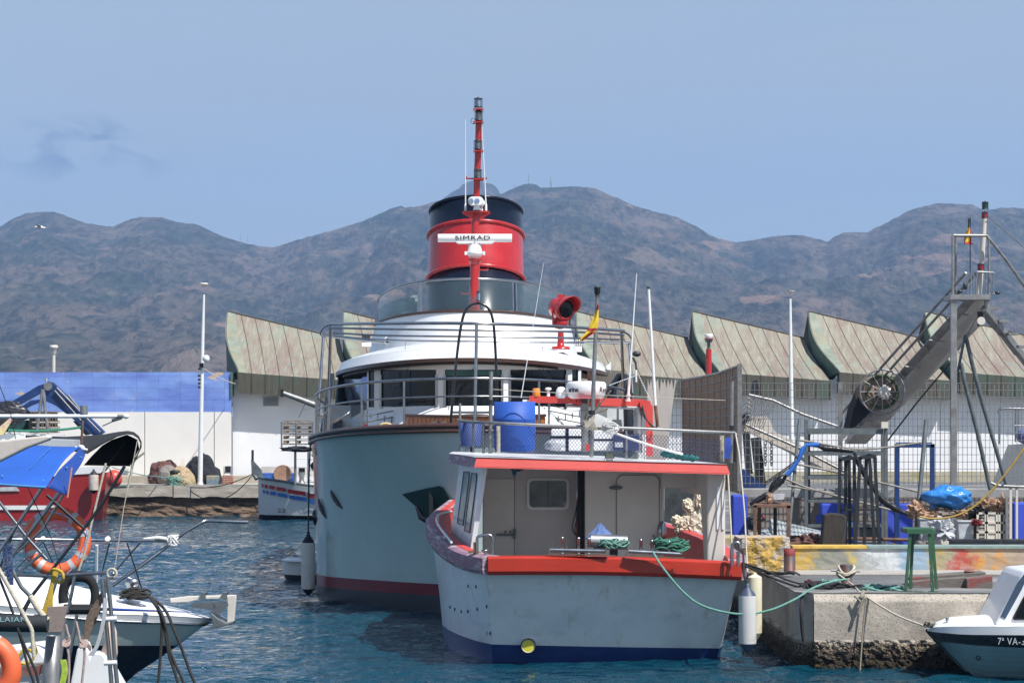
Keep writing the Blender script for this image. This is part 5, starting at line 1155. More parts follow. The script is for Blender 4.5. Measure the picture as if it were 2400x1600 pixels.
# grey mast pole with black masthead light and Spanish flag
mp_ = thing('pole_mast', 'grey pole mast with black masthead light on the cabin roof', 'mast', P(1387, 1071, 42.3))
k = MB(); k.tube([P(1386, 1070, 42.3), P(1392, 870, 42.3), P(1400, 694, 42.3)], [0.036, 0.036, 0.030], 12); k.build('pole', M['galv'], mp_)
k = MB(); c = P(1400, 694, 42.3); k.lathe([(0.045, 0), (0.03, 0.02), (0.045, 0.05), (0.05, 0.06), (0.05, 0.12), (0.056, 0.13), (0.056, 0.155), (0.001, 0.16)], c, n=16); k.build('masthead_light', M['black'], mp_)
k = MB(); k.lathe([(0.055, 0), (0.055, 0.07)], P(1387, 971, 42.3), n=16); k.build('collar', M['black'], mp_)
mfl = bpy.data.materials.new('flag_cloth'); mfl.use_nodes = True; n, l, b = nodes(mfl); b.inputs['Roughness'].default_value = 0.9
uvn = n.new('ShaderNodeAttribute'); uvn.attribute_name = 'band'; rpn = n.new('ShaderNodeValToRGB'); rpn.color_ramp.interpolation = 'CONSTANT'
e = rpn.color_ramp.elements; e[0].color = (0.45, 0.04, 0.05, 1); e[1].position = 0.25; e[1].color = (0.80, 0.55, 0.03, 1); q = rpn.color_ramp.elements.new(0.75); q.color = (0.45, 0.04, 0.05, 1)
l(uvn.outputs['Fac'], rpn.inputs['Fac']); l(rpn.outputs['Color'], b.inputs['Base Color'])
def flag(name, label, outline, d, fold, bandfn, parent=None):      # outline: rows of (uL,uR,v)
    k = MB().sh(True); nu = 10; nv = len(outline)-1
    def fn(t, s_):
        i = min(nv-1, int(s_*nv)); f = s_*nv-i; a = outline[i]; b_ = outline[i+1]; uL = lerp(a[0], b_[0], f); uR = lerp(a[1], b_[1], f); v = lerp(a[2], b_[2], f)
        return P(lerp(uL, uR, t), v, d+fold*math.sin(t*6+s_*4))
    k.grid(nu, nv*3, fn); o = tag(k.build(name, mfl, None, solid=0.002), label, 'flag')
    at = o.data.attributes.new('band', 'FLOAT', 'POINT'); vals = [bandfn(i % (nu+1)/nu, (i//(nu+1))/(nv*3)) for i in range((nu+1)*(nv*3+1))]; at.data.foreach_set('value', vals); return o
flag('spanish_flag', 'small frayed red and yellow Spanish flag on the grey mast of the fishing boat', [(1400, 1403, 712), (1398, 1403, 724), (1391, 1403, 742), (1385, 1403, 755), (1382, 1402, 762), (1379, 1400, 770), (1373, 1396, 778), (1366, 1384, 786), (1360, 1372, 794), (1359, 1365, 799)], 42.2, 0.03, lambda t, s_: 0.1 if s_ < 0.12 else (0.5 if s_ < 0.52 else (0.1 if s_ < 0.66 else (0.5 if t < 0.6 else 0.9))))
# whip antennas
for (lb, a, b_, d, r0, r1, mm_) in (('thin white whip antenna leaning over the yacht wheelhouse windows', (1221, 932), (1274, 617), 44.8, 0.009, 0.004, 0), ('slim white antenna with taped pink base beside the gantry', (1472, 938), (1492, 640), 45.2, 0.020, 0.007, 1), ('thick white pole antenna with black cap at the gantry corner', (1537, 965), (1520, 676), 45.3, 0.026, 0.024, 0)):
    t = thing('whip_antenna', lb, 'antenna', P(a[0], a[1], d), 'antennas on the fishing boat')
    k = MB(); k.tube([P(a[0], a[1], d), P(b_[0], b_[1], d)], [r0, r1], 8); k.build('rod', M['whitepaint'], t)
    if mm_: 
        k = MB(); k.lathe([(0.05, 0), (0.035, 0.03), (0.03, 0.06), (0.038, 0.08), (0.038, 0.12), (0.022, 0.13), (0.026, 0.36), (0.02, 0.38)], P(a[0], a[1]+2, d), (0.06, 0, 1), n=14); k.build('taped_base', mat('pink_tape', (0.62, 0.48, 0.45), 0.7, 0, 0.3, 25), t)
    if b_[0] == 1520:
        k = MB(); k.lathe([(0.03, 0), (0.03, 0.04), (0.001, 0.042)], P(1520, 677, d), n=12); k.build('cap', M['black'], t)
        k = MB(); k.tube([P(1536, 950, d), P(1540, 985, d), P(1541, 1000, d)], 0.03, 8); k.build('mount', M['rust'], t)
# sticks, rope coil, bundle on the railing
t = thing('wooden_sticks', 'bundle of pale wooden sticks lashed upright to the roof rail beside the mast', 'sticks', P(1375, 1000, 42.4))
k = MB()
for a, b_ in (((1375, 985), (1432, 915)), ((1372, 990), (1408, 942)), ((1368, 995), (1380, 936)), ((1380, 975), (1425, 958))): k.beam(P(a[0], a[1], 42.4), P(b_[0], b_[1], 42.3), 0.05 if a[0] > 1370 and b_[0] > 1400 and b_[1] < 950 else 0.02, 0.02)
k.build('stick', M['wood'], t)
k = MB()
for q in range(7): k.tube(spl([P(1366+q*3, 984, 42.2), P(1378-q*2, 1000+q*2, 42.2), P(1392, 990-q*3, 42.2), P(1400-q*4, 1008, 42.2)], 4), 0.007, 4)
k.build('lashing', M['rope'], t)
k = MB()
for q in range(16):
    c = P(1430+random.uniform(-5, 5), 1003+random.uniform(-6, 5), 42.35); rx = random.uniform(0.08, 0.14); rz = random.uniform(0.05, 0.11); ph = random.random()
    k.tube([c+Vector((rx*math.cos(a), 0.03*math.sin(a*2+ph), rz*math.sin(a))) for a in [2*math.pi*i/16 for i in range(16)]], 0.006, 4, closed=True)
k.one('rope_coil', M['ropewhite'], 'tangled coil of thin white line hung on the roof rail', 'rope')
k = MB(); k.tube(sag(P(1440, 1014, 42.4), P(1600, 1064, 42.7), 0.02), 0.02, 8); k.one('white_hose', M['ropewhite'], 'thick white rope slanting down from the roof rail', 'rope')
k = MB(); k.sh(True)
for q in range(9): k.ball(P(1560+q*8, 1063+q*1.4, 43.0), (0.09, 0.12, 0.05), 12, 8, 0.35, 3, q)
k.one('green_net_pile', M['netgreen'], 'teal green net bunched on the cabin roof at the foot of the rail', 'net')
k = MB(); k.tube([P(1150, 912, 42.6), P(1400, 925, 42.5), P(1700, 938, 42.8)], 0.006, 5); k.one('taut_line', M['rope'], 'thin taut line strung between the railing masts above the roof', 'line')
t = thing('foam_crate', 'white foam box strapped with blue tape on the cabin roof', 'box', P(1330, 1055, 44))
k = MB(); k.pbox(1292, 1362, 1005, 1056, 44, 0.4); k.build('body', M['white'], t, bevel=0.02); k = MB(); k.pbox(1290, 1364, 1021, 1027, 43.99, 0.42); k.pbox(1326, 1333, 1004, 1057, 43.985, 0.42); k.build('strap', M['navy'], t)
t = thing('foam_crate', 'white foam box with dark strap behind the mast pole on the cabin roof', 'box', P(1415, 1058, 44))
k = MB(); k.pbox(1390, 1440, 1008, 1056, 44, 0.4); k.build('body', M['white'], t, bevel=0.02); k = MB(); k.pbox(1388, 1442, 1028, 1032, 43.99, 0.42); k.build('strap', M['navy'], t)
t = thing('storage_box', 'dark blue sided box with pale print behind the roof net', 'box', P(1460, 1058, 43.6))
k = MB(); k.pbox(1438, 1498, 1018, 1056, 43.6, 0.4); k.build('body', mat('navy_plastic', (0.03, 0.04, 0.11), 0.5), t, bevel=0.02); k = MB(); k.pbox(1441, 1460, 1036, 1048, 43.59, 0.01); k.build('print', M['clearplastic'], t)
k = MB(); k.sh(True).ball(P(1298, 1042, 43.5), (0.16, 0.1, 0.09), 16, 10, 0.25, 3, 4); k.one('plastic_bag', M['clearplastic'], 'crumpled translucent bag in front of the foam box', 'bag')
k = MB(); k.pbox(1373, 1383, 1040, 1056, 43.4, 0.1); k.one('red_can', M['redflat'], 'small red can at the foot of the mast pole', 'can', bevel=0.008)
k = MB(); k.sh(True).grid(1, 1, lambda t, s_: (0, 0, 0)); 
k = MB()
for q in range(6): k.tube(spl([P(1701+q*2, 1025, 42.7), P(1699+q*3, 1045, 42.68), P(1698+q*2, 1074, 42.7)], 4), 0.01, 4)
k.one('blue_hank', mat('blue_cord', (0.03, 0.09, 0.45), 0.8), 'hank of blue cord tied at the right corner of the roof rail', 'rope')
# rollers on the transom
rl_ = thing('net_roller', 'long steel net roller frame with upright pins bolted to the red transom rim', 'roller', P(1450, 1300, 40.8))
for (u0, u1, v0, v1) in ((1288, 1420, 1288, 1291), (1471, 1598, 1291, 1298)):
    k = MB(); k.cyl(P(u0, v0, 40.8), P(u1, v1, 40.8), 0.030); k.build('roller', M['steel'], rl_)
    k = MB(); k.beam(P(u0-6, v0+9, 40.8), P(u1+6, v1+9, 40.8), 0.12, 0.015)
    for u in (u0, u1): k.beam(P(u, v0+8, 40.8), P(u, v0-7 if u == u0 else v1-7, 40.8), 0.02, 0.08)
    k.build('bracket', M['rust'], rl_)
for (u, v0) in ((1318, 1259), (1356, 1260), (1380, 1261), (1502, 1264), (1528, 1266), (1568, 1268)):
    k = MB(); c = P(u, 1296, 41.15); h_ = (1296-v0)/F*41.15; k.lathe([(0.03, 0), (0.025, 0.01), (0.025, h_*0.9), (0.03, h_*0.92), (0.03, h_), (0.01, h_+0.015)], c, n=12); k.build('upright_pin', M['steel'], rl_)
for (u, v0, v1) in ((1295, 1270, 1290), (1328, 1270, 1290), (1510, 1276, 1292)):
    k = MB(); k.tube([P(u, v1, 41.3), P(u, v0, 41.3)], [0.012, 0.003], 6); k.build('spike', M['greysteel'], rl_)
dr_ = thing('winch_drum', 'polished steel drum winch behind the transom with green line on it', 'winch', P(1428, 1290, 41.5))
k = MB(); k.cyl(P(1384, 1267, 41.5), P(1470, 1270, 41.5), 0.115, 32); k.build('drum', mat('brushed_steel', (0.62, 0.62, 0.6), 0.35, 1.0, 0.05, 3), dr_)
k = MB(); k.pbox(1392, 1470, 1284, 1287, 41.2, 0.3); k.pbox(1430, 1448, 1286, 1300, 41.3, 0.2); k.cyl(P(1380, 1267, 41.5), P(1385, 1267, 41.5), 0.05); k.pbox(1393, 1399, 1275, 1287, 41.2, 0.1); k.build('tray', M['darksteel'], dr_)
def ropepile(name, label, u0, u1, vb, h, d, m_, n_=20, r=0.014, dep=0.25, cat='rope'):
    k = MB()
    for q in range(n_):
        uc = lerp(u0, u1, random.uniform(0.2, 0.8)); w_ = (u1-u0)*random.uniform(0.18, 0.42)/F*d; f = random.random(); z_ = (h*(1-abs(2*(uc-u0)/(u1-u0)-1)**2)*f)/F*d
        c = P(uc, vb, d)+Vector((0, random.uniform(0, dep), z_+r)); ph = random.random()*6
        k.tube([c+Vector((w_*math.cos(a)*(1+0.15*math.sin(3*a+ph)), dep*0.5*math.sin(a), 0.035*math.sin(2*a+ph)+0.01)) for a in [2*math.pi*i/18 for i in range(18)]], r, 6, closed=True)
    return k.one(name, m_, label, cat)
ropepile('rope_pile', 'turquoise line heaped on the winch tray', 1398, 1466, 1283, 14, 41.3, M['ropegreen'], 16, 0.012, 0.15)
ropepile('rope_pile', 'dark green coil of rope at the right end of the net roller', 1535, 1605, 1293, 24, 41.2, mat('dark_green_rope', (0.045, 0.17, 0.12), 0.9, 0, 0.4, 40, 0.6, 120), 26, 0.016, 0.25)
k = MB().sh(True)
def clo(t, s_):
    a = 2*math.pi*t; r = (0.06+0.95*s_)*0.24*(1+0.18*math.sin(7*a+3*s_)); return P(1406, 1262, 41.6)+Vector((r*math.cos(a)*1.0, r*0.5*math.sin(a), 0.25*(1-s_)**1.2+0.02*math.sin(9*a)*s_+0.02*noise.noise(Vector((a*2, s_*5, 0)))))
k.grid(56, 14, clo); k.one('blue_cloth', mat('blue_cotton', (0.10, 0.16, 0.34), 0.9, 0, 0.15, 4, 0.2, 20), 'crumpled blue cloth draped over the winch behind the transom', 'cloth')
# bent pipe rails and cleats at the quarters
k = MB(); k.tube(spl([P(1118, 1305, 41.1), P(1118, 1270, 41.1), P(1119, 1259, 41.1), P(1127, 1255, 41.1), P(1145, 1253, 41.1), P(1153, 1258, 41.1), P(1155, 1270, 41.1), P(1155, 1303, 41.1)], 4), 0.024, 8); hr = k.build('hand_hoop', M['steel'], fbt)
k = MB(); k.lathe([(0.03, 0), (0.018, 0.03), (0.02, 0.08), (0.05, 0.10), (0.05, 0.12), (0.001, 0.125)], P(1137, 1305, 41.0), n=12); k.beam(P(1128, 1290, 41), P(1145, 1288, 41), 0.03); k.build('cleat', M['steel'], fbt)
k = MB(); k.pbox(1109, 1115, 1270, 1305, 41.1, 0.05); k.beam(P(1097, 1293, 41.1), P(1114, 1292, 41.1), 0.05, 0.04); k.build('latch_block', M['rust'], fbt)
k = MB(); k.tube(spl([P(1064, 1197, 50), P(1040, 1201, 47.5), P(1028, 1206, 46), P(1023, 1218, 44.8), P(1030, 1234, 44), P(1046, 1255, 43), P(1058, 1270, 42.4)], 5), 0.022, 8)
for u, v, d, v2 in ((1027, 1210, 45.5, 1250), (1043, 1250, 43.4, 1280)): k.tube([P(u, v, d), P(u-3, v2, d)], 0.02, 6)
k.build('quarter_rail', M['whitepaint'], fbt)
k = MB(); k.tube(spl([P(1716, 1325, 41), P(1715, 1290, 41), P(1720, 1273, 41), P(1731, 1272, 41), P(1735, 1285, 41)], 4), 0.03, 8); k.tube([P(1730, 1325, 41), P(1730, 1292, 41)], 0.028, 8); k.build('hand_hoop', M['steel'], fbt)
k = MB(); k.lathe([(0.02, -0.1), (0.16, -0.06), (0.2, 0), (0.16, 0.03), (0.001, 0.04)], P(1553, 1246, 43.6), (1, -0.3, 0), 24); k.build('hauler_disc', M['steel'], fbt)
# stove pipe and wrapped tarpaulin figure on deck
t = thing('wrapped_tarpaulin', 'cream tarpaulin wrapped and tied round gear on the starboard deck', 'tarpaulin', P(1612, 1320, 46.6))
k = MB()
for (u, v, ru, rv, sd) in ((1638, 1170, 11, 22, 1), (1612, 1185, 12, 16, 2), (1622, 1235, 30, 42, 3), (1610, 1262, 24, 20, 4), (1590, 1222, 16, 14, 5), (1652, 1225, 12, 24, 6), (1600, 1240, 20, 12, 8)):
    k.ball(P(u, v, 46.6), (ru/F*46.6, 0.12, rv/F*46.6), 30, 22, 0.26, 2.6, sd, 5)
k.build('sheet', M['tarp'], t)
k = MB()
for q in (0, 2, 4): k.tube(spl([P(1604, 1190+q*15, 46.35), P(1620, 1200+q*17, 46.3), P(1640, 1188+q*18, 46.35)], 4), 0.01, 4)
k.tube(spl([P(1608, 1215, 46.3), P(1620, 1250, 46.28), P(1650, 1272, 46.3)], 4), 0.01, 4); k.build('lashing', M['ropeblack'], t)
k = MB(); k.tube([P(1612, 1275, 46.6), P(1612, 1340, 46.6)], 0.04); k.tube([P(1625, 1275, 46.6), P(1625, 1340, 46.6)], 0.035); k.build('stand', M['darksteel'], t)
# lines of the fishing boat to the quay, hanging fenders
k = MB(); k.tube(spl([P(1530, 1292, 40.6), P(1550, 1325, 40.35), P(1600, 1385, 40.2), P(1650, 1420, 40.1), P(1730, 1438, 40.1), P(1800, 1430, 40.2), P(1860, 1405, 40.4), P(1910, 1375, 40.8), P(1960, 1360, 41.4), P(1990, 1357, 42.2)], 6), 0.018, 8)
k.one('mooring_rope', M['ropegreen'], 'turquoise mooring rope sagging from the transom to the quay bollard', 'rope')
k = MB(); k.tube(spl([P(1740, 1322, 41.2), P(1790, 1345, 41.6), P(1850, 1368, 41.8), P(1900, 1380, 42.2), P(1975, 1378, 42.4)], 6), 0.02, 8); k.tube(spl([P(1740, 1318, 41.2), P(1790, 1335, 41.8), P(1870, 1366, 42.0), P(1960, 1374, 42.4)], 6), 0.016, 8)
k.one('dark_mooring_rope', M['ropeblack'], 'pair of black mooring ropes from the boat corner along the quay edge', 'rope')
for (lb, u0, u1, v0, v1, d, mb2, me, tp) in (('white fender with dark blue ends hanging at the starboard corner of the transom', 1731, 1773, 1395, 1507, 40.2, M['fender'], mat('slate_blue_cap', (0.05, 0.07, 0.12), 0.5), 22),
                                            ('yellowed fender partly hidden behind the white one at the quay corner', 1752, 1786, 1352, 1482, 41.4, M['oldfender'], M['oldfender'], 8)):
    fender('fender', lb, u0, u1, v0, v1, d, mb2, me, tp, ropeto=[P((u0+u1)/2-8, 1350, d), P(1742, 1295, 41)] if u0 == 1731 else None, tip=22)
# stern ropes running up from the rail corner
k = MB(); k.tube([P(1724, 1015, 42.9), P(1732, 1060, 42.6), P(1745, 1200, 42.2), P(1752, 1340, 41.6)], 0.014, 6); k.one('hanging_rope', M['rope'], 'pale rope hanging from the roof rail corner down to the quay', 'rope')
k = MB(); k.tube([P(1706, 1104, 42.7), P(1710, 1180, 42.4), P(1716, 1290, 42.0)], 0.014, 6); k.one('hanging_rope', M['rope'], 'pale rope hanging inside the right corner of the cabin roof', 'rope')
# ================================================================== FAR QUAY FURNITURE AND BOATS (left)
t = thing('lamp_post', 'tall white lamp post with camera box and dish standing on the far quay', 'lamp post', P(469, 1139, 101.2), 'lamp posts')
D = 101.2
def Y(px, d): return px/F*d
k = MB(); k.tube([P(469, 1139, D), P(471, 1000, D), P(475, 800, D), P(478, 690, D)], [Y(6, D), Y(5.2, D), Y(4, D), Y(2.6, D)], 12); k.lathe([(Y(8, D), 0), (Y(7, D), 0.15)], P(469, 1139, D), n=12); k.build('pole', M['whitepaint'], t)
k = MB(); k.lathe([(Y(3, D), 0), (Y(4, D), Y(4, D)), (Y(10, D), Y(7, D)), (Y(10.5, D), Y(9, D)), (Y(8, D), Y(11, D))], P(478, 674, D), n=20); k.build('lamp_head', M['cream'], t)
k = MB(); k.prism([P(452, 813, D), P(459, 811, D), P(465, 829, D), P(459, 832, D)], (0, 0.1, 0)); k.beam(P(462, 822, D), P(473, 824, D), 0.04); k.build('floodlight', M['galv'], t)
k = MB(); k.sh(True).lathe([(0.001, 0), (Y(5, D), -0.03), (Y(8.5, D), -0.12)], P(485, 841, D-0.15), (0.2, 1, -0.1), 20); k.build('dish', M['white'], t, solid=0.01)
k = MB(); k.pbox(467, 477, 851, 861, D-0.1, 0.2); k.pbox(464, 470, 862, 866, D-0.1, 0.1); 
for i in range(4): k.ball(P(467, 880+i*9, D-0.12), (0.06, 0.06, 0.05))
k.build('camera_box', M['darksteel'], t)
k = MB(); k.tube(sag(P(476, 863, D), P(551, 899, 104.5), 0.06), 0.018, 5); k.one('overhead_cable', M['cream'], 'pale cable running from the lamp post to the corner of the building', 'cable')
t = thing('lamp_post', 'cream lamp post with boxy head rising behind the blue wall', 'lamp post', P(126, 1130, 106), 'lamp posts')
k = MB(); k.tube([P(124, 1120, 106), P(126, 830, 106)], [0.1, 0.07], 10); k.build('pole', M['cream'], t); k = MB(); k.lathe([(0.1, 0), (0.16, 0.22), (0.18, 0.24), (0.18, 0.32), (0.14, 0.36)], P(126, 829, 106), n=16); k.build('lamp_head', M['cream'], t)
t = thing('lamp_post', 'tall white lamp post in front of the third copper roof from the right', 'lamp post', P(1853, 1129, 102.5), 'lamp posts')
k = MB(); k.tube([P(1856, 1129, 102.5), P(1854, 900, 102.5), P(1852, 700, 102.5)], [0.105, 0.09, 0.05], 10); k.build('pole', M['whitepaint'], t); k = MB(); k.lathe([(0.04, 0), (0.05, 0.08), (0.17, 0.13), (0.17, 0.17)], P(1852, 691, 102.5), n=16); k.build('lamp_head', M['cream'], t)
t = thing('beacon_post', 'red post with white flared lamp head standing before the copper roofs', 'beacon', P(1661, 1050, 70))
k = MB(); k.tube([P(1661, 1100, 70), P(1661, 818, 70)], 0.08, 12); k.build('pole', M['red'], t); k = MB(); k.lathe([(0.045, 0), (0.045, 0.2), (0.09, 0.22), (0.12, 0.32)], P(1661, 820, 70), n=16); k.build('neck', M['greysteel'], t)
k = MB(); k.lathe([(0.07, 0), (0.10, 0.06), (0.115, 0.10), (0.115, 0.15), (0.10, 0.17)], P(1661, 797, 70), n=16); k.build('lamp_head', M['whitepaint'], t); k = MB(); k.tube([P(1652, 793, 69.85), P(1661, 794, 69.85), P(1670, 793, 69.85)], 0.012, 6); k.build('red_stripe', M['red'], t)
# nets, bollard, blocks on the far quay
for (nm, lb, u, vb, ru, h, d, mm_, sd) in (('net_heap', 'brown net heap with grey float cloth at the foot of the wall', 386, 1118, 37, 40, 102.6, 'netbrown', 1), ('net_heap', 'large black net heap beside the white lamp post', 474, 1138, 44, 72, 102.4, 'netblack', 2), ('net_heap', 'beige and green net heap in front of the black one', 424, 1139, 36, 46, 101.0, 'netbeige', 3)):
    k = MB(); k.ball(P(u, vb, d)+Vector((0, 0, 0)), (Y(ru, d), 0.55, Y(h, d)), 40, 30, 0.10, 2.2, sd, 5); o = k.one(nm, M[mm_], lb, 'fishing net', 'net heaps on the far quay')
    if sd == 1: k = MB(); k.ball(P(395, 1118, 102.3), (Y(28, d), 0.5, Y(28, d)), 24, 14, 0.08, 2, 5); k.build('float_cloth', mat('grey_cloth', (0.22, 0.20, 0.18), 0.95, 0, 0.2, 6), o)
t = thing('bollard', 'black mushroom bollard with green rope on the far quay', 'bollard', P(411, 1140, 100.8))
k = MB(); k.lathe([(Y(17, D), 0), (Y(16, D), Y(4, D)), (Y(9, D), Y(8, D)), (Y(8, D), Y(26, D)), (Y(13, D), Y(30, D)), (Y(14, D), Y(36, D)), (Y(8, D), Y(39, D))], P(411, 1140, 100.8), n=20); k.build('post', M['black'], t)
k = MB()
for q in range(22):
    c = P(408+random.uniform(-6, 12), 1128+random.uniform(-10, 8), 100.5); rx = random.uniform(0.1, 0.28); k.tube([c+Vector((rx*math.cos(a), 0.25*math.sin(a), 0.08*math.sin(a*2+q)+rx*0.3*math.sin(a))) for a in [2*math.pi*i/14 for i in range(14)]], 0.016, 5, closed=True)
k.one('rope_pile', M['ropegreen'], 'turquoise rope tangled round the far quay bollard', 'rope')
for lb, a, b_, dr_, m_ in (('green mooring line from the red boat to the far quay bollard', P(262, 1094, 96.5), P(404, 1118, 100.5), 0.1, 'ropegreen'), ('second green line from the red boat along the quay edge', P(270, 1137, 99.8), P(402, 1139, 100.0), 0.03, 'ropegreen'), ('dark line from the far bollard to the striped boat bow', P(425, 1138, 100.3), P(592, 1110, 97), 0.25, 'ropeblack'), ('slack dark line hanging below the first to the striped boat bow', P(425, 1128, 100.3), P(592, 1112, 97), 0.85, 'ropeblack')):
    k = MB(); k.tube(sag(a, b_, dr_), 0.018, 5); k.one('mooring_line', M[m_], lb, 'rope')
k = MB(); k.pbox(483, 511, 1114, 1138, 101.5, 0.5); k.one('concrete_block', mat('blue_stained_block', (0.30, 0.27, 0.20), 0.9, 0, 0.2, 3, 0.2, 20, stain=[((0.10, 0.20, 0.30), (3, 3, 3), 0.5, 0.6, 0.8)]), 'squat block with worn blue paint beside the brick stack', 'block', bevel=0.04)
mbk = mat('brickwork', (0.34, 0.12, 0.07), 0.9, 0, 0.2, 10); n, l, b = nodes(mbk); br = n.new('ShaderNodeTexBrick'); tcn = n.new('ShaderNodeTexCoord'); mpn = n.new('ShaderNodeMapping'); mpn.inputs['Rotation'].default_value = (R(90), 0, 0); l(tcn.outputs['Object'], mpn.inputs['Vector']); l(mpn.outputs[0], br.inputs['Vector'])
br.inputs['Scale'].default_value = 1; br.inputs['Brick Width'].default_value = 0.22; br.inputs['Row Height'].default_value = 0.07; br.inputs['Mortar Size'].default_value = 0.008; br.inputs['Color1'].default_value = (0.36, 0.12, 0.07, 1); br.inputs['Color2'].default_value = (0.28, 0.09, 0.05, 1); br.inputs['Mortar'].default_value = (0.45, 0.38, 0.32, 1); l(br.outputs['Color'], b.inputs['Base Color'])
k = MB(); k.pbox(521, 544, 1114, 1139, 101.3, 0.45); k.one('brick_stack', mbk, 'small square stack of red bricks on the far quay', 'bricks', bevel=0.01)
t = thing('pump_box', 'small dark motor in a grey frame on top of the brick stack', 'motor', P(533, 1113, 101.4)); k = MB(); k.pbox(527, 540, 1092, 1106, 101.4, 0.3); k.build('body', M['black'], t, bevel=0.02); k = MB(); k.pbox(524, 543, 1106, 1109, 101.3, 0.4); k.beam(P(525, 1092, 101.3), P(525, 1113, 101.3), 0.03); k.beam(P(541, 1092, 101.3), P(541, 1113, 101.3), 0.03); k.build('frame', M['galv'], t)
# generic small hull, side on: outline functions in pixels at depth, real breadth
def sidehull(k, us, vtop, vbot, d, breadth, bowx, n=7, sgn=1, flare=0.25):
    rows = []
    for j in range(n+1):
        f = j/n; row = []
        for u in us:
            b_ = breadth*max(0.02, min(1, abs(u-bowx)/((max(us)-min(us))*0.55)))**0.6
            row.append(P(u, lerp(vtop(u), vbot(u), f), d)+Vector((0, -b_/2*(1-flare*f)+breadth/2, 0)))
        rows.append(row)
    w_ = len(us); k.sh(True).add([p for r_ in rows for p in r_], [(j*w_+i, j*w_+i+1, (j+1)*w_+i+1, (j+1)*w_+i) for j in range(n) for i in range(w_-1)])
    back = [[Vector((p.x, 2*(d+breadth/2)-p.y, p.z)) for p in r_] for r_ in rows]
    k.add([p for r_ in back for p in r_], [(j*w_+i, (j+1)*w_+i, (j+1)*w_+i+1, j*w_+i+1) for j in range(n) for i in range(w_-1)])
    k.sh(False).add(rows[0]+back[0], [(i, i+1, w_+i+1, w_+i) for i in range(w_-1)])
    for e in (0, w_-1): k.add([r_[e] for r_ in rows]+[r_[e] for r_ in back], [(j, j+1, n+2+j, n+1+j) for j in range(n)])
    return k
# striped boat 22
D = 96.5
sb = thing('striped_boat', 'white fishing boat numbered 22 with red and blue dashes along its bow', 'boat', P(680, 1216, D))
us = [598, 602, 608, 618, 635, 660, 690, 720, 750, 790]
def svt(u): return interp([(598, 1118), (610, 1122), (650, 1126), (735, 1138), (800, 1145)], u)
mshull = mat('white_blue_hull', (0.58, 0.64, 0.67), 0.4, 0, 0.06, 2)
k = sidehull(MB(), us, svt, lambda u: interp([(598, 1208), (610, 1210), (800, 1210)], u)+0, D, 2.6, 596); k.build('hull', mshull, sb)
k = sidehull(MB(), [u+2 for u in us], lambda u: 1208, lambda u: 1218, D-0.02, 2.5, 598, 2); k.build('waterline_band', M['navy'], sb)
def hb_(u): return 2.6*max(0.02, min(1, abs(u-596)/((790-598)*0.55)))**0.6
def onh(u, v): f = (v-svt(u))/(1209-svt(u)); return P(u, v, D)+Vector((0, -hb_(u)/2*(1-0.25*f)+1.3-0.08, 0))
for nm, m_, off, th in (('red_dash', M['red'], 13, 9.5), ('blue_dash', mat('mid_blue_paint', (0.03, 0.14, 0.50), 0.5), 27, 9)):
    for (a, b_) in ((608, 612), (616, 622), (627, 640), (645, 668), (673, 716), (721, 760)):
        o_ = off+(a-608)*0.055; k = MB(); ov = 0 if nm == 'red_dash' else 3
        k.poly([onh(a+ov, svt(a)+o_), onh(b_+ov, svt(b_)+o_), onh(b_+ov, svt(b_)+o_+th*lerp(0.9, 1.1, (a-608)/150)), onh(a+ov, svt(a)+o_+th*lerp(0.9, 1.1, (a-608)/150))]); k.build(nm, m_, sb)
lettering('22', 0.22, M['black'], sb, face_cam(onh(657, 1197)+Vector((0, -0.03, 0))), 0.003, sx=1.4)
lettering('GI', 0.12, M['white'], sb, face_cam(onh(731, 1154)+Vector((0, -0.04, 0))), 0.003)
k = MB(); k.tube([onh(u, svt(u))+Vector((0, -0.02, 0)) for u in us[1:]], 0.05, 6); k.tube([P(602, 1122, D+1.2), P(594, 1110, D+1.3), P(592, 1080, D+1.3)], [0.09, 0.08, 0.06], 6); k.prism([P(588, 1078, D+1.2), P(596, 1082, D+1.2), P(612, 1100, D+1.2), P(618, 1122, D+1.2), P(598, 1122, D+1.2), P(590, 1108, D+1.2)], (0, 0.15, 0)); k.build('stem_post', M['greysteel'], sb)
k = MB(); k.pbox(612, 735, 1093, 1118, D+2.1, 0.06); k.build('far_bulwark', M['greypaint'], sb); k = MB(); k.tube([P(592, 1088, D+1.3), P(592, 1054, D+1.3)], 0.05, 6); k.build('bow_pole', M['darksteel'], sb)
k = MB(); k.tube([P(692, 1132, D+.8), P(692, 1050, D+.8)], 0.05, 8); k.tube([P(692, 1075, D+.8), P(735, 1075, D+.8)], 0.02, 6); k.build('deck_mast', M['whitepaint'], sb)
for (a, b_) in ((615, 645), (676, 690)):
    k = MB(); k.pbox(a, b_, 1108, 1131, D+1.2, 0.4); k.one('blue_crate', mat('blue_crate_plastic', (0.03, 0.10, 0.36), 0.6), 'blue box on deck of the striped boat, %s of the round brown reel' % ('left' if a < 650 else 'right'), 'crate', bevel=0.02)
k = MB(); k.lathe([(Y(21, D), 0), (Y(21, D), 0.3)], P(662, 1110, D+1.1), (0, 1, 0), 28); k.one('round_net_reel', mat('brown_float', (0.32, 0.18, 0.12), 0.9, 0, 0.25, 4, 0.3, 20), 'round brown reel cover between the blue boxes of the striped boat', 'reel')
t = thing('winch', 'grey capstan winch on the striped boat deck', 'winch', P(707, 1132, D+1)); k = MB(); k.lathe([(0.15, 0), (0.09, 0.1), (0.09, 0.25), (0.13, 0.35), (0.13, 0.42)], P(707, 1132, D+1), n=14); k.build('drum', M['galv'], t); k = MB(); k.pbox(700, 714, 1096, 1108, D+1, 0.2); k.build('motor', M['black'], t)
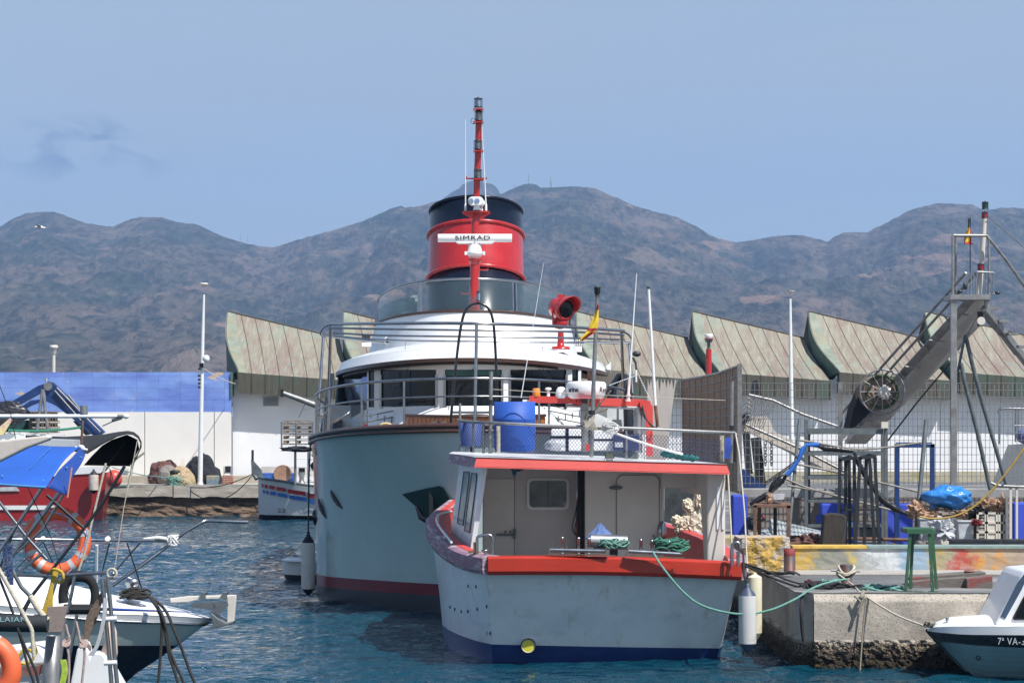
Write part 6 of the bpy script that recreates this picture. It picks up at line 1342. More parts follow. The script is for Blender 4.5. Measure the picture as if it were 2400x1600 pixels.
# pallets stacked on a raised rack with lamp arm
t = thing('pallet_stack', 'stack of wooden pallets on a raised grey rack behind the yacht rail', 'pallets', P(697, 1040, 95))
for q in range(5):
    v = 985+q*11.5; k = MB(); 
    for dy in (0, 0.5, 1.0): k.pbox(664, 729, v, v+2.2, 95+dy, 0.12); k.pbox(664, 729, v+7.5, v+9, 95+dy, 0.12)
    for u in (664, 692, 722): k.pbox(u, u+8, v+2.2, v+7.5, 95, 1.1)
    k.build('pallet', M['wood'], t)
k = MB(); 
for v in (991, 1015, 1040): k.tube([P(660, v, 94.9), P(735, v, 94.9)], 0.03, 6)
for u in (660, 694, 733): k.tube([P(u, 988, 94.9), P(u, 1052, 94.9)], 0.035, 6)
k.tube([P(692, 1050, 95), P(692, 1134, 95)], 0.05, 6); k.tube([P(722, 1050, 95), P(722, 1134, 95)], 0.03, 6)
for q in range(6): k.tube([P(722, 1065+q*12, 95), P(730, 1065+q*12, 95)], 0.015, 5)
k.build('rack', M['galv'], t)
k = MB(); k.ball(P(700, 1052, 94.8), (0.6, 0.2, 0.1), 20, 10, 0.3, 3, 3); k.build('net_scrap', M['netblack'], t)
t = thing('slanted_boom', 'slanted silver boom with black tip in front of the white building', 'boom', P(700, 950, 95)); k = MB(); k.tube([P(664, 921, 95), P(742, 950, 95)], [0.09, 0.12], 10); k.tube([P(714, 948, 95), P(700, 978, 95)], 0.02, 5); k.build('tube', M['galv'], t); k = MB(); k.pbox(657, 664, 912, 930, 94.9, 0.2); k.build('tip', M['black'], t)
# moored dinghy
D = 61.5
t = thing('dinghy', 'small white dinghy with black bottom moored behind the yacht bow', 'boat', P(690, 1373, D))
us = [656, 659, 663, 670, 680, 692, 706, 725, 745]
k = sidehull(MB(), us, lambda u: 1315+0*(u), lambda u: interp([(656, 1330), (664, 1350), (750, 1352)], u), D, 1.3, 655); k.build('hull', M['whitepaint'], t)
k = sidehull(MB(), [661, 664, 670, 680, 700, 745], lambda u: 1348, lambda u: interp([(661, 1352), (670, 1366), (685, 1375), (750, 1376)], u), D-0.01, 1.28, 660, 4); k.build('bottom', M['black'], t)
k = MB(); k.sh(True).prism([P(653, 1313, D+.6), P(670, 1306, D+.6), P(745, 1302, D+.6), P(745, 1317, D+.6), P(660, 1317, D+.6)], (0, 0.1, 0)); k.prism([P(655, 1312, D), P(745, 1316, D), P(745, 1304, D+.6), P(672, 1306, D+.6)], (0, 0.0, -0.03)); k.build('foredeck', M['white'], t)
k = MB(); k.tube([P(654, 1313, D), P(657, 1313, D)], 0.03, 6); k.tube([P(660, 1310, D), P(690, 1290, D), P(706, 1278, D)], 0.012, 5); k.tube([P(681, 1300, D), P(681, 1285, D)], 0.012, 5); k.build('painter', M['rope'], t)
# red boat at far left
D = 96.0
rb = thing('red_boat', 'dark red steel boat with white rim moored at the far left quay', 'boat', P(120, 1219, D))
us = [-300, -200, -120, -60, 0, 50, 100, 150, 190, 220, 240, 248, 252]
mred = mat('dark_red_hull', (0.30, 0.012, 0.014), 0.35, 0, 0.15, 1.2, coat=0.2, stain=[((0.45, 0.05, 0.05), (1.5, 1.5, 1.5), 0.6, 0.8, 0.4)])
def rv(u): return interp([(-300, 1130), (0, 1122), (150, 1112), (252, 1106)], u)
def hullr(k, vt, vb, dd, n=6):
    rows = []
    for j in range(n+1):
        f = j/n; rows.append([P(u-(f*16 if u > 150 else 0), lerp(vt(u), vb(u), f), dd) for u in us])
    w_ = len(us); k.sh(True).add([p for r_ in rows for p in r_], [(j*w_+i, j*w_+i+1, (j+1)*w_+i+1, (j+1)*w_+i) for j in range(n) for i in range(w_-1)])
    k.sh(False).add([r_[-1] for r_ in rows]+[r_[-1]+Vector((-0.25, 2.8, 0)) for r_ in rows], [(j, j+1, n+2+j, n+1+j) for j in range(n)])
    return k
hullr(MB(), rv, lambda u: 1222, D).build('hull', mred, rb)
k = hullr(MB(), lambda u: rv(u)-15, lambda u: rv(u)+2, D-0.05, 1); k.poly([P(-300, 1110, D), P(252, 1092, D), P(250, 1092, D+2.8), P(-300, 1110, D+2.8)]); k.build('rim', M['whitepaint'], rb)
k = MB(); k.pbox(-200, 133, 1184, 1194, D-0.06, 0.02); k.build('stripe', M['whitepaint'], rb); k = MB(); k.prism([P(-20, 1142, D-.06), P(38, 1140, D-.06), P(46, 1150, D-.06), P(-20, 1151, D-.06)], (0, 0.02, 0)); k.build('name_patch', M['clearplastic'], rb)
fender('fender', 'grimy white fender hanging on the red boat side', 208, 231, 1112, 1148, D-0.4, mat('grimy_white', (0.55, 0.48, 0.42), 0.6, 0, 0.2, 6), M['black'], 10)
t = thing('buoy_ball', 'round red buoy hanging at the corner of the red boat', 'buoy', P(267, 1143, D-0.5)); k = MB(); k.sh(True).ball(P(267, 1121, D-.5), (Y(19.5, D), Y(19.5, D), Y(21, D)), 28, 18); k.build('ball', M['buoyred'], t)
k = MB(); k.tube([P(257, 1098, D-.5), P(262, 1110, D-.85), P(264, 1125, D-.9)], 0.02, 5); k.build('line', M['ropeblack'], t)
k = MB(); k.pbox(-120, 130, 1017, 1040, 99.0, 2.0); 
for u in (15, 47, 78): k.prism([P(u, 1017, 98.98), P(u+5, 1010, 98.98), P(u+10, 1017, 98.98)], (0, 0.2, 0))
k.one('white_deck_house', M['whitepaint'], 'low white deck housing seen above the red boat rim', 'deckhouse')
t = thing('crate_pile', 'pile of brown net crates stacked behind the red boat', 'crates', P(100, 1015, 99.5))
for i in range(4):
    for j in range(4):
        k = MB(); u0 = 68+i*16; v1 = 1014-j*13; k.pbox(u0, u0+15, v1-11.5, v1-9.5, 99.3, 0.9); k.pbox(u0, u0+15, v1-2, v1, 99.3, 0.9)
        for q in (0, 6, 13): k.pbox(u0+q, u0+q+2, v1-10, v1, 99.3, 0.1)
        k.pbox(u0+1, u0+14, v1-9, v1-2, 99.6, 0.5); k.build('crate', [mat('crate_brown', (0.16, 0.12, 0.085), 0.9)] if (i+j) == 0 else bpy.data.materials['crate_brown'], t)
k = MB(); k.ball(P(18, 968, 99), (0.85, 0.5, 0.42), 30, 18, 0.16, 2, 6); k.ball(P(-40, 975, 99), (1.3, 0.6, 0.6), 24, 14, 0.16, 2, 9); k.one('black_tarpaulin', mat('shiny_black_tarp', (0.02, 0.02, 0.024), 0.35, 0, 0.3, 8, 0.4, 12), 'black tarpaulin heap under the blue crane arm', 'tarpaulin')
k = MB(); k.pbox(-80, 70, 984, 1012, 99.8, 0.5); k.one('teal_net_stack', mat('dark_teal_net', (0.02, 0.07, 0.075), 0.95, 0, 0.5, 8, 0.6, 30), 'dark teal net stack left of the brown crates', 'net')
k = MB(); k.tube(sag(P(20, 1008, 98.6), P(195, 1000, 98.6), 0.08), 0.05, 6); k.one('green_hose', mat('green_hose', (0.03, 0.20, 0.13), 0.6), 'green hose stretched across the crates to the crane arm', 'hose')
t = thing('steel_tripod', 'narrow grey steel tripod standing in front of the brown crates', 'tripod', P(97, 1015, 98.8)); k = MB(); k.tube([P(100, 912, 98.8), P(86, 1015, 98.8)], 0.07, 6); k.tube([P(100, 912, 98.8), P(113, 1015, 98.8)], 0.07, 6); k.beam(P(92, 975, 98.8), P(108, 975, 98.8), 0.05); k.build('leg', M['galv'], t)
cr = thing('knuckle_crane', 'blue folding crane arm bent over the far quay', 'crane', P(240, 1020, 101))
def armseg(par, pts, d, th, name, m_): k = MB(); k.prism([P(u, v, d) for u, v in pts], (0, th, 0)); return k.build(name, m_, par, bevel=0.02)
armseg(cr, [(104, 905), (112, 893), (124, 896), (245, 1012), (228, 1024), (208, 1015), (175, 985), (130, 950), (108, 940)], 100.6, 0.35, 'main_arm', M['bluedark'])
armseg(cr, [(18, 946), (90, 903), (104, 899), (110, 912), (95, 922), (40, 952), (24, 958)], 100.7, 0.3, 'outer_arm', M['bluedark'])
armseg(cr, [(45, 956), (72, 938), (95, 935), (98, 941), (75, 950), (52, 962)], 100.5, 0.18, 'hydraulic_cylinder', M['bluedark'])
armseg(cr, [(170, 986), (205, 985), (222, 1015), (200, 1020)], 100.7, 0.3, 'arm_bracket', M['darksteel'])
k = MB()
for (a, b_) in (((133, 908), (235, 1012)), ((128, 915), (190, 985)), ((160, 925), (200, 975))): k.tube([P(a[0], a[1], 100.5), P(b_[0], b_[1], 100.5)], 0.035, 6)
k.build('hydraulic_hose', M['galv'], cr)
k = MB(); k.cyl(P(108, 905, 100.5), P(108, 905, 101.0)+Vector((0, 0, 0)), 0.16, 16) if False else k.lathe([(0.17, 0), (0.17, 0.5)], P(112, 905, 100.5), (0, 1, 0), 16); k.lathe([(0.07, 0), (0.04, 0.12)], P(109, 893, 100.6), n=8); k.build('pivot', M['galv'], cr)
# ================================================================== NEAR LEFT: sailing boats with rails, canopies, lifebuoy
# bow of the near sailing yacht
D = 36.0
nb = thing('sailing_yacht', 'white sailing yacht bow with navy underside and steel anchor, bottom left', 'yacht', P(250, 1640, D))
# hull lofted: sections along u (pixels) from the bow at 497 to far left, two sides
def nbh(u):
    t = max(0.0, (497-u)/497.0); return t
us = [497, 494, 488, 478, 462, 440, 410, 370, 320, 250, 170, 80, 0, -120, -260]
def ndeck(u): return interp([(-260, 1408), (0, 1420), (265, 1440), (400, 1444), (497, 1450)], u)
def nkeel(u): return interp([(-260, 1760), (250, 1640), (280, 1602), (330, 1570), (385, 1535), (440, 1495), (478, 1465), (497, 1452)], u)
def nsec(u, f, side):
    b_ = 1.5*(nbh(u)**0.65); v = lerp(ndeck(u), nkeel(u), f)
    y = D+0.9*(nbh(u))-side*b_*(1-f)**0.55*(1) if True else 0
    w_ = b_*max(0.0, (1-f))**0.5; p = P(u, v, D+1.3-w_); return p if side > 0 else p+Vector((0, 2*w_, 0))
mnh = mat('grey_green_gelcoat', (0.42, 0.48, 0.47), 0.15, 0, 0.05, 2, coat=0.5)
def nloft(f0fn, f1fn, m_, name, sides=(1, -1), n=8):
    k = MB().sh(True)
    for side in sides:
        vs = []
        for j in range(n+1):
            for u in us: vs.append(nsec(u, lerp(f0fn(u), f1fn(u), j/n), side))
        w_ = len(us); k.add(vs, [(j*w_+i, j*w_+i+1, (j+1)*w_+i+1, (j+1)*w_+i)[::-side] for j in range(n) for i in range(w_-1)])
    return k.build(name, m_, nb)
def fat(u, v): a, b_ = ndeck(u), nkeel(u); return max(0.0, min(1.0, (v-a)/max(1, b_-a)))
nloft(lambda u: 0, lambda u: fat(u, ndeck(u)+16), M['white'], 'sheer_band', n=2)
nloft(lambda u: fat(u, ndeck(u)+14), lambda u: fat(u, 1512), mnh, 'topside')
nloft(lambda u: fat(u, 1512), lambda u: 1.0, M['navy'], 'underside')
k = MB(); k.tube([nsec(u, fat(u, ndeck(u)+15), 1)+Vector((0, -0.02, 0)) for u in us if u < 496], 0.022, 6); k.build('rub_strip', M['steel'], nb)
k = MB().sh(True)
def dk(t, s_):
    u = lerp(495, -260, t**1.3); b_ = 1.5*(nbh(u)**0.65); a = nsec(u, 0, 1); c_ = nsec(u, 0, -1); p = a.lerp(c_, s_)
    crown = min(0.9, nbh(u)*0.9)*0.38*math.sin(math.pi*s_)**0.7; return p+Vector((0, 0, crown+0.01))
k.grid(40, 14, dk); k.build('deck', M['white'], nb)
k = MB(); k.tube([P(lerp(120, 455, i/10), lerp(1422, 1434, i/10), D+0.3) for i in range(11)], [0.035-0.003*i for i in range(11)], 6); k.tube([P(-60, 1414, D+.3), P(0, 1416, D+.3), P(120, 1424, D+.3)], 0.07, 6); k.build('blue_stripe', mat('blue_stripe', (0.02, 0.06, 0.30), 0.4), nb)
# anchor and bow roller
an = thing('anchor', 'grey galvanised anchor lying in the bow roller of the sailing yacht', 'anchor', P(500, 1430, D+1))
k = MB(); k.prism([P(u, v, D+1.15) for u, v in ((398, 1402), (440, 1397), (470, 1396), (552, 1394), (553, 1400), (548, 1456), (540, 1462), (532, 1460), (533, 1402), (470, 1404), (440, 1410), (400, 1411))], (0, 0.12, 0)); k.build('shank', M['greypaint'], an, bevel=0.01)
k = MB(); k.prism([P(u, v, D+1.0) for u, v in ((492, 1433), (512, 1450), (532, 1460), (548, 1455), (545, 1462), (520, 1468), (478, 1476), (500, 1466))], (0, 0.4, 0)); k.build('fluke', M['greysteel'], an, bevel=0.01)
k = MB(); k.prism([P(u, v, D+1.05) for u, v in ((447, 1414), (500, 1409), (534, 1412), (535, 1418), (512, 1442), (498, 1430), (450, 1422))], (0, 0.05, 0)); k.build('roller_cheek', M['steel'], nb)
k = MB(); 
for u in (476, 526): k.pbox(u-6, u+6, 1388, 1405, D+1.1, 0.22)
k.lathe([(0.04, 0), (0.04, 0.05)], P(496, 1420, D+1.0), (0, -1, 0), 12); k.build('roller_clip', M['steel'], nb)
# windlass, ropes over the bow
k = MB(); k.lathe([(0.13, 0), (0.12, 0.03), (0.09, 0.06), (0.09, 0.14), (0.11, 0.16), (0.11, 0.23), (0.06, 0.24)], P(311, 1394, D+1.2), n=20); k.pbox(294, 330, 1394, 1402, D+1, 0.3); k.build('windlass', M['steel'], nb)
k = MB(); k.tube(spl([P(300, 1353, D+1.2), P(312, 1358, D+1.2), P(322, 1356, D+1.2)], 3), 0.02, 6); k.build('windlass_bar', M['steel'], nb)
k = MB()
for q in range(10):
    c = P(320+random.uniform(-20, 20), 1388+random.uniform(-4, 8), D+0.9); k.tube([c+Vector((0.13*math.cos(a), 0.08*math.sin(a), 0.05*math.sin(a+q))) for a in [2*math.pi*i/14 for i in range(14)]], 0.018, 6, closed=True)
for (pts) in ([(352, 1400), (372, 1430), (379, 1460), (378, 1500), (374, 1560), (370, 1610)], [(355, 1400), (380, 1440), (392, 1490), (400, 1530), (425, 1585), (435, 1610)], [(357, 1400), (388, 1430), (410, 1480), (430, 1530), (448, 1580), (462, 1610)], [(370, 1430), (384, 1460), (395, 1530), (410, 1575), (420, 1610)]):
    k.tube(spl([P(u, v, D+(0.3 if v > 1440 else 0.9-0.6*(v-1400)/40)-0.35) for u, v in pts], 5), 0.022, 7)
k.one('dark_bow_ropes', M['ropedark'], 'bundle of dark mossy mooring ropes hanging over the near bow', 'rope')
# pulpit rails
pu = thing('pulpit', 'stainless steel pulpit rails running out over the sailing yacht bow', 'railing', P(300, 1400, D))
def tb(par, name, pts, r, m_='steel', d=None, n=8, smooth_=0):
    k = MB(); q = [P(a[0], a[1], a[2] if len(a) > 2 else d) for a in pts]; k.tube(spl(q, smooth_) if smooth_ else q, r, n); return k.build(name, M[m_], par)
tb(pu, 'upper_rail', [(-60, 1263, 34), (100, 1264, 34), (300, 1266, 35), (404, 1267, 35.5)], 0.024)
tb(pu, 'bow_rail', [(404, 1267, 35.5), (440, 1242, 35.5), (472, 1224, 35.6), (480, 1220, 35.6), (490, 1220, 35.7), (580, 1223, 36)], 0.024)
tb(pu, 'brace', [(408, 1268, 35.5), (340, 1318, 35.3), (263, 1372, 35.2)], 0.026)
for a, b_ in (((329, 1270), (272, 1335)), ((256, 1272), (236, 1350)), ((98, 1262), (127, 1325)), ((100, 1270), (40, 1330)), ((298, 1272), (332, 1378))): tb(pu, 'stay', [(a[0], a[1], 35), (b_[0], b_[1], 35.2)], 0.014 if a[0] != 298 else 0.01, 'steel' if a[0] != 298 else 'ropeblack')
tb(pu, 'white_pole', [(227, 1277, 35), (226, 1365, 35.2)], 0.02, 'white')
k = MB()
for (u0, u1) in ((337, 410),): k.tube(spl([P(u0, 1264, 35.3), P((u0+u1)/2, 1260, 35.3), P(u1, 1268, 35.4)], 5), 0.026, 8)
for q in range(7): k.tube([P(404+random.uniform(-5, 7), 1266, 35.3)+Vector((0.05*math.cos(a), 0.05*math.sin(a), 0.07*math.sin(a+q))) for a in [2*math.pi*i/10 for i in range(10)]], 0.015, 6, closed=True)
for u in (100, 252): k.tube([P(u, 1263, 34.5)+Vector((0.022*math.cos(a), 0.04*math.sin(a), 0.022*math.sin(a))) for a in [2*math.pi*i/10 for i in range(10)]], 0.02, 6, closed=True)
k.one('white_lashings', M['ropewhite'], 'white cord whipped around the pulpit rail', 'rope')
# ---- nearest boat: stern gear
D = 27.0
def Z(px): return px/F*D
# lifebuoy
lb_ = thing('lifebuoy', 'orange horseshoe ring lifebuoy with grey tapes hung on the steel rails', 'lifebuoy', P(133, 1350, D), 'lifebuoys')
c = P(133, 1269, D); Rx = Z(66); 
k = MB(); N = 48
k.tube([c+Vector((Rx*math.cos(a), 0.03*math.sin(a), Rx*1.0*math.sin(a))) for a in [2*math.pi*i/N for i in range(N)]], Z(15), 14, closed=True); k.build('ring', M['orange'], lb_)
for a0 in (15, 55, 128, 205, 238, 305, 332):
    k = MB(); k.tube([c+Vector((Rx*math.cos(R(a0+q)), 0.03*math.sin(R(a0+q)), Rx*math.sin(R(a0+q)))) for q in (-5, 0, 5)], Z(15.6), 14, caps=False); k.build('reflective_band', M['reflect'], lb_)
k = MB()
for a0 in (20, 110, 200, 290): k.tube([c+Vector((Rx*1.0*math.cos(R(a0+q))*(1.2-0.22*math.sin(math.pi*q/90)), -0.08, Rx*math.sin(R(a0+q))*(1.2-0.22*math.sin(math.pi*q/90)))) for q in range(0, 91, 10)], 0.008, 5)
k.build('grab_line', M['ropeblue'], lb_)
l2 = thing('lifebuoy', 'orange lifebuoy cut by the lower left edge of the picture', 'lifebuoy', P(-30, 1620, 20), 'lifebuoys')
k = MB(); c2 = P(-40, 1570, 19.5); k.tube([c2+Vector((0.22*math.cos(a), 0, 0.22*math.sin(a))) for a in [2*math.pi*i/36 for i in range(36)]], 0.075, 14, closed=True); k.build('ring', M['orange'], l2)
k = MB(); k.tube([c2+Vector((0.22*math.cos(R(q)), 0, 0.22*math.sin(R(q)))) for q in (60, 66, 72)], 0.077, 14, caps=False); k.build('reflective_band', M['reflect'], l2)
# steel frame of the stern arch
ra_ = thing('stern_arch', 'crossing steel tubes of the stern arch on the nearest boat', 'frame', P(100, 1500, 24))
def ct(pts, r, m_='steel', d=24.0): return tb(ra_, 'tube', pts, r, m_, d)
ct([(100, 1140), (0, 1290), (-60, 1385)], 0.017); ct([(-10, 1165), (60, 1255), (110, 1310)], 0.015)
ct([(142, 1150), (60, 1260), (0, 1340), (-40, 1400)], 0.020); ct([(150, 1155), (100, 1240), (20, 1310)], 0.013)
ct([(110, 1160), (200, 1240)], 0.016, 'darksteel'); ct([(292, 1092), (240, 1180), (180, 1260), (75, 1395)], 0.016, 'darksteel')
ct([(15, 1310), (50, 1375), (80, 1405)], 0.02, 'greysteel'); ct([(75, 1395), (50, 1440)], 0.02, 'darksteel'); ct([(100, 1295), (40, 1345)], 0.015)
ct([(0, 1345), (120, 1349), (180, 1345), (250, 1341)], 0.017); ct([(135, 1350), (112, 1425)], 0.016); ct([(175, 1350), (168, 1390), (158, 1435)], 0.016)
ct([(40, 1225), (15, 1290), (0, 1330)], 0.01, 'darksteel')
ct([(240, 1355, 23), (248, 1450, 23), (258, 1560, 23), (262, 1612, 23)], 0.02); ct([(252, 1352, 23), (262, 1450, 23), (270, 1560, 23), (276, 1612, 23)], 0.02)
ct([(112, 1500), (100, 1612)], 0.018); ct([(150, 1450), (130, 1620)], 0.028, 'galv'); ct([(180, 1440), (150, 1612)], 0.018)
ct([(165, 1428), (262, 1427)], 0.014, 'darksteel')
for v in (1450, 1553): k = MB(); k.cyl(P(244, v, 22.95), P(274, v-1, 22.95), 0.022, 12); k.build('rung_clamp', M['white'], ra_)
k = MB(); k.lathe([(0.06, 0), (0.065, 0.02), (0.065, 0.6), (0.045, 0.6), (0.042, 0.5)], P(118, 1645, 23), (0.04, 0, 1), 20); k.build('motor_tube', M['galv'], ra_)
k = MB(); k.prism([P(112, 1421, 22.8), P(158, 1419, 22.8), P(145, 1480, 22.8), P(102, 1482, 22.8)], (0, 0.03, 0)); k.one('grey_pad', mat('weathered_plywood', (0.25, 0.20, 0.18), 0.85, 0, 0.15, 6, 0.2, 30), 'weathered grey brown motor pad bolted to the stern rail', 'pad', bevel=0.004)
# furled boom cover with lettering
bt = thing('boom_cover', 'dark boom cover with pale blue lettering at the lower left', 'boom', P(40, 1470, 22))
k = MB(); k.tube([P(-40, 1458, 22), P(60, 1460, 22), P(112, 1460, 22)], 0.075, 18); k.build('tube', mat('charcoal_cover', (0.02, 0.025, 0.03), 0.7, 0, 0.2, 5, 0.2, 20), bt)
lettering('OLAIAN', 0.062, mat('pale_cyan_print', (0.25, 0.45, 0.48), 0.6), bt, face_cam(P(22, 1451, 22-0.079)), 0.001, sx=1.25)
# straps and ropes of the near boat
def rp1(name, lb, pts, r, m_, d=23.0, cat='rope', sm=5): k = MB(); k.tube(spl([P(a[0], a[1], a[2] if len(a) > 2 else d) for a in pts], sm), r, 7); return k.one(name, M[m_], lb, cat)
rp1('beige_strap', 'thick beige strap with knots slanting down the left edge', [(-10, 1320), (15, 1365), (30, 1392), (45, 1420), (62, 1452), (74, 1475), (76, 1500), (80, 1540)], 0.018, 'rope', 21.5, 'strap')
rp1('beige_strap', 'beige strap along the grey tube beside the yellow rope', [(70, 1395), (85, 1420), (100, 1440), (112, 1452)], 0.026, 'rope', 22, 'strap')
rp1('halyard', 'pale halyard pair hanging through the lifebuoy', [(248, 1085), (216, 1220), (200, 1290), (183, 1340)], 0.012, 'rope', 25, 'rope')
rp1('halyard', 'slack pale strap ending in a loop below the black canopy', [(338, 1060), (314, 1080), (307, 1110), (299, 1145)], 0.014, 'rope', 28, 'rope')
rp1('thin_stay', 'thin double wire dropping from the black canopy to the rail ring', [(322, 1032), (290, 1190), (268, 1335)], 0.005, 'rope', 26, 'wire', 1)
rp1('black_stay', 'thin black stay crossing the left edge above the blue canopy', [(-10, 880), (25, 970), (55, 1120), (120, 1260), (170, 1420)], 0.004, 'ropeblack', 23, 'wire', 1)
rp1('black_shroud', 'black shroud running down under the boom cover', [(-5, 1345), (25, 1420), (50, 1500), (65, 1560), (80, 1600)], 0.012, 'ropeblack', 22, 'rope', 1)
rp1('black_shroud', 'second black shroud left of the motor tube', [(40, 1470), (65, 1530), (85, 1575), (90, 1600)], 0.012, 'ropeblack', 21.8, 'rope', 1)
k = MB()
for q in range(7):
    o_ = q*3; k.tube(spl([P(125+o_*0.6, 1338, 22.9), P(118+o_*0.3, 1375, 22.9), P(104+o_, 1420, 22.9), P(100+o_*1.2, 1440, 22.9)], 5), 0.010, 6)
k.tube(spl([P(118, 1340, 22.9), P(128, 1333, 22.85), P(145, 1340, 22.85), P(148, 1355, 22.85), P(140, 1365, 22.9), P(125, 1360, 22.9), P(112, 1400, 22.9)], 6), 0.014, 7)
k.one('yellow_rope', M['ropeyellow'], 'yellow rope hank hanging over the stern rail', 'rope'); k = MB(); k.tube(spl([P(78, 1500, 22.9), P(84, 1530, 22.9), P(60, 1520, 22.9), P(40, 1545, 22.9), P(60, 1555, 22.9), P(80, 1540, 22.9)], 6), 0.014, 7); k.one('yellow_rope', M['ropeyellow'], 'yellow rope lying in the cockpit below the boom cover', 'rope')
k = MB()
for q in range(12): a = random.uniform(-9, 9); k.tube(spl([P(22+a, 1272, 23.5), P(20+a*1.4, 1300, 23.5), P(24+a, 1340, 23.5), P(26+a*0.7, 1370, 23.5)], 4), 0.008, 5)
k.one('blue_rope_hank', M['ropeblue'], 'blue and white flecked rope hank behind the left rails', 'rope')
k = MB()
for q in range(5): a = q*2.6; k.tube(spl([P(142+a, 1545, 21.8), P(146+a, 1570, 21.8), P(140+a, 1605, 21.8)], 4), 0.009, 5)
k.one('lime_rope_hank', M['ropelime'], 'bright lime rope hank low beside the motor tube', 'rope')
for (lb, pts) in (('pinkish knotted line left of the white fender board', [(154, 1462), (158, 1480), (162, 1495), (155, 1508), (160, 1530), (162, 1560), (160, 1610)]), ('pink knotted line hanging between the steel tubes', [(178, 1455), (184, 1480), (188, 1500), (196, 1510), (198, 1540), (192, 1600)])):
    k = MB(); k.tube(spl([P(u, v, 22) for u, v in pts], 5), 0.011, 7); kk = P(pts[3][0], pts[3][1]-2, 22)
    for q in range(3): k.tube([kk+Vector((0.03*math.cos(a), 0.02*math.sin(a+q), 0.03*math.sin(a+q))) for a in [2*math.pi*i/12 for i in range(12)]], 0.010, 6, closed=True)
    k.one('knotted_line', mat('pink_grey_rope', (0.40, 0.30, 0.27), 0.9, 0, 0.2, 40, 0.5, 120) if 'left of' in lb else bpy.data.materials['pink_grey_rope'], lb, 'rope')
k = MB()
for q in range(10): k.tube(spl([P(242+q*0.6, 1370, 23), P(240-q*1.0, 1400, 23), P(225-q*2.5, 1450, 23), P(205-q*2.2+q*1.5, 1500, 23), P(212, 1515+q, 23)], 5), 0.008, 5)
k.one('brown_cord_bundle', mat('brown_cord', (0.16, 0.12, 0.09), 0.9, 0, 0.4, 30), 'bundle of brown cords slanting down beside the folded ladder', 'rope')
k = MB()
for q in range(4): k.tube(spl([P(244+q*2, 1400, 22.9), P(240+q*2, 1450, 22.9), P(225+q*2, 1510, 22.9), P(208+q*3, 1535, 22.9)], 5), 0.008, 5)
k.one('clear_hose_coil', M['clearplastic'], 'clear hoses hanging left of the folded ladder', 'hose')
t = thing('rope_ring', 'rope grommet with steel shackle on top of the ladder', 'ring', P(262, 1343, 22.9)); k = MB(); k.tube([P(262, 1343, 22.9)+Vector((0.042*math.cos(a), 0, 0.042*math.sin(a))) for a in [2*math.pi*i/20 for i in range(20)]], 0.011, 8, closed=True); k.build('grommet', M['rope'], t)
k = MB(); k.sh(True).ball(P(265, 1344, 22.87), 0.02); k.build('shackle', M['steel'], t)
# black horseshoe cover
k = MB().sh(True)
pts = [(150, 1412, 26), (148, 1390, 22), (155, 1365, 24), (172, 1352, 26), (195, 1350, 28), (214, 1362, 22), (222, 1385, 20), (222, 1410, 22), (215, 1440, 22), (220, 1462, 16)]
k.tube(spl([P(a[0], a[1], 25) for a in pts], 4), [interp([(i*4, p[2]/F*25*0.5) for i, p in enumerate(pts)], j) for j in range(37)], 10); k.one('horseshoe_buoy', M['blackcloth'], 'black horseshoe lifebuoy cover hanging under the stern rail', 'lifebuoy')
k = MB(); k.tube([P(150+q*12, 1427, 24.6) for q in range(8)], 0.05, 8); k.one('dark_cushion', M['blackcloth'], 'dark cushion roll below the horseshoe cover', 'cushion')
# fender board / outboard panels at the bottom
k = MB(); k.prism([P(u, v, 23.5) for u, v in ((165, 1600), (180, 1520), (200, 1505), (212, 1540), (218, 1528), (240, 1530), (258, 1556), (290, 1612), (160, 1612))], (0, 0.25, 0)); k.one('white_seat_moulding', M['white'], 'white plastic moulding at the bottom behind the ladder', 'moulding', bevel=0.02)
k = MB(); k.sh(True).prism([P(u, v, 23.6) for u, v in ((240, 1460), (262, 1455), (272, 1480), (274, 1530), (266, 1570), (250, 1555), (236, 1530), (246, 1500))], (0, 0.06, 0)); k.one('beige_fender_board', mat('beige_foam', (0.55, 0.42, 0.34), 0.8, 0, 0.12, 5), 'beige padded board with white edge behind the folded ladder', 'board')
k = MB(); k.prism([P(u, v, 24.5) for u, v in ((-20, 1525), (85, 1512), (110, 1545), (100, 1600), (-20, 1615))], (0, 0.6, 0)); k.one('cockpit_coaming', M['whitepaint'], 'white cockpit side of the nearest boat at the lower left', 'coaming', bevel=0.02)
k = MB(); k.prism([P(u, v, 24.0) for u, v in ((-10, 1565), (95, 1558), (90, 1582), (-10, 1590))], (0, 0.3, 0)); k.one('slatted_seat', M['driftwood'], 'weathered plank seat at the lower left', 'seat')
# blue canopy
bc = thing('blue_canopy', 'bright blue canvas canopy of the nearest boat', 'canopy', P(80, 1150, 22))
def bct(t_, s_):      # top surface: front edge low right
    a = P(-120, 1040, 23.6).lerp(P(188, 1046, 23.0), t_); b_ = P(-120, 1126, 21.6).lerp(P(108, 1141, 21.6), t_)
    p = a.lerp(b_, s_); return p+Vector((0, 0, 0.04*math.sin(math.pi*s_)-0.006*math.sin(9*t_+5*s_)))
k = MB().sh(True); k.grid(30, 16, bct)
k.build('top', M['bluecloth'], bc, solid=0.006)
k = MB(); k.sh(True).grid(12, 10, lambda t_, s_: (P(188, 1046, 23.0).lerp(P(108, 1141, 21.6), t_)).lerp(P(200, 1062, 23.0).lerp(P(152, 1160, 21.9), t_), s_)+Vector((0.01*math.sin(8*t_), 0, 0.0))); k.build('side_flap', mat('blue_canvas_side', (0.008, 0.05, 0.26), 0.8, 0, 0.15, 3, 0.2, 30), bc, solid=0.006)
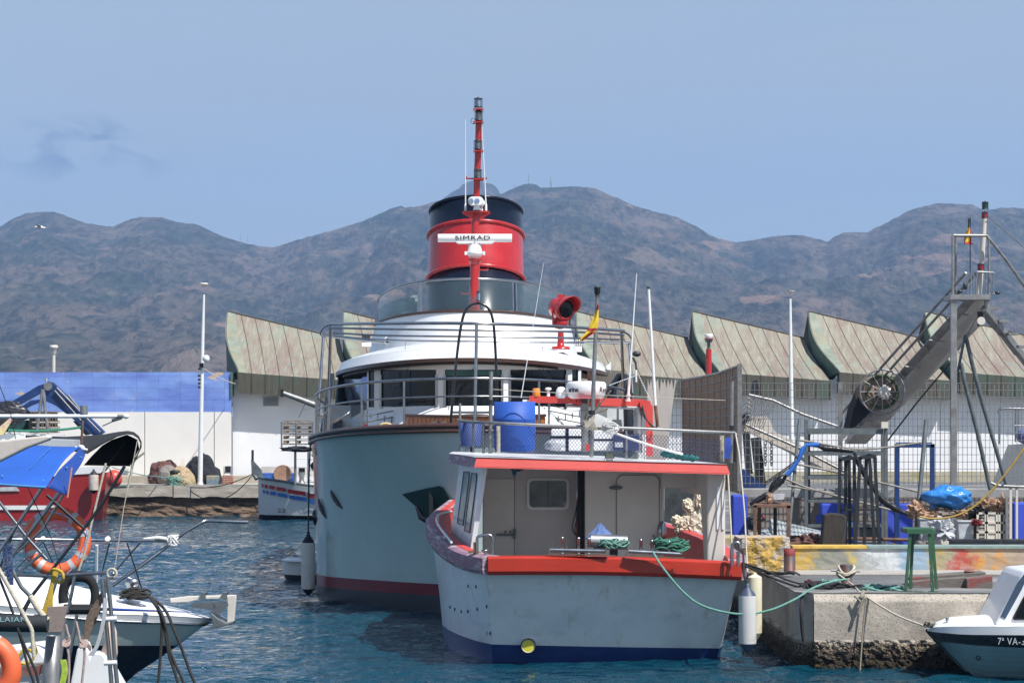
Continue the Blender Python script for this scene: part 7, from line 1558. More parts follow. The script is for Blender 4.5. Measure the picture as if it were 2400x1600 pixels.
k = MB(); k.tube([P(-120, 1127, 21.58), P(108, 1142, 21.58)], 0.012, 6); k.tube([P(120, 1046, 22.85), P(70, 1098, 22.0)], 0.003, 4)
for (u, v) in ((5, 1116), (101, 1127), (156, 1096), (190, 1072)): k.ball(P(u, v, 21.75 if u < 120 else 22.3), (0.011, 0.008, 0.014))
k.build('hem', mat('blue_trim', (0.05, 0.2, 0.45), 0.6), bc)
k = MB(); k.tube([P(168, 1095, 21.9), P(158, 1165, 21.9)], 0.009, 6); k.one('pink_strap', mat('pink_strap', (0.5, 0.25, 0.2), 0.8), 'faded pink strap hanging from the blue canopy corner', 'strap')
# black canopy further off
bk = thing('black_canopy', 'black canvas canopy arching to the right of the blue one', 'canopy', P(250, 1090, 28))
NEARE = [(60, 1030), (150, 1052), (205, 1062), (240, 1040), (255, 1032), (275, 1022), (297, 1016), (312, 1018), (324, 1026), (330, 1038), (328, 1052), (318, 1072), (303, 1092)]
FARE = [(60, 1020), (150, 1024), (210, 1021), (245, 1018), (262, 1015), (280, 1012), (300, 1010), (314, 1013), (325, 1022), (331, 1035), (331, 1048), (322, 1066), (300, 1091)]
k = MB().sh(True)
nn = len(NEARE)
def bkf(t_, s_):
    q = t_*(nn-1); i = min(nn-2, int(q)); f = q-i; a = P(lerp(NEARE[i][0], NEARE[i+1][0], f), lerp(NEARE[i][1], NEARE[i+1][1], f), 26.5); b_ = P(lerp(FARE[i][0], FARE[i+1][0], f), lerp(FARE[i][1], FARE[i+1][1], f), 29.0); return a.lerp(b_, s_)
k.grid(60, 6, bkf); k.build('canvas', M['blackcloth'], bk, solid=0.01)
k = MB(); k.prism([P(u, v, 28.4) for u, v in ((196, 1090), (215, 1068), (240, 1043), (262, 1030), (297, 1018), (322, 1030), (326, 1052), (303, 1092))], (0, 0.02, 0)); k.build('inner_panel', M['blackcloth'], bk)
k = MB(); k.tube(spl([P(283, 1024, 28.3), P(292, 1036, 28.3), P(287, 1045, 28.3), P(268, 1070, 28.3), P(252, 1088, 28.3)], 4), 0.006, 5); k.build('seam_tape', mat('tan_tape', (0.12, 0.10, 0.07), 0.8), bk)
# white boom / passerelle poles top left
t = thing('white_boom', 'long white pole with round end pointing right above the blue canopy', 'boom', P(150, 975, 24)); k = MB(); k.tube([P(-60, 975, 24), P(275, 975, 24)], 0.019, 10); k.sh(True).ball(P(295, 975, 24), (0.03, 0.025, 0.025)); k.build('pole', M['white'], t)
k = MB(); k.cyl(P(272, 976, 24), P(288, 976, 24), 0.017); k.tube([P(262, 984, 24), P(285, 980, 24)], 0.012, 6); k.tube([P(240, 998, 24), P(262, 988, 24), P(282, 982, 24)], 0.006, 5); k.build('fitting', M['greysteel'], t)
t = thing('grey_tube_mast', 'short grey tube on a thin brown pole above the blue canopy corner', 'pole', P(191, 1050, 23)); k = MB(); k.tube([P(196, 950, 23), P(197, 972, 23)], 0.034, 14); k.build('tube', M['galv'], t); k = MB(); k.tube([P(194, 985, 23), P(191, 1040, 23)], 0.012, 8); k.build('pole', M['rust'], t); k = MB(); k.sh(True).ball(P(191, 1050, 23), (0.03, 0.02, 0.03), 10, 8, 0.3, 3); k.tube([P(176, 1048, 23), P(205, 1054, 23)], 0.012, 6); k.build('clamp', M['white'], t)
k = MB(); k.prism([P(u, v, 21) for u, v in ((-30, 1040), (0, 1032), (100, 1021), (112, 1020), (117, 1026), (110, 1032), (60, 1050), (0, 1080), (-30, 1095))], (0, 0.15, 0)); k.one('pale_sail_roll', mat('pale_canvas', (0.55, 0.50, 0.46), 0.85, 0, 0.1, 4, 0.15, 20), 'pale rolled sailcloth lying over the blue canopy', 'sail', bevel=0.02)
k = MB(); k.prism([P(u, v, 26) for u, v in ((60, 1028), (168, 1031), (170, 1047), (88, 1046))], (0, 0.5, 0)); k.one('pale_board', mat('pale_grey_panel', (0.42, 0.45, 0.48), 0.4), 'pale grey flat panel behind the blue canopy', 'panel')  # flat panel in one even pale grey
k = MB(); k.prism([P(u, v, 25) for u, v in ((-5, 1003), (22, 980), (28, 984), (8, 1018), (-5, 1020))], (0, 0.05, 0)); k.one('striped_pennant', mat('pink_yellow_cloth', (0.72, 0.45, 0.42), 0.8, 0, 0.1, 2, stain=[((0.85, 0.8, 0.3), (4, 4, 4), 0.5, 0.55, 0.8)]), 'furled pink and yellow pennant at the left edge', 'pennant')
# ================================================================== RIGHT QUAY YARD
def tbp(par, name, pts, r, m_, d=None, n=8, sm=0):
    k = MB(); q = [P(a[0], a[1], a[2] if len(a) > 2 else d) for a in pts]; k.tube(spl(q, sm) if sm else q, r, n); return k.build(name, M[m_] if isinstance(m_, str) else m_, par)
def one_tube(name, lb, cat, pts, r, m_, d, sm=0, n=8, grp=None):
    k = MB(); q = [P(a[0], a[1], a[2] if len(a) > 2 else d) for a in pts]; k.tube(spl(q, sm) if sm else q, r, n); return k.one(name, M[m_] if isinstance(m_, str) else m_, lb, cat, grp)
M['oldpipe'] = mat('old_pipe', (0.24, 0.23, 0.21), 0.6, 0.2, 0.25, 5, stain=(0.15, 0.09, 0.06), ssc=(4, 4, 4), slo=0.52, shi=0.66, samt=0.6)
# low painted wall along the quay
mpw = mat('painted_wall', (0.36, 0.33, 0.29), 0.85, 0, 0.15, 3, 0.3, 25)
n, l, b = nodes(mpw); g = n.new('ShaderNodeNewGeometry'); sp = n.new('ShaderNodeSeparateXYZ'); l(g.outputs['Position'], sp.inputs[0])
nz_ = n.new('ShaderNodeTexNoise'); nz_.inputs['Scale'].default_value = 2.6; nz_.inputs['Detail'].default_value = 8; nz_.inputs['Roughness'].default_value = 0.7; l(g.outputs['Position'], nz_.inputs['Vector'])
ax_ = n.new('ShaderNodeMath'); ax_.operation = 'MULTIPLY_ADD'; ax_.inputs[1].default_value = 1.6; l(nz_.outputs['Fac'], ax_.inputs[0]); l(sp.outputs['X'], ax_.inputs[2])
DW = 46.0
def xu(u): return (u-1200)/F*DW
rpm = n.new('ShaderNodeMapRange'); rpm.inputs['From Min'].default_value = xu(1840)+0.8; rpm.inputs['From Max'].default_value = xu(2400)+0.8; l(ax_.outputs[0], rpm.inputs['Value'])
cr_ = n.new('ShaderNodeValToRGB'); e = cr_.color_ramp.elements; e[0].position = 0.0; e[0].color = (0.50, 0.32, 0.05, 1); e[1].position = 1; e[1].color = (0.36, 0.27, 0.20, 1)
for p_, c_ in ((0.09, (0.55, 0.36, 0.07, 1)), (0.13, (0.22, 0.24, 0.20, 1)), (0.22, (0.25, 0.25, 0.22, 1)), (0.26, (0.55, 0.42, 0.12, 1)), (0.29, (0.32, 0.33, 0.30, 1)), (0.36, (0.55, 0.60, 0.62, 1)), (0.42, (0.60, 0.64, 0.66, 1)), (0.48, (0.26, 0.40, 0.55, 1)), (0.58, (0.28, 0.42, 0.55, 1)), (0.62, (0.50, 0.36, 0.08, 1)), (0.67, (0.35, 0.32, 0.22, 1)), (0.70, (0.48, 0.07, 0.05, 1)), (0.78, (0.45, 0.10, 0.06, 1)), (0.83, (0.60, 0.28, 0.06, 1)), (0.90, (0.42, 0.30, 0.20, 1))):
    q = cr_.color_ramp.elements.new(p_); q.color = c_
l(rpm.outputs[0], cr_.inputs['Fac'])
n3 = n.new('ShaderNodeTexNoise'); n3.inputs['Scale'].default_value = 6; n3.inputs['Detail'].default_value = 8; n3.inputs['Roughness'].default_value = 0.7; l(g.outputs['Position'], n3.inputs['Vector'])
r3 = n.new('ShaderNodeMapRange'); r3.inputs['From Min'].default_value = 0.45; r3.inputs['From Max'].default_value = 0.62; r3.inputs['To Min'].default_value = 1; r3.inputs['To Max'].default_value = 0.35; l(n3.outputs['Fac'], r3.inputs['Value'])
mxx = n.new('ShaderNodeMix'); mxx.data_type = 'RGBA'; bs = b.inputs['Base Color'].links[0].from_socket; l(bs, mxx.inputs['A']); l(cr_.outputs['Color'], mxx.inputs['B']); l(r3.outputs[0], mxx.inputs['Factor']); l(mxx.outputs['Result'], b.inputs['Base Color'])
pw_ = thing('painted_low_wall', 'low concrete quay wall daubed with yellow, blue and red paint', 'wall', P(2100, 1345, DW))
a = P(1864, 1340, DW); bR = 30.0
k = MB(); k.grid(160, 6, lambda t_, s_: (lerp(a.x, bR, t_), DW+0.012*noise.fractal(Vector((t_*90, s_*4, 0)), 1, 2, 3), lerp(1.62, 1.19, s_))); k.span(a.x, bR, DW+0.03, DW+0.45, 1.19, 1.615); k.build('wall_body', mpw, pw_)
k = MB(); xq = a.x-0.05
for wq, mi in ((1.35, 0), (1.2, 1), (2.2, 1), (1.4, 0), (2.5, 0), (3, 0), (6, 0)): k.mat(mi).span(xq, xq+wq-0.01, DW-0.03, DW+0.5, 1.62, 1.665); xq += wq
k.build('wall_capping', [mat('yellow_capping', (0.58, 0.38, 0.08), 0.85, 0, 0.2, 5, 0.2, 30, stain=[((0.35, 0.33, 0.28), (2, 2, 2), 0.55, 0.65, 0.8)]), mat('teal_grey_capping', (0.22, 0.30, 0.28), 0.85, 0, 0.2, 5, 0.2, 30)], pw_)
k = MB(); k.span(5.05, 30, DW-1.1, DW-0.01, 1.2, 1.235); k.one('quay_step', mat('step_concrete', (0.36, 0.34, 0.31), 0.9, 0, 0.15, 3, 0.4, 25, world=True), 'shallow concrete step running along the foot of the painted wall', 'step', bevel=0.01)
# rough yellow painted block
k = MB(); k.ball(P(1785, 1297, 45.3), (0.44, 0.45, 0.36), 60, 40, 0.0)
k = MB()
def blk(t_, s_):
    a_ = 2*math.pi*t_; r = (abs(math.cos(a_))**8+abs(math.sin(a_))**8)**(-1/8); rr_ = 1 if s_ < 0.85 else (1-(s_-0.85)/0.15)
    p = Vector((0.46*r*math.cos(a_)*min(1, rr_*1.6), 0.45*r*math.sin(a_)*min(1, rr_*1.6), 0.62*min(1, s_/0.85))); q = p*6
    return P(1785, 1338, 45.6)+p+Vector((math.cos(a_), math.sin(a_), 0.3))*0.045*noise.fractal(q, 1, 2, 5)
k.grid(110, 40, blk); k.one('rough_block', mat('pitted_block', (0.42, 0.38, 0.33), 0.95, 0, 0.3, 8, 0.9, 40, stain=[((0.52, 0.32, 0.05), (3, 3, 2), 0.48, 0.56, 0.9), ((0.08, 0.07, 0.05), (9, 9, 9), 0.6, 0.7, 0.7)]), 'rough concrete block splashed with yellow paint next to the boat', 'block')
k = MB(); k.span(P(1655, 0, 47).x, P(1730, 0, 47).x, 47, 47.8, 1.2, 1.78); k.one('concrete_kerb_end', mat('ochre_concrete', (0.40, 0.34, 0.20), 0.9, 0, 0.2, 4, 0.3, 20), 'ochre stained concrete kerb end behind the boat pillar', 'kerb', bevel=0.03)
# bollards
def bollard(u, v0, v1, w_, d, lb, redtop=False, bar=False):
    t = thing('bollard', lb, 'bollard', P(u, v1, d), 'steel bollards on the near quay'); r = w_/2/F*d; h_ = (v1-v0)/F*d
    k = MB(); k.lathe([(r*1.25, 0), (r*1.2, 0.01), (r, 0.02), (r, h_-0.01), (r*0.95, h_)], P(u, v1, d), n=28); k.build('post', mat('bollard_steel', (0.10, 0.10, 0.105), 0.55, 0.3, 0.25, 5, stain=[((0.16, 0.05, 0.03), (4, 4, 3), 0.5, 0.6, 0.7)]) if 'bollard_steel' not in bpy.data.materials else bpy.data.materials['bollard_steel'], t)
    if redtop: k = MB(); k.lathe([(r*1.01, h_-0.12), (r*1.01, h_+0.002), (0.001, h_+0.004)], P(u, v1, d), n=28); k.build('red_top', mat('worn_dark_red', (0.20, 0.03, 0.03), 0.7, 0, 0.3, 6), t)
    if bar: k = MB(); k.cyl(P(u-35, v0+14, d), P(u+32, v0+16, d), 0.018, 10); k.build('cross_bar', M['galv'], t)
bollard(1850, 1285, 1341, 26, 44.6, 'plain steel bollard with dark red top by the rough block', True)
bollard(1983, 1322, 1370, 28, 42.6, 'steel bollard with cross bar wrapped in pale rope and turquoise line', False, True)
k = MB()
for q in range(4): k.tube([P(1983, 1333+q*4, 42.6)+Vector((0.125*math.cos(a)*(1+0.08*q), 0.12*math.sin(a), 0.05*math.sin(a*1+q)+0.04*math.cos(2*a))) for a in [2*math.pi*i/20 for i in range(20)]], 0.019, 8, closed=True)
k.tube(spl([P(1965, 1345, 42.45), P(1985, 1360, 42.3), P(2005, 1375, 41.8), P(2022, 1392, 40.7), P(2100, 1440, 40.0), P(2172, 1468, 39.6)], 6), 0.016, 7)
k.one('pale_mooring_rope', M['rope'], 'pale rope wound on the bollard and led to the small cabin boat', 'rope')
k = MB(); k.tube(spl([P(2024, 1385, 40.5), P(2018, 1400, 40.4), P(2028, 1398, 40.38), P(2020, 1412, 40.38), P(2012, 1438, 40.38)], 5), 0.03, 7); k.tube(spl([P(2002, 1395, 40.42), P(2010, 1402, 40.4), P(2018, 1410, 40.38)], 4), 0.018, 6)
k.tube([P(2030, 1400, 40.4), P(2022, 1480, 40.38), P(2014, 1590, 40.3)], 0.014, 6); k.one('frayed_knot', mat('grey_frayed_rope', (0.28, 0.25, 0.20), 0.95, 0, 0.3, 40, 0.6, 100), 'frayed grey rope knot hanging over the quay edge', 'rope')
one_tube('black_quay_rope', 'short black rope hanging down the quay corner', 'rope', [(1880, 1395, 40.7), (1878, 1430, 40.42), (1880, 1470, 40.42), (1884, 1502, 40.42)], 0.03, 'ropeblack', 40, 4)
ropepile('rope_pile', 'turquoise rope heap spread between the bollard and the green trestle', 2020, 2120, 1388, 7, 41.3, M['ropegreen'], 12, 0.018, 0.4)
ropepile('rope_pile', 'black ropes coiled round the foot of the wrapped bollard', 1890, 2000, 1384, 8, 41.6, M['ropeblack'], 14, 0.02, 0.4)
ropepile('rope_pile', 'small turquoise rope coil left of the wrapped bollard', 1922, 1962, 1373, 8, 42.2, M['ropegreen'], 6, 0.018, 0.25)
k = MB(); k.ball(P(1896, 1368, 42.6), (0.1, 0.08, 0.06), 20, 12, 0.4, 3, 2); k.one('dark_red_rag', mat('dark_red_rag', (0.06, 0.015, 0.02), 0.95), 'small dark red rag on the quay near the wrapped bollard', 'rag')
k = MB(); k.tube([P(1820+q*6, 1342+2*math.sin(q), 43.6) for q in range(8)], 0.03, 6); k.tube([P(1748, 1320, 42.5), P(1780, 1336, 43), P(1800, 1340, 43.2), P(1862, 1343, 43.8)], 0.02, 6); k.one('black_rope_end', M['ropeblack'], 'black rope running to the red topped bollard', 'rope')
# green trestle
gt = thing('green_trestle', 'tall green worn steel trestle standing at the near quay edge', 'trestle', P(2158, 1392, 41))
for (a0, a1, d) in (((2134, 1243), (2122, 1390), 40.9), ((2140, 1243), (2133, 1388), 41.5), ((2178, 1243), (2186, 1390), 40.9), ((2184, 1243), (2196, 1390), 41.5)):
    k = MB(); k.beam(P(a0[0], a0[1], d), P(a1[0], a1[1], d), 0.046, 0.046); k.build('leg', M['green'], gt)
k = MB(); k.span(P(2125, 0, 40.9).x, P(2191, 0, 40.9).x, 40.85, 41.55, P(0, 1250, 40.9).z, P(0, 1239, 40.9).z); k.build('top_frame', M['green'], gt)
k = MB(); k.pbox(2113, 2199, 1385, 1394, 40.85, 0.08); k.span(P(2113, 0, 41).x, P(2120, 0, 41).x, 40.9, 41.6, P(0, 1394, 41).z, P(0, 1386, 41).z); k.build('foot_bar', M['green'], gt)
# timber baulks
tm = thing('timber_baulk', 'grey weathered timber baulks stacked behind the green trestle', 'timber', P(2230, 1390, 41.6))
for pts, d, th in ((((2132, 1353), (2310, 1340), (2312, 1350), (2134, 1361)), 42.3, 0.5), (((2138, 1362), (2268, 1352), (2268, 1386), (2138, 1384)), 41.9, 0.3), (((2266, 1356), (2326, 1349), (2327, 1377), (2267, 1382)), 41.7, 0.4), (((2224, 1383), (2256, 1383), (2256, 1393), (2226, 1392)), 41.6, 0.4)):
    k = MB(); k.plate(pts, d, th); k.build('baulk', M['driftwood'], tm, bevel=0.01)
k = MB(); k.cyl(P(2260, 1338, 42.4), P(2284, 1340, 42.4), 0.028, 12); k.one('drink_bottle', mat('brown_bottle', (0.12, 0.03, 0.02), 0.3), 'small brown bottle lying on the timber baulks', 'bottle')
# small cabin boat at the right
D = 38.6
cb = thing('cabin_boat', 'small white cabin boat with black sheer band and teal hull at the lower right', 'boat', P(2400, 1590, D))
us = [2173, 2176, 2182, 2192, 2206, 2225, 2250, 2280, 2310, 2350, 2400, 2470, 2560, 2700]
def cd(u): return interp([(2173, 1477), (2200, 1481), (2260, 1486), (2400, 1487), (2700, 1482)], u)
def cs(u): return interp([(2173, 1480), (2190, 1495), (2205, 1505), (2280, 1513), (2400, 1519), (2700, 1516)], u)
def ck(u): return interp([(2173, 1481), (2190, 1496), (2206, 1510), (2240, 1545), (2265, 1568), (2285, 1587), (2320, 1594), (2700, 1594)], u)
def cbb(u): return 1.15*max(0.01, min(1, (u-2172)/260))**0.6
def cpt(u, v, side=1):
    a_ = cd(u); k_ = 1596; f = max(0, min(1, (v-a_)/(k_-a_))); w_ = cbb(u)*(1-0.55*f**1.5); p = P(u, v, D+1.15-w_); return p if side > 0 else p+Vector((0, 2*w_, 0))
def cl(va, vb, m_, name, n_=6, lap=False):
    k = MB().sh(not lap)
    for side in (1, -1):
        vs = []; w_ = len(us)
        rows = []
        for j in range(n_+1):
            rows.append(j/n_)
        if lap:
            for j in range(n_):
                r0 = [cpt(u, lerp(va(u), vb(u), j/n_), side)+Vector((0, -side*0.022, 0)) for u in us]; r1 = [cpt(u, lerp(va(u), vb(u), (j+1)/n_), side) for u in us]
                r2 = [cpt(u, lerp(va(u), vb(u), (j+1)/n_), side)+Vector((0, -side*0.022, 0)) for u in us]
                k.add(r0+r1, [(i, i+1, w_+i+1, w_+i)[::side] for i in range(w_-1)]); k.add(r1+r2, [(i, i+1, w_+i+1, w_+i)[::side] for i in range(w_-1)])
        else:
            for f in rows: vs += [cpt(u, lerp(va(u), vb(u), f), side) for u in us]
            k.add(vs, [(j*w_+i, j*w_+i+1, (j+1)*w_+i+1, (j+1)*w_+i)[::side] for j in range(n_) for i in range(w_-1)])
    return k.build(name, m_, cb)
cl(lambda u: cs(u)-2, ck, mat('teal_hull', (0.20, 0.33, 0.37), 0.3, 0, 0.06, 2, coat=0.3), 'hull', 7, True)
cl(cd, cs, M['blackgloss'], 'sheer_band', 3)
cl(lambda u: interp([(2173, 1474), (2183, 1469), (2230, 1467), (2700, 1467)], u), lambda u: cd(u)+0.5, M['white'], 'deck_edge', 2)
cl(lambda u: max(ck(u)-3, 1584), lambda u: 1606 if u > 2290 else max(ck(u)-2, 1585), M['black'], 'bottom', 2)
k = MB().sh(True)
def cdk(t_, s_):
    u = lerp(2175, 2700, t_); vt_ = interp([(2173, 1474), (2183, 1469), (2230, 1467), (2700, 1467)], u); a_ = P(u, vt_, D+1.15-cbb(u)); b_ = a_+Vector((0, 2*cbb(u), 0)); p = a_.lerp(b_, s_); return p+Vector((0, 0, 0.10*math.sin(math.pi*s_)*min(1, t_*8)))
k.grid(30, 8, cdk); k.build('deck', M['white'], cb)
k = MB(); y0 = D+0.35
k.sh(False).prism([P(u, v, y0) for u, v in ((2331, 1463), (2338, 1450), (2355, 1420), (2392, 1352), (2402, 1340), (2520, 1330), (2620, 1330), (2620, 1470), (2345, 1470))], (0, 1.5, 0)); ch = k.build('cabin', M['white'], cb, bevel=0.03)
k = MB(); k.prism([P(u, v, y0-0.012) for u, v in ((2345, 1443), (2385, 1365), (2400, 1345), (2412, 1342), (2395, 1380), (2356, 1450))], (0, 0.02, 0)); k.build('windscreen', mat('blue_grey_screen', (0.05, 0.08, 0.13), 0.12, 0, 0.2, 2), ch)
k = MB(); k.prism([P(u, v, y0-0.012) for u, v in ((2374, 1449), (2402, 1395), (2430, 1390), (2430, 1450), (2378, 1450))], (0, 0.02, 0)); sw_ = k.build('side_window', M['glass'], ch)
k = MB(); k.tube([P(u, v, y0-0.014) for u, v in ((2374, 1449), (2402, 1395), (2430, 1390), (2430, 1450), (2378, 1451))], 0.012, 5, closed=True); k.build('window_seal', M['black'], sw_)
k = MB(); k.tube([P(2333, 1455, y0+.2), P(2375, 1375, y0+.2), P(2378, 1370, y0+.2)], 0.012, 6); k.build('screen_rail', M['plastic'], ch)
lettering('7ª VA-3-', 0.15, M['clearplastic'], cb, face_cam(cpt(2372, 1502)+Vector((0, -0.06, 0)), yaw=-0.12), 0.002, sx=0.8)
k = MB(); k.lathe([(0.02, 0), (0.015, 0.02), (0.014, 0.07), (0.024, 0.075), (0.024, 0.12), (0.02, 0.13)], P(2220, 1466, D+0.9), n=12); k.tube([P(2175, 1464, D+1), P(2228, 1466, D+1)], 0.02, 6); k.build('bow_cleat', M['steel'], cb)
ropepile('rope_pile', 'small grey rope knot on the bow cleat of the cabin boat', 2168, 2190, 1468, 4, D+0.9, bpy.data.materials['grey_frayed_rope'], 6, 0.012, 0.1)
k = MB(); k.tube([cpt(2292, 1540)+Vector((0, -0.03, 0))+Vector((0.03*math.cos(a_), 0, 0.03*math.sin(a_))) for a_ in [2*math.pi*i/12 for i in range(12)]], 0.01, 5, closed=True); k.build('bow_eye', M['darksteel'], cb)
# ---- screen panel of brown netting on mesh frame
sp_ = thing('screen_fence', 'wire mesh panel backed with brown shade cloth beside the roof railing', 'fence', P(1665, 1140, 58))
def scp(t_, s_, off=0): 
    u = lerp(1600, 1731, t_); d = lerp(62, 55.5, t_); vt_ = interp([(0, 890), (0.3, 884), (0.6, 876), (1, 857)], t_); vb_ = lerp(1120, 1155, t_); return P(u, lerp(vt_, vb_, s_), d)+Vector((0, off, 0))
msc = mat('brown_shade_cloth', (0.30, 0.20, 0.15), 0.95, 0, 0.1, 3, 0.2, 8, stain=[((0.38, 0.28, 0.22), (6, 6, 0.4), 0.5, 0.65, 0.5)])
k = MB(); k.grid(20, 10, lambda t_, s_: scp(t_, s_*0.99+0.005, 0.10)); k.build('shade_cloth', msc, sp_, solid=0.006)
k = MB()
for i in range(10): t_ = i/9; k.tube([scp(t_, 0), scp(t_, 1)], 0.018, 5)
for j in range(14): k.tube([scp(i/8, j/13) for i in range(9)], 0.012, 5)
k.build('mesh', M['galv'], sp_)
k = MB(); k.tube([scp(i/8, 0) for i in range(9)], 0.03, 6); k.pbox(1729, 1739, 852, 1150, 55.4, 0.12); k.build('post', M['galv'], sp_)
# torn pale cloth panel left of it
k = MB(); pts = [(1518, 888)]
for i in range(9): pts += [(1522+i*8, 905+(i % 2)*14-(i % 3)*5), (1526+i*8, 888)]
pts += [(1584, 896), (1575, 960), (1560, 1080), (1515, 1080)]
k.prism([P(u, v, 63) for u, v in pts], (0, 0.03, 0)); k.one('torn_cloth', mat('torn_grey_cloth', (0.46, 0.42, 0.39), 0.9, 0, 0.08, 4), 'torn pale grey cloth hanging behind the pole antenna', 'cloth')
# ---- welded mesh fence
def weld(name, lb, u0, u1, v0, v1, d, su, sv, posts, v1b=None):
    t = thing(name, lb, 'fence', P((u0+u1)/2, v1, d)); k = MB(); n_ = int((u1-u0)/su)
    for i in range(n_+1): u = u0+i*su; k.beam(P(u, v0, d), P(u, v1, d), 0.012)
    k.build('vertical_wires', M['galv'], t); t.children[0]['kind'] = 'stuff'
    k = MB(); m__ = int((v1-v0)/sv)
    for j in range(m__+1): v = v0+j*sv; k.beam(P(u0, v, d-0.012), P(u1, v, d-0.012), 0.012)
    k.build('horizontal_wires', M['galv'], t)
    for u in posts: k = MB(); k.pbox(u-5, u+5, v0-2, 1160, d-0.05, 0.09); k.build('post', M['galv'], t)
    return t
weld('mesh_fence', 'long grey welded mesh fence in front of the white building', 1737, 2560, 897, 1137, 58.0, 10.6, 16.8, [1970])
weld('mesh_fence', 'short piece of welded mesh fence left of the brown screen', 1510, 1600, 889, 1120, 64.0, 9.5, 16.8, [])
k = MB(); k.span(P(1737, 0, 58).x, 40, 57.8, 58.3, P(0, 1166, 58).z, P(0, 1144, 58).z); k.one('fence_footing', mat('footing_concrete', (0.28, 0.28, 0.28), 0.9, 0, 0.2, 3, 0.3, 20), 'grey concrete footing under the long mesh fence', 'footing', bevel=0.02)
k = MB(); k.pbox(1558, 1640, 1140, 1300, 60, 0.15); k.one('rough_wall', mat('grey_rough_wall', (0.33, 0.30, 0.28), 0.9, 0, 0.2, 3, 0.6, 12, stain=[((0.12, 0.12, 0.12), (1.5, 1.5, 1), 0.5, 0.6, 0.7)]), 'rough grey wall seen through the opening of the fishing boat cabin', 'wall')
k = MB(); k.span(P(1737, 0, 59).x, 45, 58.9, 59.2, 1.19, P(0, 1166, 59).z+0.02); k.one('retaining_wall', mat('brown_grey_render', (0.26, 0.23, 0.21), 0.9, 0, 0.15, 2, 0.3, 15, stain=[((0.40, 0.22, 0.14), (0.8, 0.8, 1), 0.56, 0.64, 0.7)]), 'low brown grey wall behind the yard racks', 'wall')
# ---- cobalt painted low walls
for i, (u0, u1, v0, v1, d, lb) in enumerate(((1717, 1753, 1160, 1248, 50.5, 'cobalt blue plastered pillar beside the boat roof corner'), (1925, 2008, 1180, 1275, 56, 'cobalt blue wall piece behind the dark stump'), (2068, 2140, 1180, 1275, 55.5, 'cobalt blue wall piece between the racks and the rubbish heap'), (2376, 2520, 1178, 1285, 54, 'cobalt blue wall at the right edge'))):
    k = MB(); k.pbox(u0, u1, v0, v1+12, d, 0.5); k.one('blue_wall', M['bluewall'], lb, 'wall', bevel=0.03)
# rusty table
tt = thing('rusty_table', 'rusty steel work table with a clear tub on it', 'table', P(1808, 1260, 50)); k = MB(); k.prism([P(1765, 1182, 49.6), P(1855, 1184, 49.6), P(1852, 1176, 50.6), P(1772, 1175, 50.6)], (0, 0, -0.05)); k.build('table_top', M['rust'], tt)
for (u, d) in ((1770, 49.6), (1848, 49.6), (1817, 50.5), (1780, 50.5)): k = MB(); k.pbox(u-4, u+4, 1184, 1272, d, 0.07); k.build('leg', M['rust'] if u != 1817 else M['darksteel'], tt)
k = MB(); k.prism([P(1811, 1158, 49.9), P(1840, 1157, 49.9), P(1837, 1170, 49.9), P(1814, 1171, 49.9)], (0, 0.3, 0)); k.one('clear_tub', M['clearplastic'], 'shallow clear plastic tub on the rusty table', 'tub')
k = MB(); k.ball(P(1803, 1166, 49.9), (0.06, 0.08, 0.10), 16, 10, 0.3, 3, 4); k.one('tan_bag', M['paper'], 'crumpled tan bag beside the clear tub', 'bag')
# corrugated sheet, motor scooter bits, stump
k = MB()
for q in range(24): a0 = lerp(0, 1, q/24); 
k.grid(60, 1, lambda t_, s_: P(lerp(1755, 1925, t_), lerp(lerp(1248, 1205, t_) if t_ < 0.3 else lerp(1215, 1244, (t_-0.3)/0.7), 1252, s_), 51.5)+Vector((0, -0.4*s_+0.03*math.sin(t_*120), 0.0))); k.one('corrugated_sheet', mat('corrugated_zinc', (0.34, 0.37, 0.38), 0.6, 0.2, 0.25, 5, 0.3, 20), 'slanted grey corrugated sheet under the rusty table', 'sheet', solid=0.01)
t = thing('scooter', 'dark scooter half hidden behind the rusty table', 'scooter', P(1775, 1240, 52)); k = MB(); k.sh(True).ball(P(1765, 1225, 52), (0.16, 0.2, 0.16), 16, 12); k.ball(P(1775, 1215, 52), (0.18, 0.15, 0.06), 16, 10); k.build('body', M['plastic'], t); k = MB(); k.tube([P(1765, 1205, 51.8), P(1780, 1208, 51.8), P(1788, 1207, 51.8)], 0.02); k.build('handlebar', M['black'], t); k = MB(); k.ball(P(1789, 1212, 51.7), 0.03); k.build('tail_light', M['lensred'], t)
k = MB(); k.sh(False).prism([P(u, v, 48.6) for u, v in ((1932, 1206), (1950, 1202), (1972, 1204), (1985, 1210), (1983, 1250), (1976, 1288), (1925, 1288), (1928, 1240))], (0, 0.3, 0)); k.one('timber_stump', M['darkwood'], 'thick dark cracked timber stump standing behind the painted wall', 'stump', bevel=0.03)
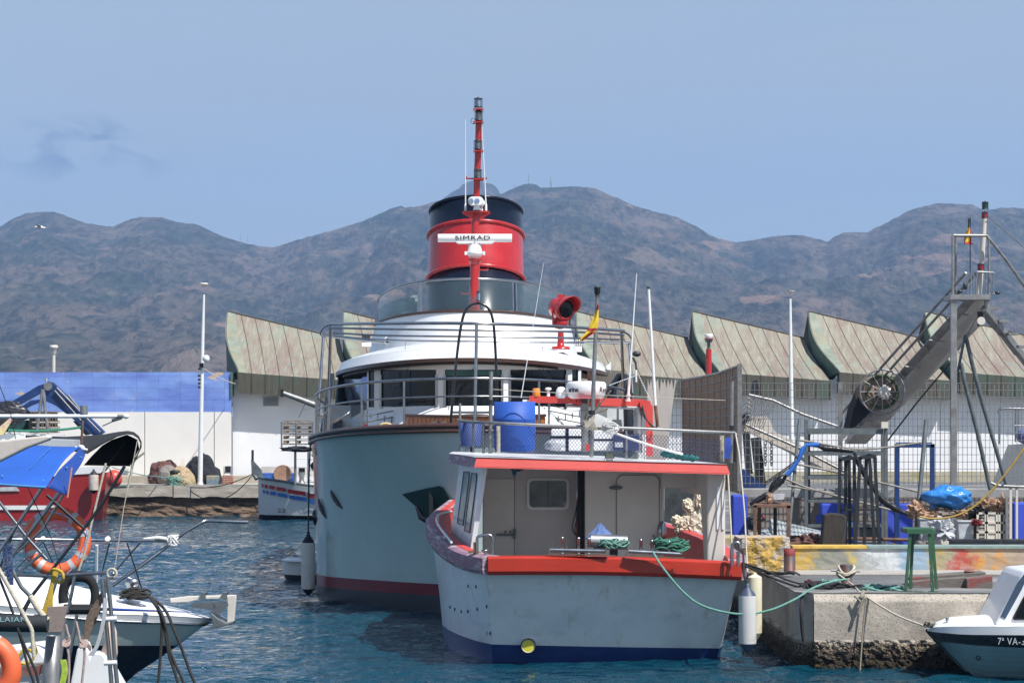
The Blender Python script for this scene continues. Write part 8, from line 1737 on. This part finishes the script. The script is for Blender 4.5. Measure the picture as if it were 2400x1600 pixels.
# ---- shelving rack
rk = thing('shelf_rack', 'tall grey green steel shelf rack in the yard', 'rack', P(1980, 1285, 52))
for (u, v0, d) in ((1890, 983, 52), (2077, 988, 52), (1895, 1005, 53), (2070, 1005, 53)): k = MB(); k.pbox(u-4, u+4, v0, 1287, d, 0.07); k.build('upright', M['greysteel'], rk)
for v, u1, hh in ((1005, 2070, 12), (1058, 2070, 9), (1114, 1978, 9), (1170, 2070, 7), (1228, 2070, 7)):
    k = MB(); k.pbox(1893, u1, v, v+hh, 52, 0.06); k.pbox(1893, u1, v-2, v+2, 53, 0.05); k.span(P(1893, 0, 52).x, P(u1, 0, 52).x, 52.06, 53, P(0, v+hh, 52).z, P(0, v+hh, 52).z+0.02); k.build('shelf', M['greysteel'], rk)
k = MB(); k.pbox(2066, 2082, 988, 1003, 51.9, 0.1); k.build('paint_blob', M['cream'], rk)
for (u0, u1, v0, v1, mm_, lb, nm) in ((1962, 2012, 1222, 1229, 'bag', 'flat blue tray on the lower rack shelf', 'blue_tray'), (1960, 1990, 1236, 1262, 'clearplastic', 'grey tub under the lower rack shelf', 'grey_tub'), (2022, 2060, 1236, 1260, 'greysteel', 'dark teal tub under the lower rack shelf', 'teal_tub'), (1918, 1955, 1207, 1226, 'bluewall', 'small blue box on the lower rack shelf', 'blue_box')):
    k = MB(); k.pbox(u0, u1, v0, v1, 52.2, 0.5); k.one(nm, M[mm_], lb, 'container', bevel=0.02)
for i, (u, v, s_) in enumerate(((1972, 1215, 0.08), (1995, 1212, 0.07), (2045, 1205, 0.08), (2028, 1212, 0.06))):
    k = MB(); k.ball(P(u, v, 52.3), (s_, s_, s_*1.1), 14, 10, 0.3, 2, i); k.one('paint_can_bag', M['white'] if i % 2 == 0 else M['paper'], 'small %s parcel on the lower rack shelf, number reading left to right by size' % 'pale' if False else ['white bag left on the lower rack shelf', 'brown parcel next to the white bag on the rack', 'large white bag right on the lower rack shelf', 'small brown parcel by the large white bag'][i], 'parcel')
one_tube('rusty_pipe', 'long rusty pipe running behind the legs of the racks', 'pipe', [(1846, 1258, 51.5), (2150, 1265, 51.5)], 0.035, 'rust', 51.5)
# dark stands
def stand(name, lb, u0, u1, v0, v1, splay, d, dep, m_, mids=()):
    t = thing(name, lb, 'stand', P((u0+u1)/2, v1, d)); W_ = 0.06
    for (ut, ub, dd) in ((u0, u0-splay, d), (u1, u1+splay, d), (u0+14, u0+14-splay*0.4, d+dep), (u1-12, u1-12+splay, d+dep)):
        k = MB(); k.beam(P(ut, v0, dd), P(ub, v1, dd), W_, W_); k.build('leg', m_, t)
    k = MB(); k.beam(P(u0-2, v0+1, d), P(u1+2, v0-3, d), W_, W_); k.beam(P(u0+12, v0-4, d+dep), P(u1-10, v0-6, d+dep), W_, W_); k.beam(P(u0, v0, d), P(u0+14, v0-4, d+dep), W_); k.beam(P(u1, v0-3, d), P(u1-12, v0-6, d+dep), W_); k.build('top_frame', m_, t)
    for v in mids: k = MB(); k.beam(P(u0-splay*0.5, v, d), P(u1+splay*0.5, v, d), W_*0.7); k.build('rail', m_, t)
    return t
stand('steel_stand', 'black four legged steel stand in front of the rack, left one', 1968, 2002, 1076, 1288, 2, 49.5, 0.6, M['darksteel'], (1194,))
stand('steel_stand', 'tall black tapering steel stand overlapping the first one', 2016, 2050, 1072, 1288, 12, 49.2, 0.6, M['darksteel'], (1194,))
bf = thing('blue_goalpost', 'dark blue steel goalpost frame behind the leaning pole', 'frame', P(2143, 1290, 53)); 
for u in (2103, 2186): k = MB(); k.pbox(u-5, u+5, 1040, 1290, 53, 0.12); k.build('post', M['bluedark'], bf)
k = MB(); k.pbox(2098, 2191, 1040, 1048, 53, 0.12); k.pbox(2101, 2185, 1036, 1039, 53.6, 0.1); k.build('crossbar', M['bluedark'], bf)
for lb, a, b_, r in (('grey blue pole leaning left of the shelf rack', (1874, 981), (1846, 1284), 0.034), ('thick grey pole leaning in front of the blue frame', (2171, 984), (2143, 1290), 0.045)):
    one_tube('leaning_pole', lb, 'pole', [(a[0], a[1], 51), (b_[0], b_[1], 50.3)], r, 'greysteel', 51, 0, 8, 'leaning poles')
for lb, pts in (('upper bent pipe lying across the rack', [(1874, 1031), (1940, 1042), (2000, 1052), (2060, 1050), (2158, 1037)]), ('middle pipe slanting across the rack', [(1868, 1087), (1960, 1106), (2060, 1130), (2150, 1151)]), ('lower pipe slanting down to the right', [(1842, 1122), (1900, 1145), (2000, 1172), (2140, 1208)]), ('pipe lying along the fence footing', [(1846, 1137), (1900, 1147), (1955, 1156)])):
    one_tube('bent_pipe', lb, 'pipe', [(u, v, 50.6) for u, v in pts], 0.022, 'oldpipe', 50.6, 5, 8, 'loose pipes in the yard')
# black tube bag snake with blue straps
bgm = mat('black_bin_liner', (0.015, 0.015, 0.018), 0.35, 0, 0.3, 8, 0.6, 14)
def snake(lb, pts): k = MB(); P_ = [P(a[0], a[1], 50.1) for a in pts]; q = spl(P_, 6); rr_ = [interp([(i*6, p[2]/F*50/2) for i, p in enumerate(pts)], j)*(1+0.18*noise.noise(Vector((j*0.7, 3, 1)))) for j in range(len(q))]; k.tube(q, rr_, 10); return k.one('wrapped_bundle', bgm, lb, 'bundle', 'black plastic wrapped bundles')
snake('black plastic bundle slumping onto the rusty table', [(1757, 1181, 8), (1775, 1172, 14), (1795, 1160, 14), (1803, 1155, 8), (1815, 1138, 22), (1832, 1122, 20), (1843, 1113, 7)])
snake('black plastic bundle lying along the top pipe of the rack', [(1918, 1045, 8), (1935, 1050, 15), (1960, 1052, 14), (1985, 1055, 12), (2000, 1057, 8)])
snake('black plastic bundle draped down from rack to rubbish heap', [(2002, 1060, 8), (2015, 1090, 14), (2035, 1125, 14), (2052, 1150, 12), (2070, 1172, 18), (2100, 1192, 15), (2130, 1206, 6)])
one_tube('blue_strap', 'blue strap tying the black bundle up to the rack', 'strap', [(1843, 1113, 50), (1856, 1100, 50), (1873, 1075, 50), (1880, 1055, 50), (1890, 1042, 50), (1918, 1042, 50)], [0.05, 0.05, 0.035, 0.06, 0.03, 0.05], mat('blue_fabric_strap', (0.02, 0.13, 0.50), 0.7), 50)
# rubbish heap: blue bag, crumpled paper, crates, tubs
D = 50.5
k = MB(); k.sh(True)
def bagf(t_, s_):
    a_ = 2*math.pi*t_; b_ = math.pi*s_; d_ = Vector((math.sin(b_)*math.cos(a_), math.sin(b_)*math.sin(a_), math.cos(b_))); q = 1+0.22*noise.fractal(d_*2.2+Vector((5, 1, 2)), 1, 2, 4)
    x = d_.x*0.42*q; return P(2228, 1165, D)+Vector((x-(0.14*max(0, -d_.x)**2), d_.y*0.3*q, d_.z*0.22*q+0.05*(-x)))
k.grid(48, 30, bagf); k.one('blue_bag', M['bag'], 'big shiny blue plastic bag lying on the rubbish heap', 'bag')
def crumple(name, lb, u, v, ru, rv, d, m_, sd, cat='paper'):
    k = MB(); k.ball(P(u, v, d), (ru/F*d, 0.18, rv/F*d), 26, 18, 0.5, 2.4, sd, 5); return k.one(name, m_, lb, cat)
for i, (u, v, ru, rv, lb) in enumerate(((2150, 1195, 22, 16, 'crumpled brown paper left on the rubbish heap'), (2185, 1206, 22, 10, 'flattened brown paper under the blue bag'), (2215, 1200, 24, 10, 'grey brown sacking under the blue bag'), (2255, 1204, 18, 9, 'brown paper right under the blue bag'), (2320, 1185, 26, 16, 'crumpled brown paper on top of the white crate'), (2345, 1190, 16, 24, 'hanging brown paper over the right end of the white crate'), (2300, 1290, 20, 8, 'scrap of paper on the ground under the dark bench'))):
    crumple('crumpled_paper', lb, u, v, ru, rv, D-0.1*i*0.3, M['paper'] if i != 2 else mat('sacking', (0.20, 0.17, 0.15), 0.95, 0, 0.3, 6), 11+i)
crumple('black_sack', 'black sack between the blue bag and the white crate', 2295, 1200, 26, 14, D-0.2, bgm, 31, 'sack')
crumple('red_rag', 'dark red rag tucked beside the white crate', 2288, 1224, 10, 7, D-0.4, mat('red_rag', (0.22, 0.02, 0.03), 0.9), 33, 'rag')
crumple('clear_bag', 'clear crumpled plastic sheet over the grey tubs', 2205, 1240, 30, 22, D-0.7, M['clearplastic'], 35, 'bag'); crumple('clear_bag', 'white crumpled plastic on the ground under the bench', 2345, 1291, 34, 8, 49.0, M['clearplastic'], 36, 'bag')
crumple('stone', 'long grey stone behind the painted wall left of the steel leg', 2170, 1282, 26, 12, 49.0, mat('grey_stone', (0.16, 0.14, 0.12), 0.95, 0, 0.3, 4, 0.4, 10), 37, 'stone')
crumple('stone', 'brown stone under the end of the rusty pipe', 2090, 1283, 10, 10, 49.0, mat('brown_stone', (0.20, 0.15, 0.10), 0.95, 0, 0.3, 4, 0.4, 10), 38, 'stone')
crumple('rubble', 'pile of dark rubble under the shelf rack', 1900, 1272, 44, 16, 50.0, M['netbrown'], 39, 'rubble')
for i, (u0, u1, v0, v1, m_, lb) in enumerate(((2155, 2180, 1216, 1280, 'clearplastic', 'tall clear tub at the left of the rubbish heap'), (2182, 2230, 1225, 1292, 'greypaint', 'pale grey tub in the middle of the rubbish heap'), (2245, 2280, 1222, 1290, 'clearplastic', 'bluish clear tub right of the steel leg'))):
    k = MB(); k.prism([P(u0, v0, D-.4), P(u1, v0, D-.4), P(u1-4, v1, D-.4), P(u0+4, v1, D-.4)], (0, 0.4, 0)); k.pbox(u0-1, u1+1, v0-3, v0+2, D-0.42, 0.44); k.one('plastic_tub', M[m_], lb, 'tub', 'plastic tubs in the rubbish heap', bevel=0.015)
wc = thing('white_crate', 'white slotted plastic crate standing in the rubbish heap', 'crate', P(2323, 1268, D-.4)); k = MB()
k.pbox(2290, 2356, 1200, 1266, D-.36, 0.4); k.build('body', mat('crate_inside', (0.16, 0.15, 0.13), 0.8), wc); k = MB()
for v in (1200, 1222, 1244, 1262): k.pbox(2289, 2357, v, v+5, D-.42, 0.05)
for u in (2289, 2308, 2311, 2334, 2340, 2352): k.pbox(u, u+5, 1200, 1267, D-.42, 0.05)
for i in range(5): 
    for j in range(7): k.pbox(2293+i*3.2, 2294.6+i*3.2, 1207+j*8, 1212+j*8, D-.41, 0.04)
k.pbox(2314, 2334, 1205, 1262, D-.4, 0.04); k.build('slats', M['cream'], wc)
for i, u in enumerate((2366, 2381, 2357)): 
    k = MB(); k.pbox(u, u+(6 if u < 2370 else 5), 1140 if i != 2 else 1165, 1265, D-.5, 0.06); k.one('upright_bar', M['greypaint' if i != 2 else 'galv'], ['left pale upright bar right of the white crate', 'right pale upright bar near the right edge', 'thin steel upright touching the white crate'][i], 'bar')
bn = thing('dark_bench', 'long dark steel bench frame along the back of the painted wall', 'bench', P(2330, 1285, 48.5)); k = MB(); k.pbox(2226, 2480, 1268, 1279, 48.5, 0.10); k.pbox(2230, 2480, 1265, 1269, 48.6, 0.5); k.build('beam', M['darksteel'], bn); k = MB(); k.pbox(2227, 2240, 1278, 1292, 48.5, 0.1); k.build('leg', M['darksteel'], bn)
one_tube('yellow_hose', 'ochre hose sagging from the right edge across the rubbish heap', 'hose', [(2420, 1022, 49.6), (2375, 1085, 49.6), (2330, 1143, 49.6), (2285, 1185, 49.6), (2240, 1208, 49.6), (2190, 1215, 49.6), (2155, 1210, 49.6)], 0.02, 'hose', 49.6, 5)
one_tube('grey_rail', 'grey pipe rail sticking in from the right edge', 'pipe', [(2322, 1131, 50), (2345, 1138, 50), (2420, 1141, 50)], 0.03, 'galv', 50, 4)
# ---- big trawler gantry
G = thing('stern_gantry', 'tall galvanised steel gantry with slanting beam and platform above the yard', 'gantry', P(2235, 1285, 53.5))
D = 53.5
def gb(name, a, b_, w_, h_=None, m_='galv', da=D, db=None): k = MB(); k.beam(P(a[0], a[1], da), P(b_[0], b_[1], db if db is not None else da), w_, h_ or w_); return k.build(name, M[m_], G)
gb('main_leg', (2235, 695), (2235, 1285), 0.125, 0.125)
for (u, d) in ((2233, 53.5), (2240, 54.1), (2318, 53.5)): tbp(G, 'cage_post', [(u, 552 if u < 2300 else 562, d), (u, 692, d)], 0.028, 'galv')
tbp(G, 'cage_top', [(2234, 552, D), (2313, 552, D), (2318, 562, D)], 0.032, 'galv'); tbp(G, 'cage_top', [(2240, 549, D+.6), (2234, 552, D)], 0.03, 'galv')
tbp(G, 'long_stay', [(2313, 552, D), (2360, 612, D), (2470, 770, D+2)], 0.032, 'galv')
k = MB(); k.pbox(2228, 2322, 690, 702, D-.1, 0.9); k.build('platform', M['galv'], G)
k = MB(); k.pbox(2309, 2320, 700, 724, D, 0.12); k.build('platform_bracket', M['galv'], G)
# slanting box beam with its lit front and dark side put into two tones
k = MB(); k.prism([P(2268, 702, 54), P(2318, 704, 54), P(2296, 765, 55), P(2160, 905, 57), P(2030, 1040, 59), P(1985, 1040, 59), P(2000, 1005, 59), P(2120, 870, 57)], (0, 0.5, 0)); k.build('slant_beam', mat('beam_grey_paint', (0.55, 0.52, 0.48), 0.6, 0.1, 0.15, 2, stain=[((0.2, 0.15, 0.1), (1.5, 1.5, 0.8), 0.58, 0.7, 0.5)]), G)
k = MB(); k.prism([P(2262, 702, 53.8), P(2285, 704, 53.8), P(2150, 855, 56.6), P(2005, 1010, 58.8), P(1985, 1005, 58.8), P(2110, 868, 56.6)], (0, -0.1, 0)); k.build('beam_dark_side', M['galv'], G)  # darker strip stands in for the shaded side face of the beam
for (a, b_) in (((2287, 641), (2100, 850)), ((2264, 639), (2075, 850))):
    tbp(G, 'handrail', [(a[0], a[1], 53.6), (b_[0], b_[1], 56.4), (b_[0]-110, b_[1]+128, 58.5)], 0.03, 'galv')
for i in range(9): u = 2252-i*28; v = 735+i*31; tbp(G, 'rung', [(u-15, v-30 if i < 8 else v-20, 54+i*0.5), (u+12, v, 54+i*0.5)] if i % 2 else [(u-18, v, 54+i*0.5), (u+18, v+3, 54+i*0.5)], 0.02, 'galv')
k = MB(); k.beam(P(2307, 722, D), P(2430, 880, D+1.5), 0.13, 0.13); k.build('rear_leg', M['galv'], G)
for i in range(5): k = MB(); u = 2322+i*23; v = 722+i*30; k.pbox(u-3, u+20, v-3, v+3, D+0.2, 0.3); k.build('step', M['galv'], G)
tbp(G, 'inner_leg', [(2252, 850, 54), (2262, 900, 54), (2290, 1010, 54.2), (2321, 1147, 54.4)], 0.045, 'greysteel'); tbp(G, 'inner_leg', [(2264, 790, 54), (2278, 850, 54), (2300, 935, 54.2), (2359, 1135, 54.4)], 0.045, 'greysteel')
tbp(G, 'cross_brace', [(2292, 745, 54), (2265, 790, 54), (2245, 820, 54)], 0.025, 'galv'); tbp(G, 'cross_brace', [(2305, 742, 54), (2345, 785, 54), (2380, 830, 54.5)], 0.03, 'galv'); tbp(G, 'cross_brace', [(2227, 850, 54), (2150, 942, 54.5), (2078, 1036, 55)], 0.018, 'darksteel'); tbp(G, 'cross_brace', [(2262, 785, 54), (2245, 870, 54), (2250, 850, 54)], 0.03, 'greysteel')
k = MB(); k.pbox(2293, 2305, 730, 764, D+.1, 0.12); k.build('hanging_block', M['darksteel'], G); k = MB(); k.lathe([(0.085, 0), (0.085, 0.05)], P(2299, 752, D), (0, -1, 0), 20); k.build('sheave', M['greypaint'], G)
k = MB(); k.tube([P(2294, 692, D+.2), P(2302, 600, D+.2), P(2308, 512, D+.2)], [0.06, 0.055, 0.045], 12); k.build('lamp_mast', M['greypaint'], G); tbp(G, 'lamp_mast', [(2315, 512, D+.2), (2311, 560, D+.2)], 0.012, 'galv')
lantern(G, 2309, 472, 491, D, 8, M['lensgreen']); lantern(G, 2308, 496, 512, D, 8, M['lensred']); lantern(G, 2299, 617, 634, D, 8.5, M['lensred'])
for v0, v1 in ((638, 690),):
    tbp(G, 'small_rail', [(2290, 637, D-.1), (2330, 639, D-.1), (2330, 642, D-.1)], 0.022, 'galv'); 
    for u in (2268, 2276, 2282, 2288, 2310, 2328): tbp(G, 'small_rail_post', [(u, 638, D-.05), (u, 691, D-.05)], 0.012, 'galv')
tbp(G, 'floodlight_arm', [(2320, 690, D), (2335, 688, D)], 0.02, 'galv'); k = MB(); k.ball(P(2338, 686, D), (0.06, 0.05, 0.04)); k.ball(P(2262, 670, D-.05), (0.05, 0.05, 0.08)); k.ball(P(2250, 683, D-.05), (0.06, 0.05, 0.04)); k.build('lamp', M['plastic'], G)
k = MB(); k.tube([P(2274, 510, D+.1), P(2274, 640, D+.1)], 0.010, 6); k.tube([P(2271, 512, D), P(2270, 535, D)], 0.016, 6); k.build('flag_staff', M['black'], G)
flag('spanish_flag', 'small red and yellow flag hanging in the cage of the tall steel gantry', [(2268, 2274, 534), (2265, 2275, 542), (2262, 2276, 552), (2260, 2277, 562), (2260, 2276, 568), (2262, 2282, 573)], D+0.02, 0.03, lambda t_, s_: 0.1 if t_ < 0.15 else (0.5 if t_ < 0.75 and s_ < 0.8 else 0.9))
one_tube('guy_wire', 'thin guy wire running from the gantry lamp mast to the right edge', 'wire', [(2316, 508, 53.6), (2400, 580, 55), (2480, 650, 57)], 0.010, 'galv', 54)
# net drum
nd = thing('net_drum', 'large steel net drum wound with brown net and green rope behind the mesh fence', 'net drum', P(2068, 980, 55.3)); D = 55.3
k = MB(); c = P(2068, 918, D); rw = 52/F*D
k.tube([c+Vector((rw*math.cos(a_), 0, rw*math.sin(a_))) for a_ in [2*math.pi*i/40 for i in range(40)]], 0.022, 6, closed=True)
for i in range(12): a_ = math.pi*2*i/12; k.tube([c, c+Vector((rw*math.cos(a_), 0, rw*math.sin(a_)))], 0.014, 5)
k.build('spoked_flange', M['galv'], nd)
k = MB(); k.sh(True).lathe([(rw*0.78, 0.15), (rw*0.80, 0.4), (rw*0.78, 0.8)], c, (-0.15, 1, -0.05), 30); k.mat(1).tube([c+Vector((rw*0.72*math.cos(a_), 0.12, rw*0.72*math.sin(a_))) for a_ in [2*math.pi*i/30 for i in range(30)]], 0.04, 7, closed=True); k.build('wound_net', [mat('wound_brown_net', (0.22, 0.16, 0.12), 0.95, 0, 0.4, 14, 0.7, 40), mat('moss_rope', (0.06, 0.09, 0.045), 0.95)], nd)
k = MB(); k.ball(c+Vector((0.02, -0.15, -0.02)), 0.13, 14, 10, 0.4, 3, 2); k.build('hub', M['greypaint'], nd)
k = MB(); k.plate([(2022, 905), (2045, 960), (2005, 1000), (1990, 1005), (2000, 960)], D+.5, 1.0); k.build('drum_side', M['netblack'], nd)
k = MB()
for q in range(6): k.tube([P(2130-q*3, 893+q*3, 60), P(2040-q*3, 968+q*3, 60), P(1975-q*2, 1018+q*4, 60)], 0.016, 5)
k.one('cable_run', M['galv'], 'bundle of parallel wires slanting down past the net drum', 'cables')
# trawl gear: grey tapering beam with chains left of the rack
tg = thing('trawl_beam', 'grey steel trawl beam with chains behind the mesh fence', 'trawl gear', P(1780, 1140, 60)); D = 60
k = MB(); k.plate([(1738, 988), (1765, 975), (1800, 975), (1815, 1010), (1880, 1045), (1990, 1100), (1995, 1120), (1900, 1090), (1850, 1060), (1760, 1015), (1738, 1010)], D, 0.3); k.build('beam', M['greypaint'], tg)
k = MB(); k.beam(P(1748, 1012, D), P(1756, 1110, D), 0.16); k.beam(P(1771, 1025, D), P(1784, 1140, D), 0.22); k.build('leg', M['darksteel'], tg)
k = MB(); k.tube([P(1755, 925, D-.1), P(1812, 938, D-.1), P(1880, 970, D-.1), P(1965, 1000, D-.1)], 0.035, 8); k.tube([P(1738, 990, D-.1), P(1870, 1048, D-.1), P(1990, 1110, D-.1)], 0.035, 8); k.build('tube', M['galv'], tg)
k = MB()
for u in (1794, 1808):
    for j in range(8):
        c = P(u, 1038+j*7, D-.2); k.tube([c+Vector(((0.02 if j % 2 else 0.032)*math.cos(a_), (0.03 if j % 2 else 0)*math.cos(a_), 0.045*math.sin(a_))) for a_ in [2*math.pi*i/8 for i in range(8)]], 0.012, 5, closed=True)
for j in range(26):
    c = P(lerp(1795, 1872, j/25), lerp(1132, 1078, j/25), D-.3); k.tube([c+Vector((0.04*math.cos(a_), 0.01, 0.03*math.sin(a_))) for a_ in [2*math.pi*i/6 for i in range(6)]], 0.010, 4, closed=True)
k.build('chain', M['darksteel'], tg)
k = MB()
for q in range(12): u = 1756+q*5.5; k.tube(spl([P(u, 925+q*2, D-.2), P(u-4, 955, D-.2), P(u-12-q, 985, D-.2)], 3), 0.010, 4)
for q in range(5): k.tube(spl([P(1738, 940+q*12, D-.3), P(1752, 932+q*10, D-.3), P(1762, 940+q*10, D-.3), P(1755, 962+q*6, D-.3)], 4), 0.012, 5)
k.build('wire', M['galv'], tg)
k = MB(); k.plate([(1764, 893), (1776, 890), (1780, 920), (1768, 935), (1760, 920)], D+.4, .3); k.ball(P(1748, 978, D-.1), 0.1, 12, 10, 0.3, 2, 1); k.build('block', M['darksteel'], tg)
k = MB(); k.plate([(1738, 1100), (1745, 1100), (1800, 1145), (1738, 1145)], 59.2, 0.2); k.one('dark_blue_sheet', M['bluedark'], 'dark blue triangular plate at the foot of the fence post', 'plate')
for u, v0, v1, lb in ((1474, 900, 1060, 'grey lashed bundle with chain behind the gantry, left of the pole antenna'),):
    t = thing('lashed_post', lb, 'post', P(u, v1, 52)); k = MB(); k.tube([P(u, v0, 52), P(u-2, v0+30, 52), P(u, v0+90, 52), P(u-4, v1, 52)], [0.05, 0.09, 0.10, 0.08], 10); k.build('body', M['darksteel'], t)
    k = MB(); k.pbox(u+12-5, u+12+5, 850, 852, 52, 0.01); k.tube([P(1490, 868, 52), P(1491, 895, 52)], 0.022, 8); k.build('striped_stub', M['whitepaint'], t); k = MB(); k.ball(P(1492, 829, 52), (0.09, 0.06, 0.06), 14, 10); k.tube([P(1484, 838, 52), P(1490, 850, 52), P(1491, 866, 52)], 0.02, 6); k.build('lamp', M['plastic'], t)
    k = MB()
    for (a, b_, nn_) in (((1430, 902), (1496, 878), 16), ((1498, 882), (1528, 945), 16)):
        for j in range(nn_): c = P(lerp(a[0], b_[0], j/nn_), lerp(a[1], b_[1], j/nn_), 51.9); k.ball(c, (0.018, 0.012, 0.012), 6, 4)
    k.build('chain', M['whitepaint'], t)
# white boat on the right edge beyond the fence
wb_ = thing('white_motorboat', 'white motorboat bow with steel rails beyond the fence at the right edge', 'boat', P(2390, 1140, 64)); D = 64
k = MB(); k.sh(True).grid(12, 8, lambda t_, s_: P(lerp(2322, 2480, t_)+ (1-s_)*(40*(1-t_)), lerp(1042-4*math.sin(t_*2), 1142, s_), D+1.2*(1-t_)-0.8*(1-s_))); k.build('hull', M['whitepaint'], wb_)
k = MB(); k.tube(spl([P(2342, 1040, D), P(2343, 975, D), P(2348, 958, D), P(2440, 959, D)], 4), 0.03, 8); k.tube([P(2380, 960, D+.4), P(2380, 1035, D+.4)], 0.022); k.tube([P(2387, 960, D+.3), P(2387, 1035, D+.3)], 0.018); k.tube([P(2378, 997, D), P(2440, 997, D)], 0.02); k.build('rail', M['steel'], wb_)
k = MB(); k.ball(P(2405, 1022, D-.3), (0.25, 0.3, 0.2), 16, 10); k.build('cover', mat('blue_grey_cover', (0.12, 0.15, 0.28), 0.7), wb_)
t = None
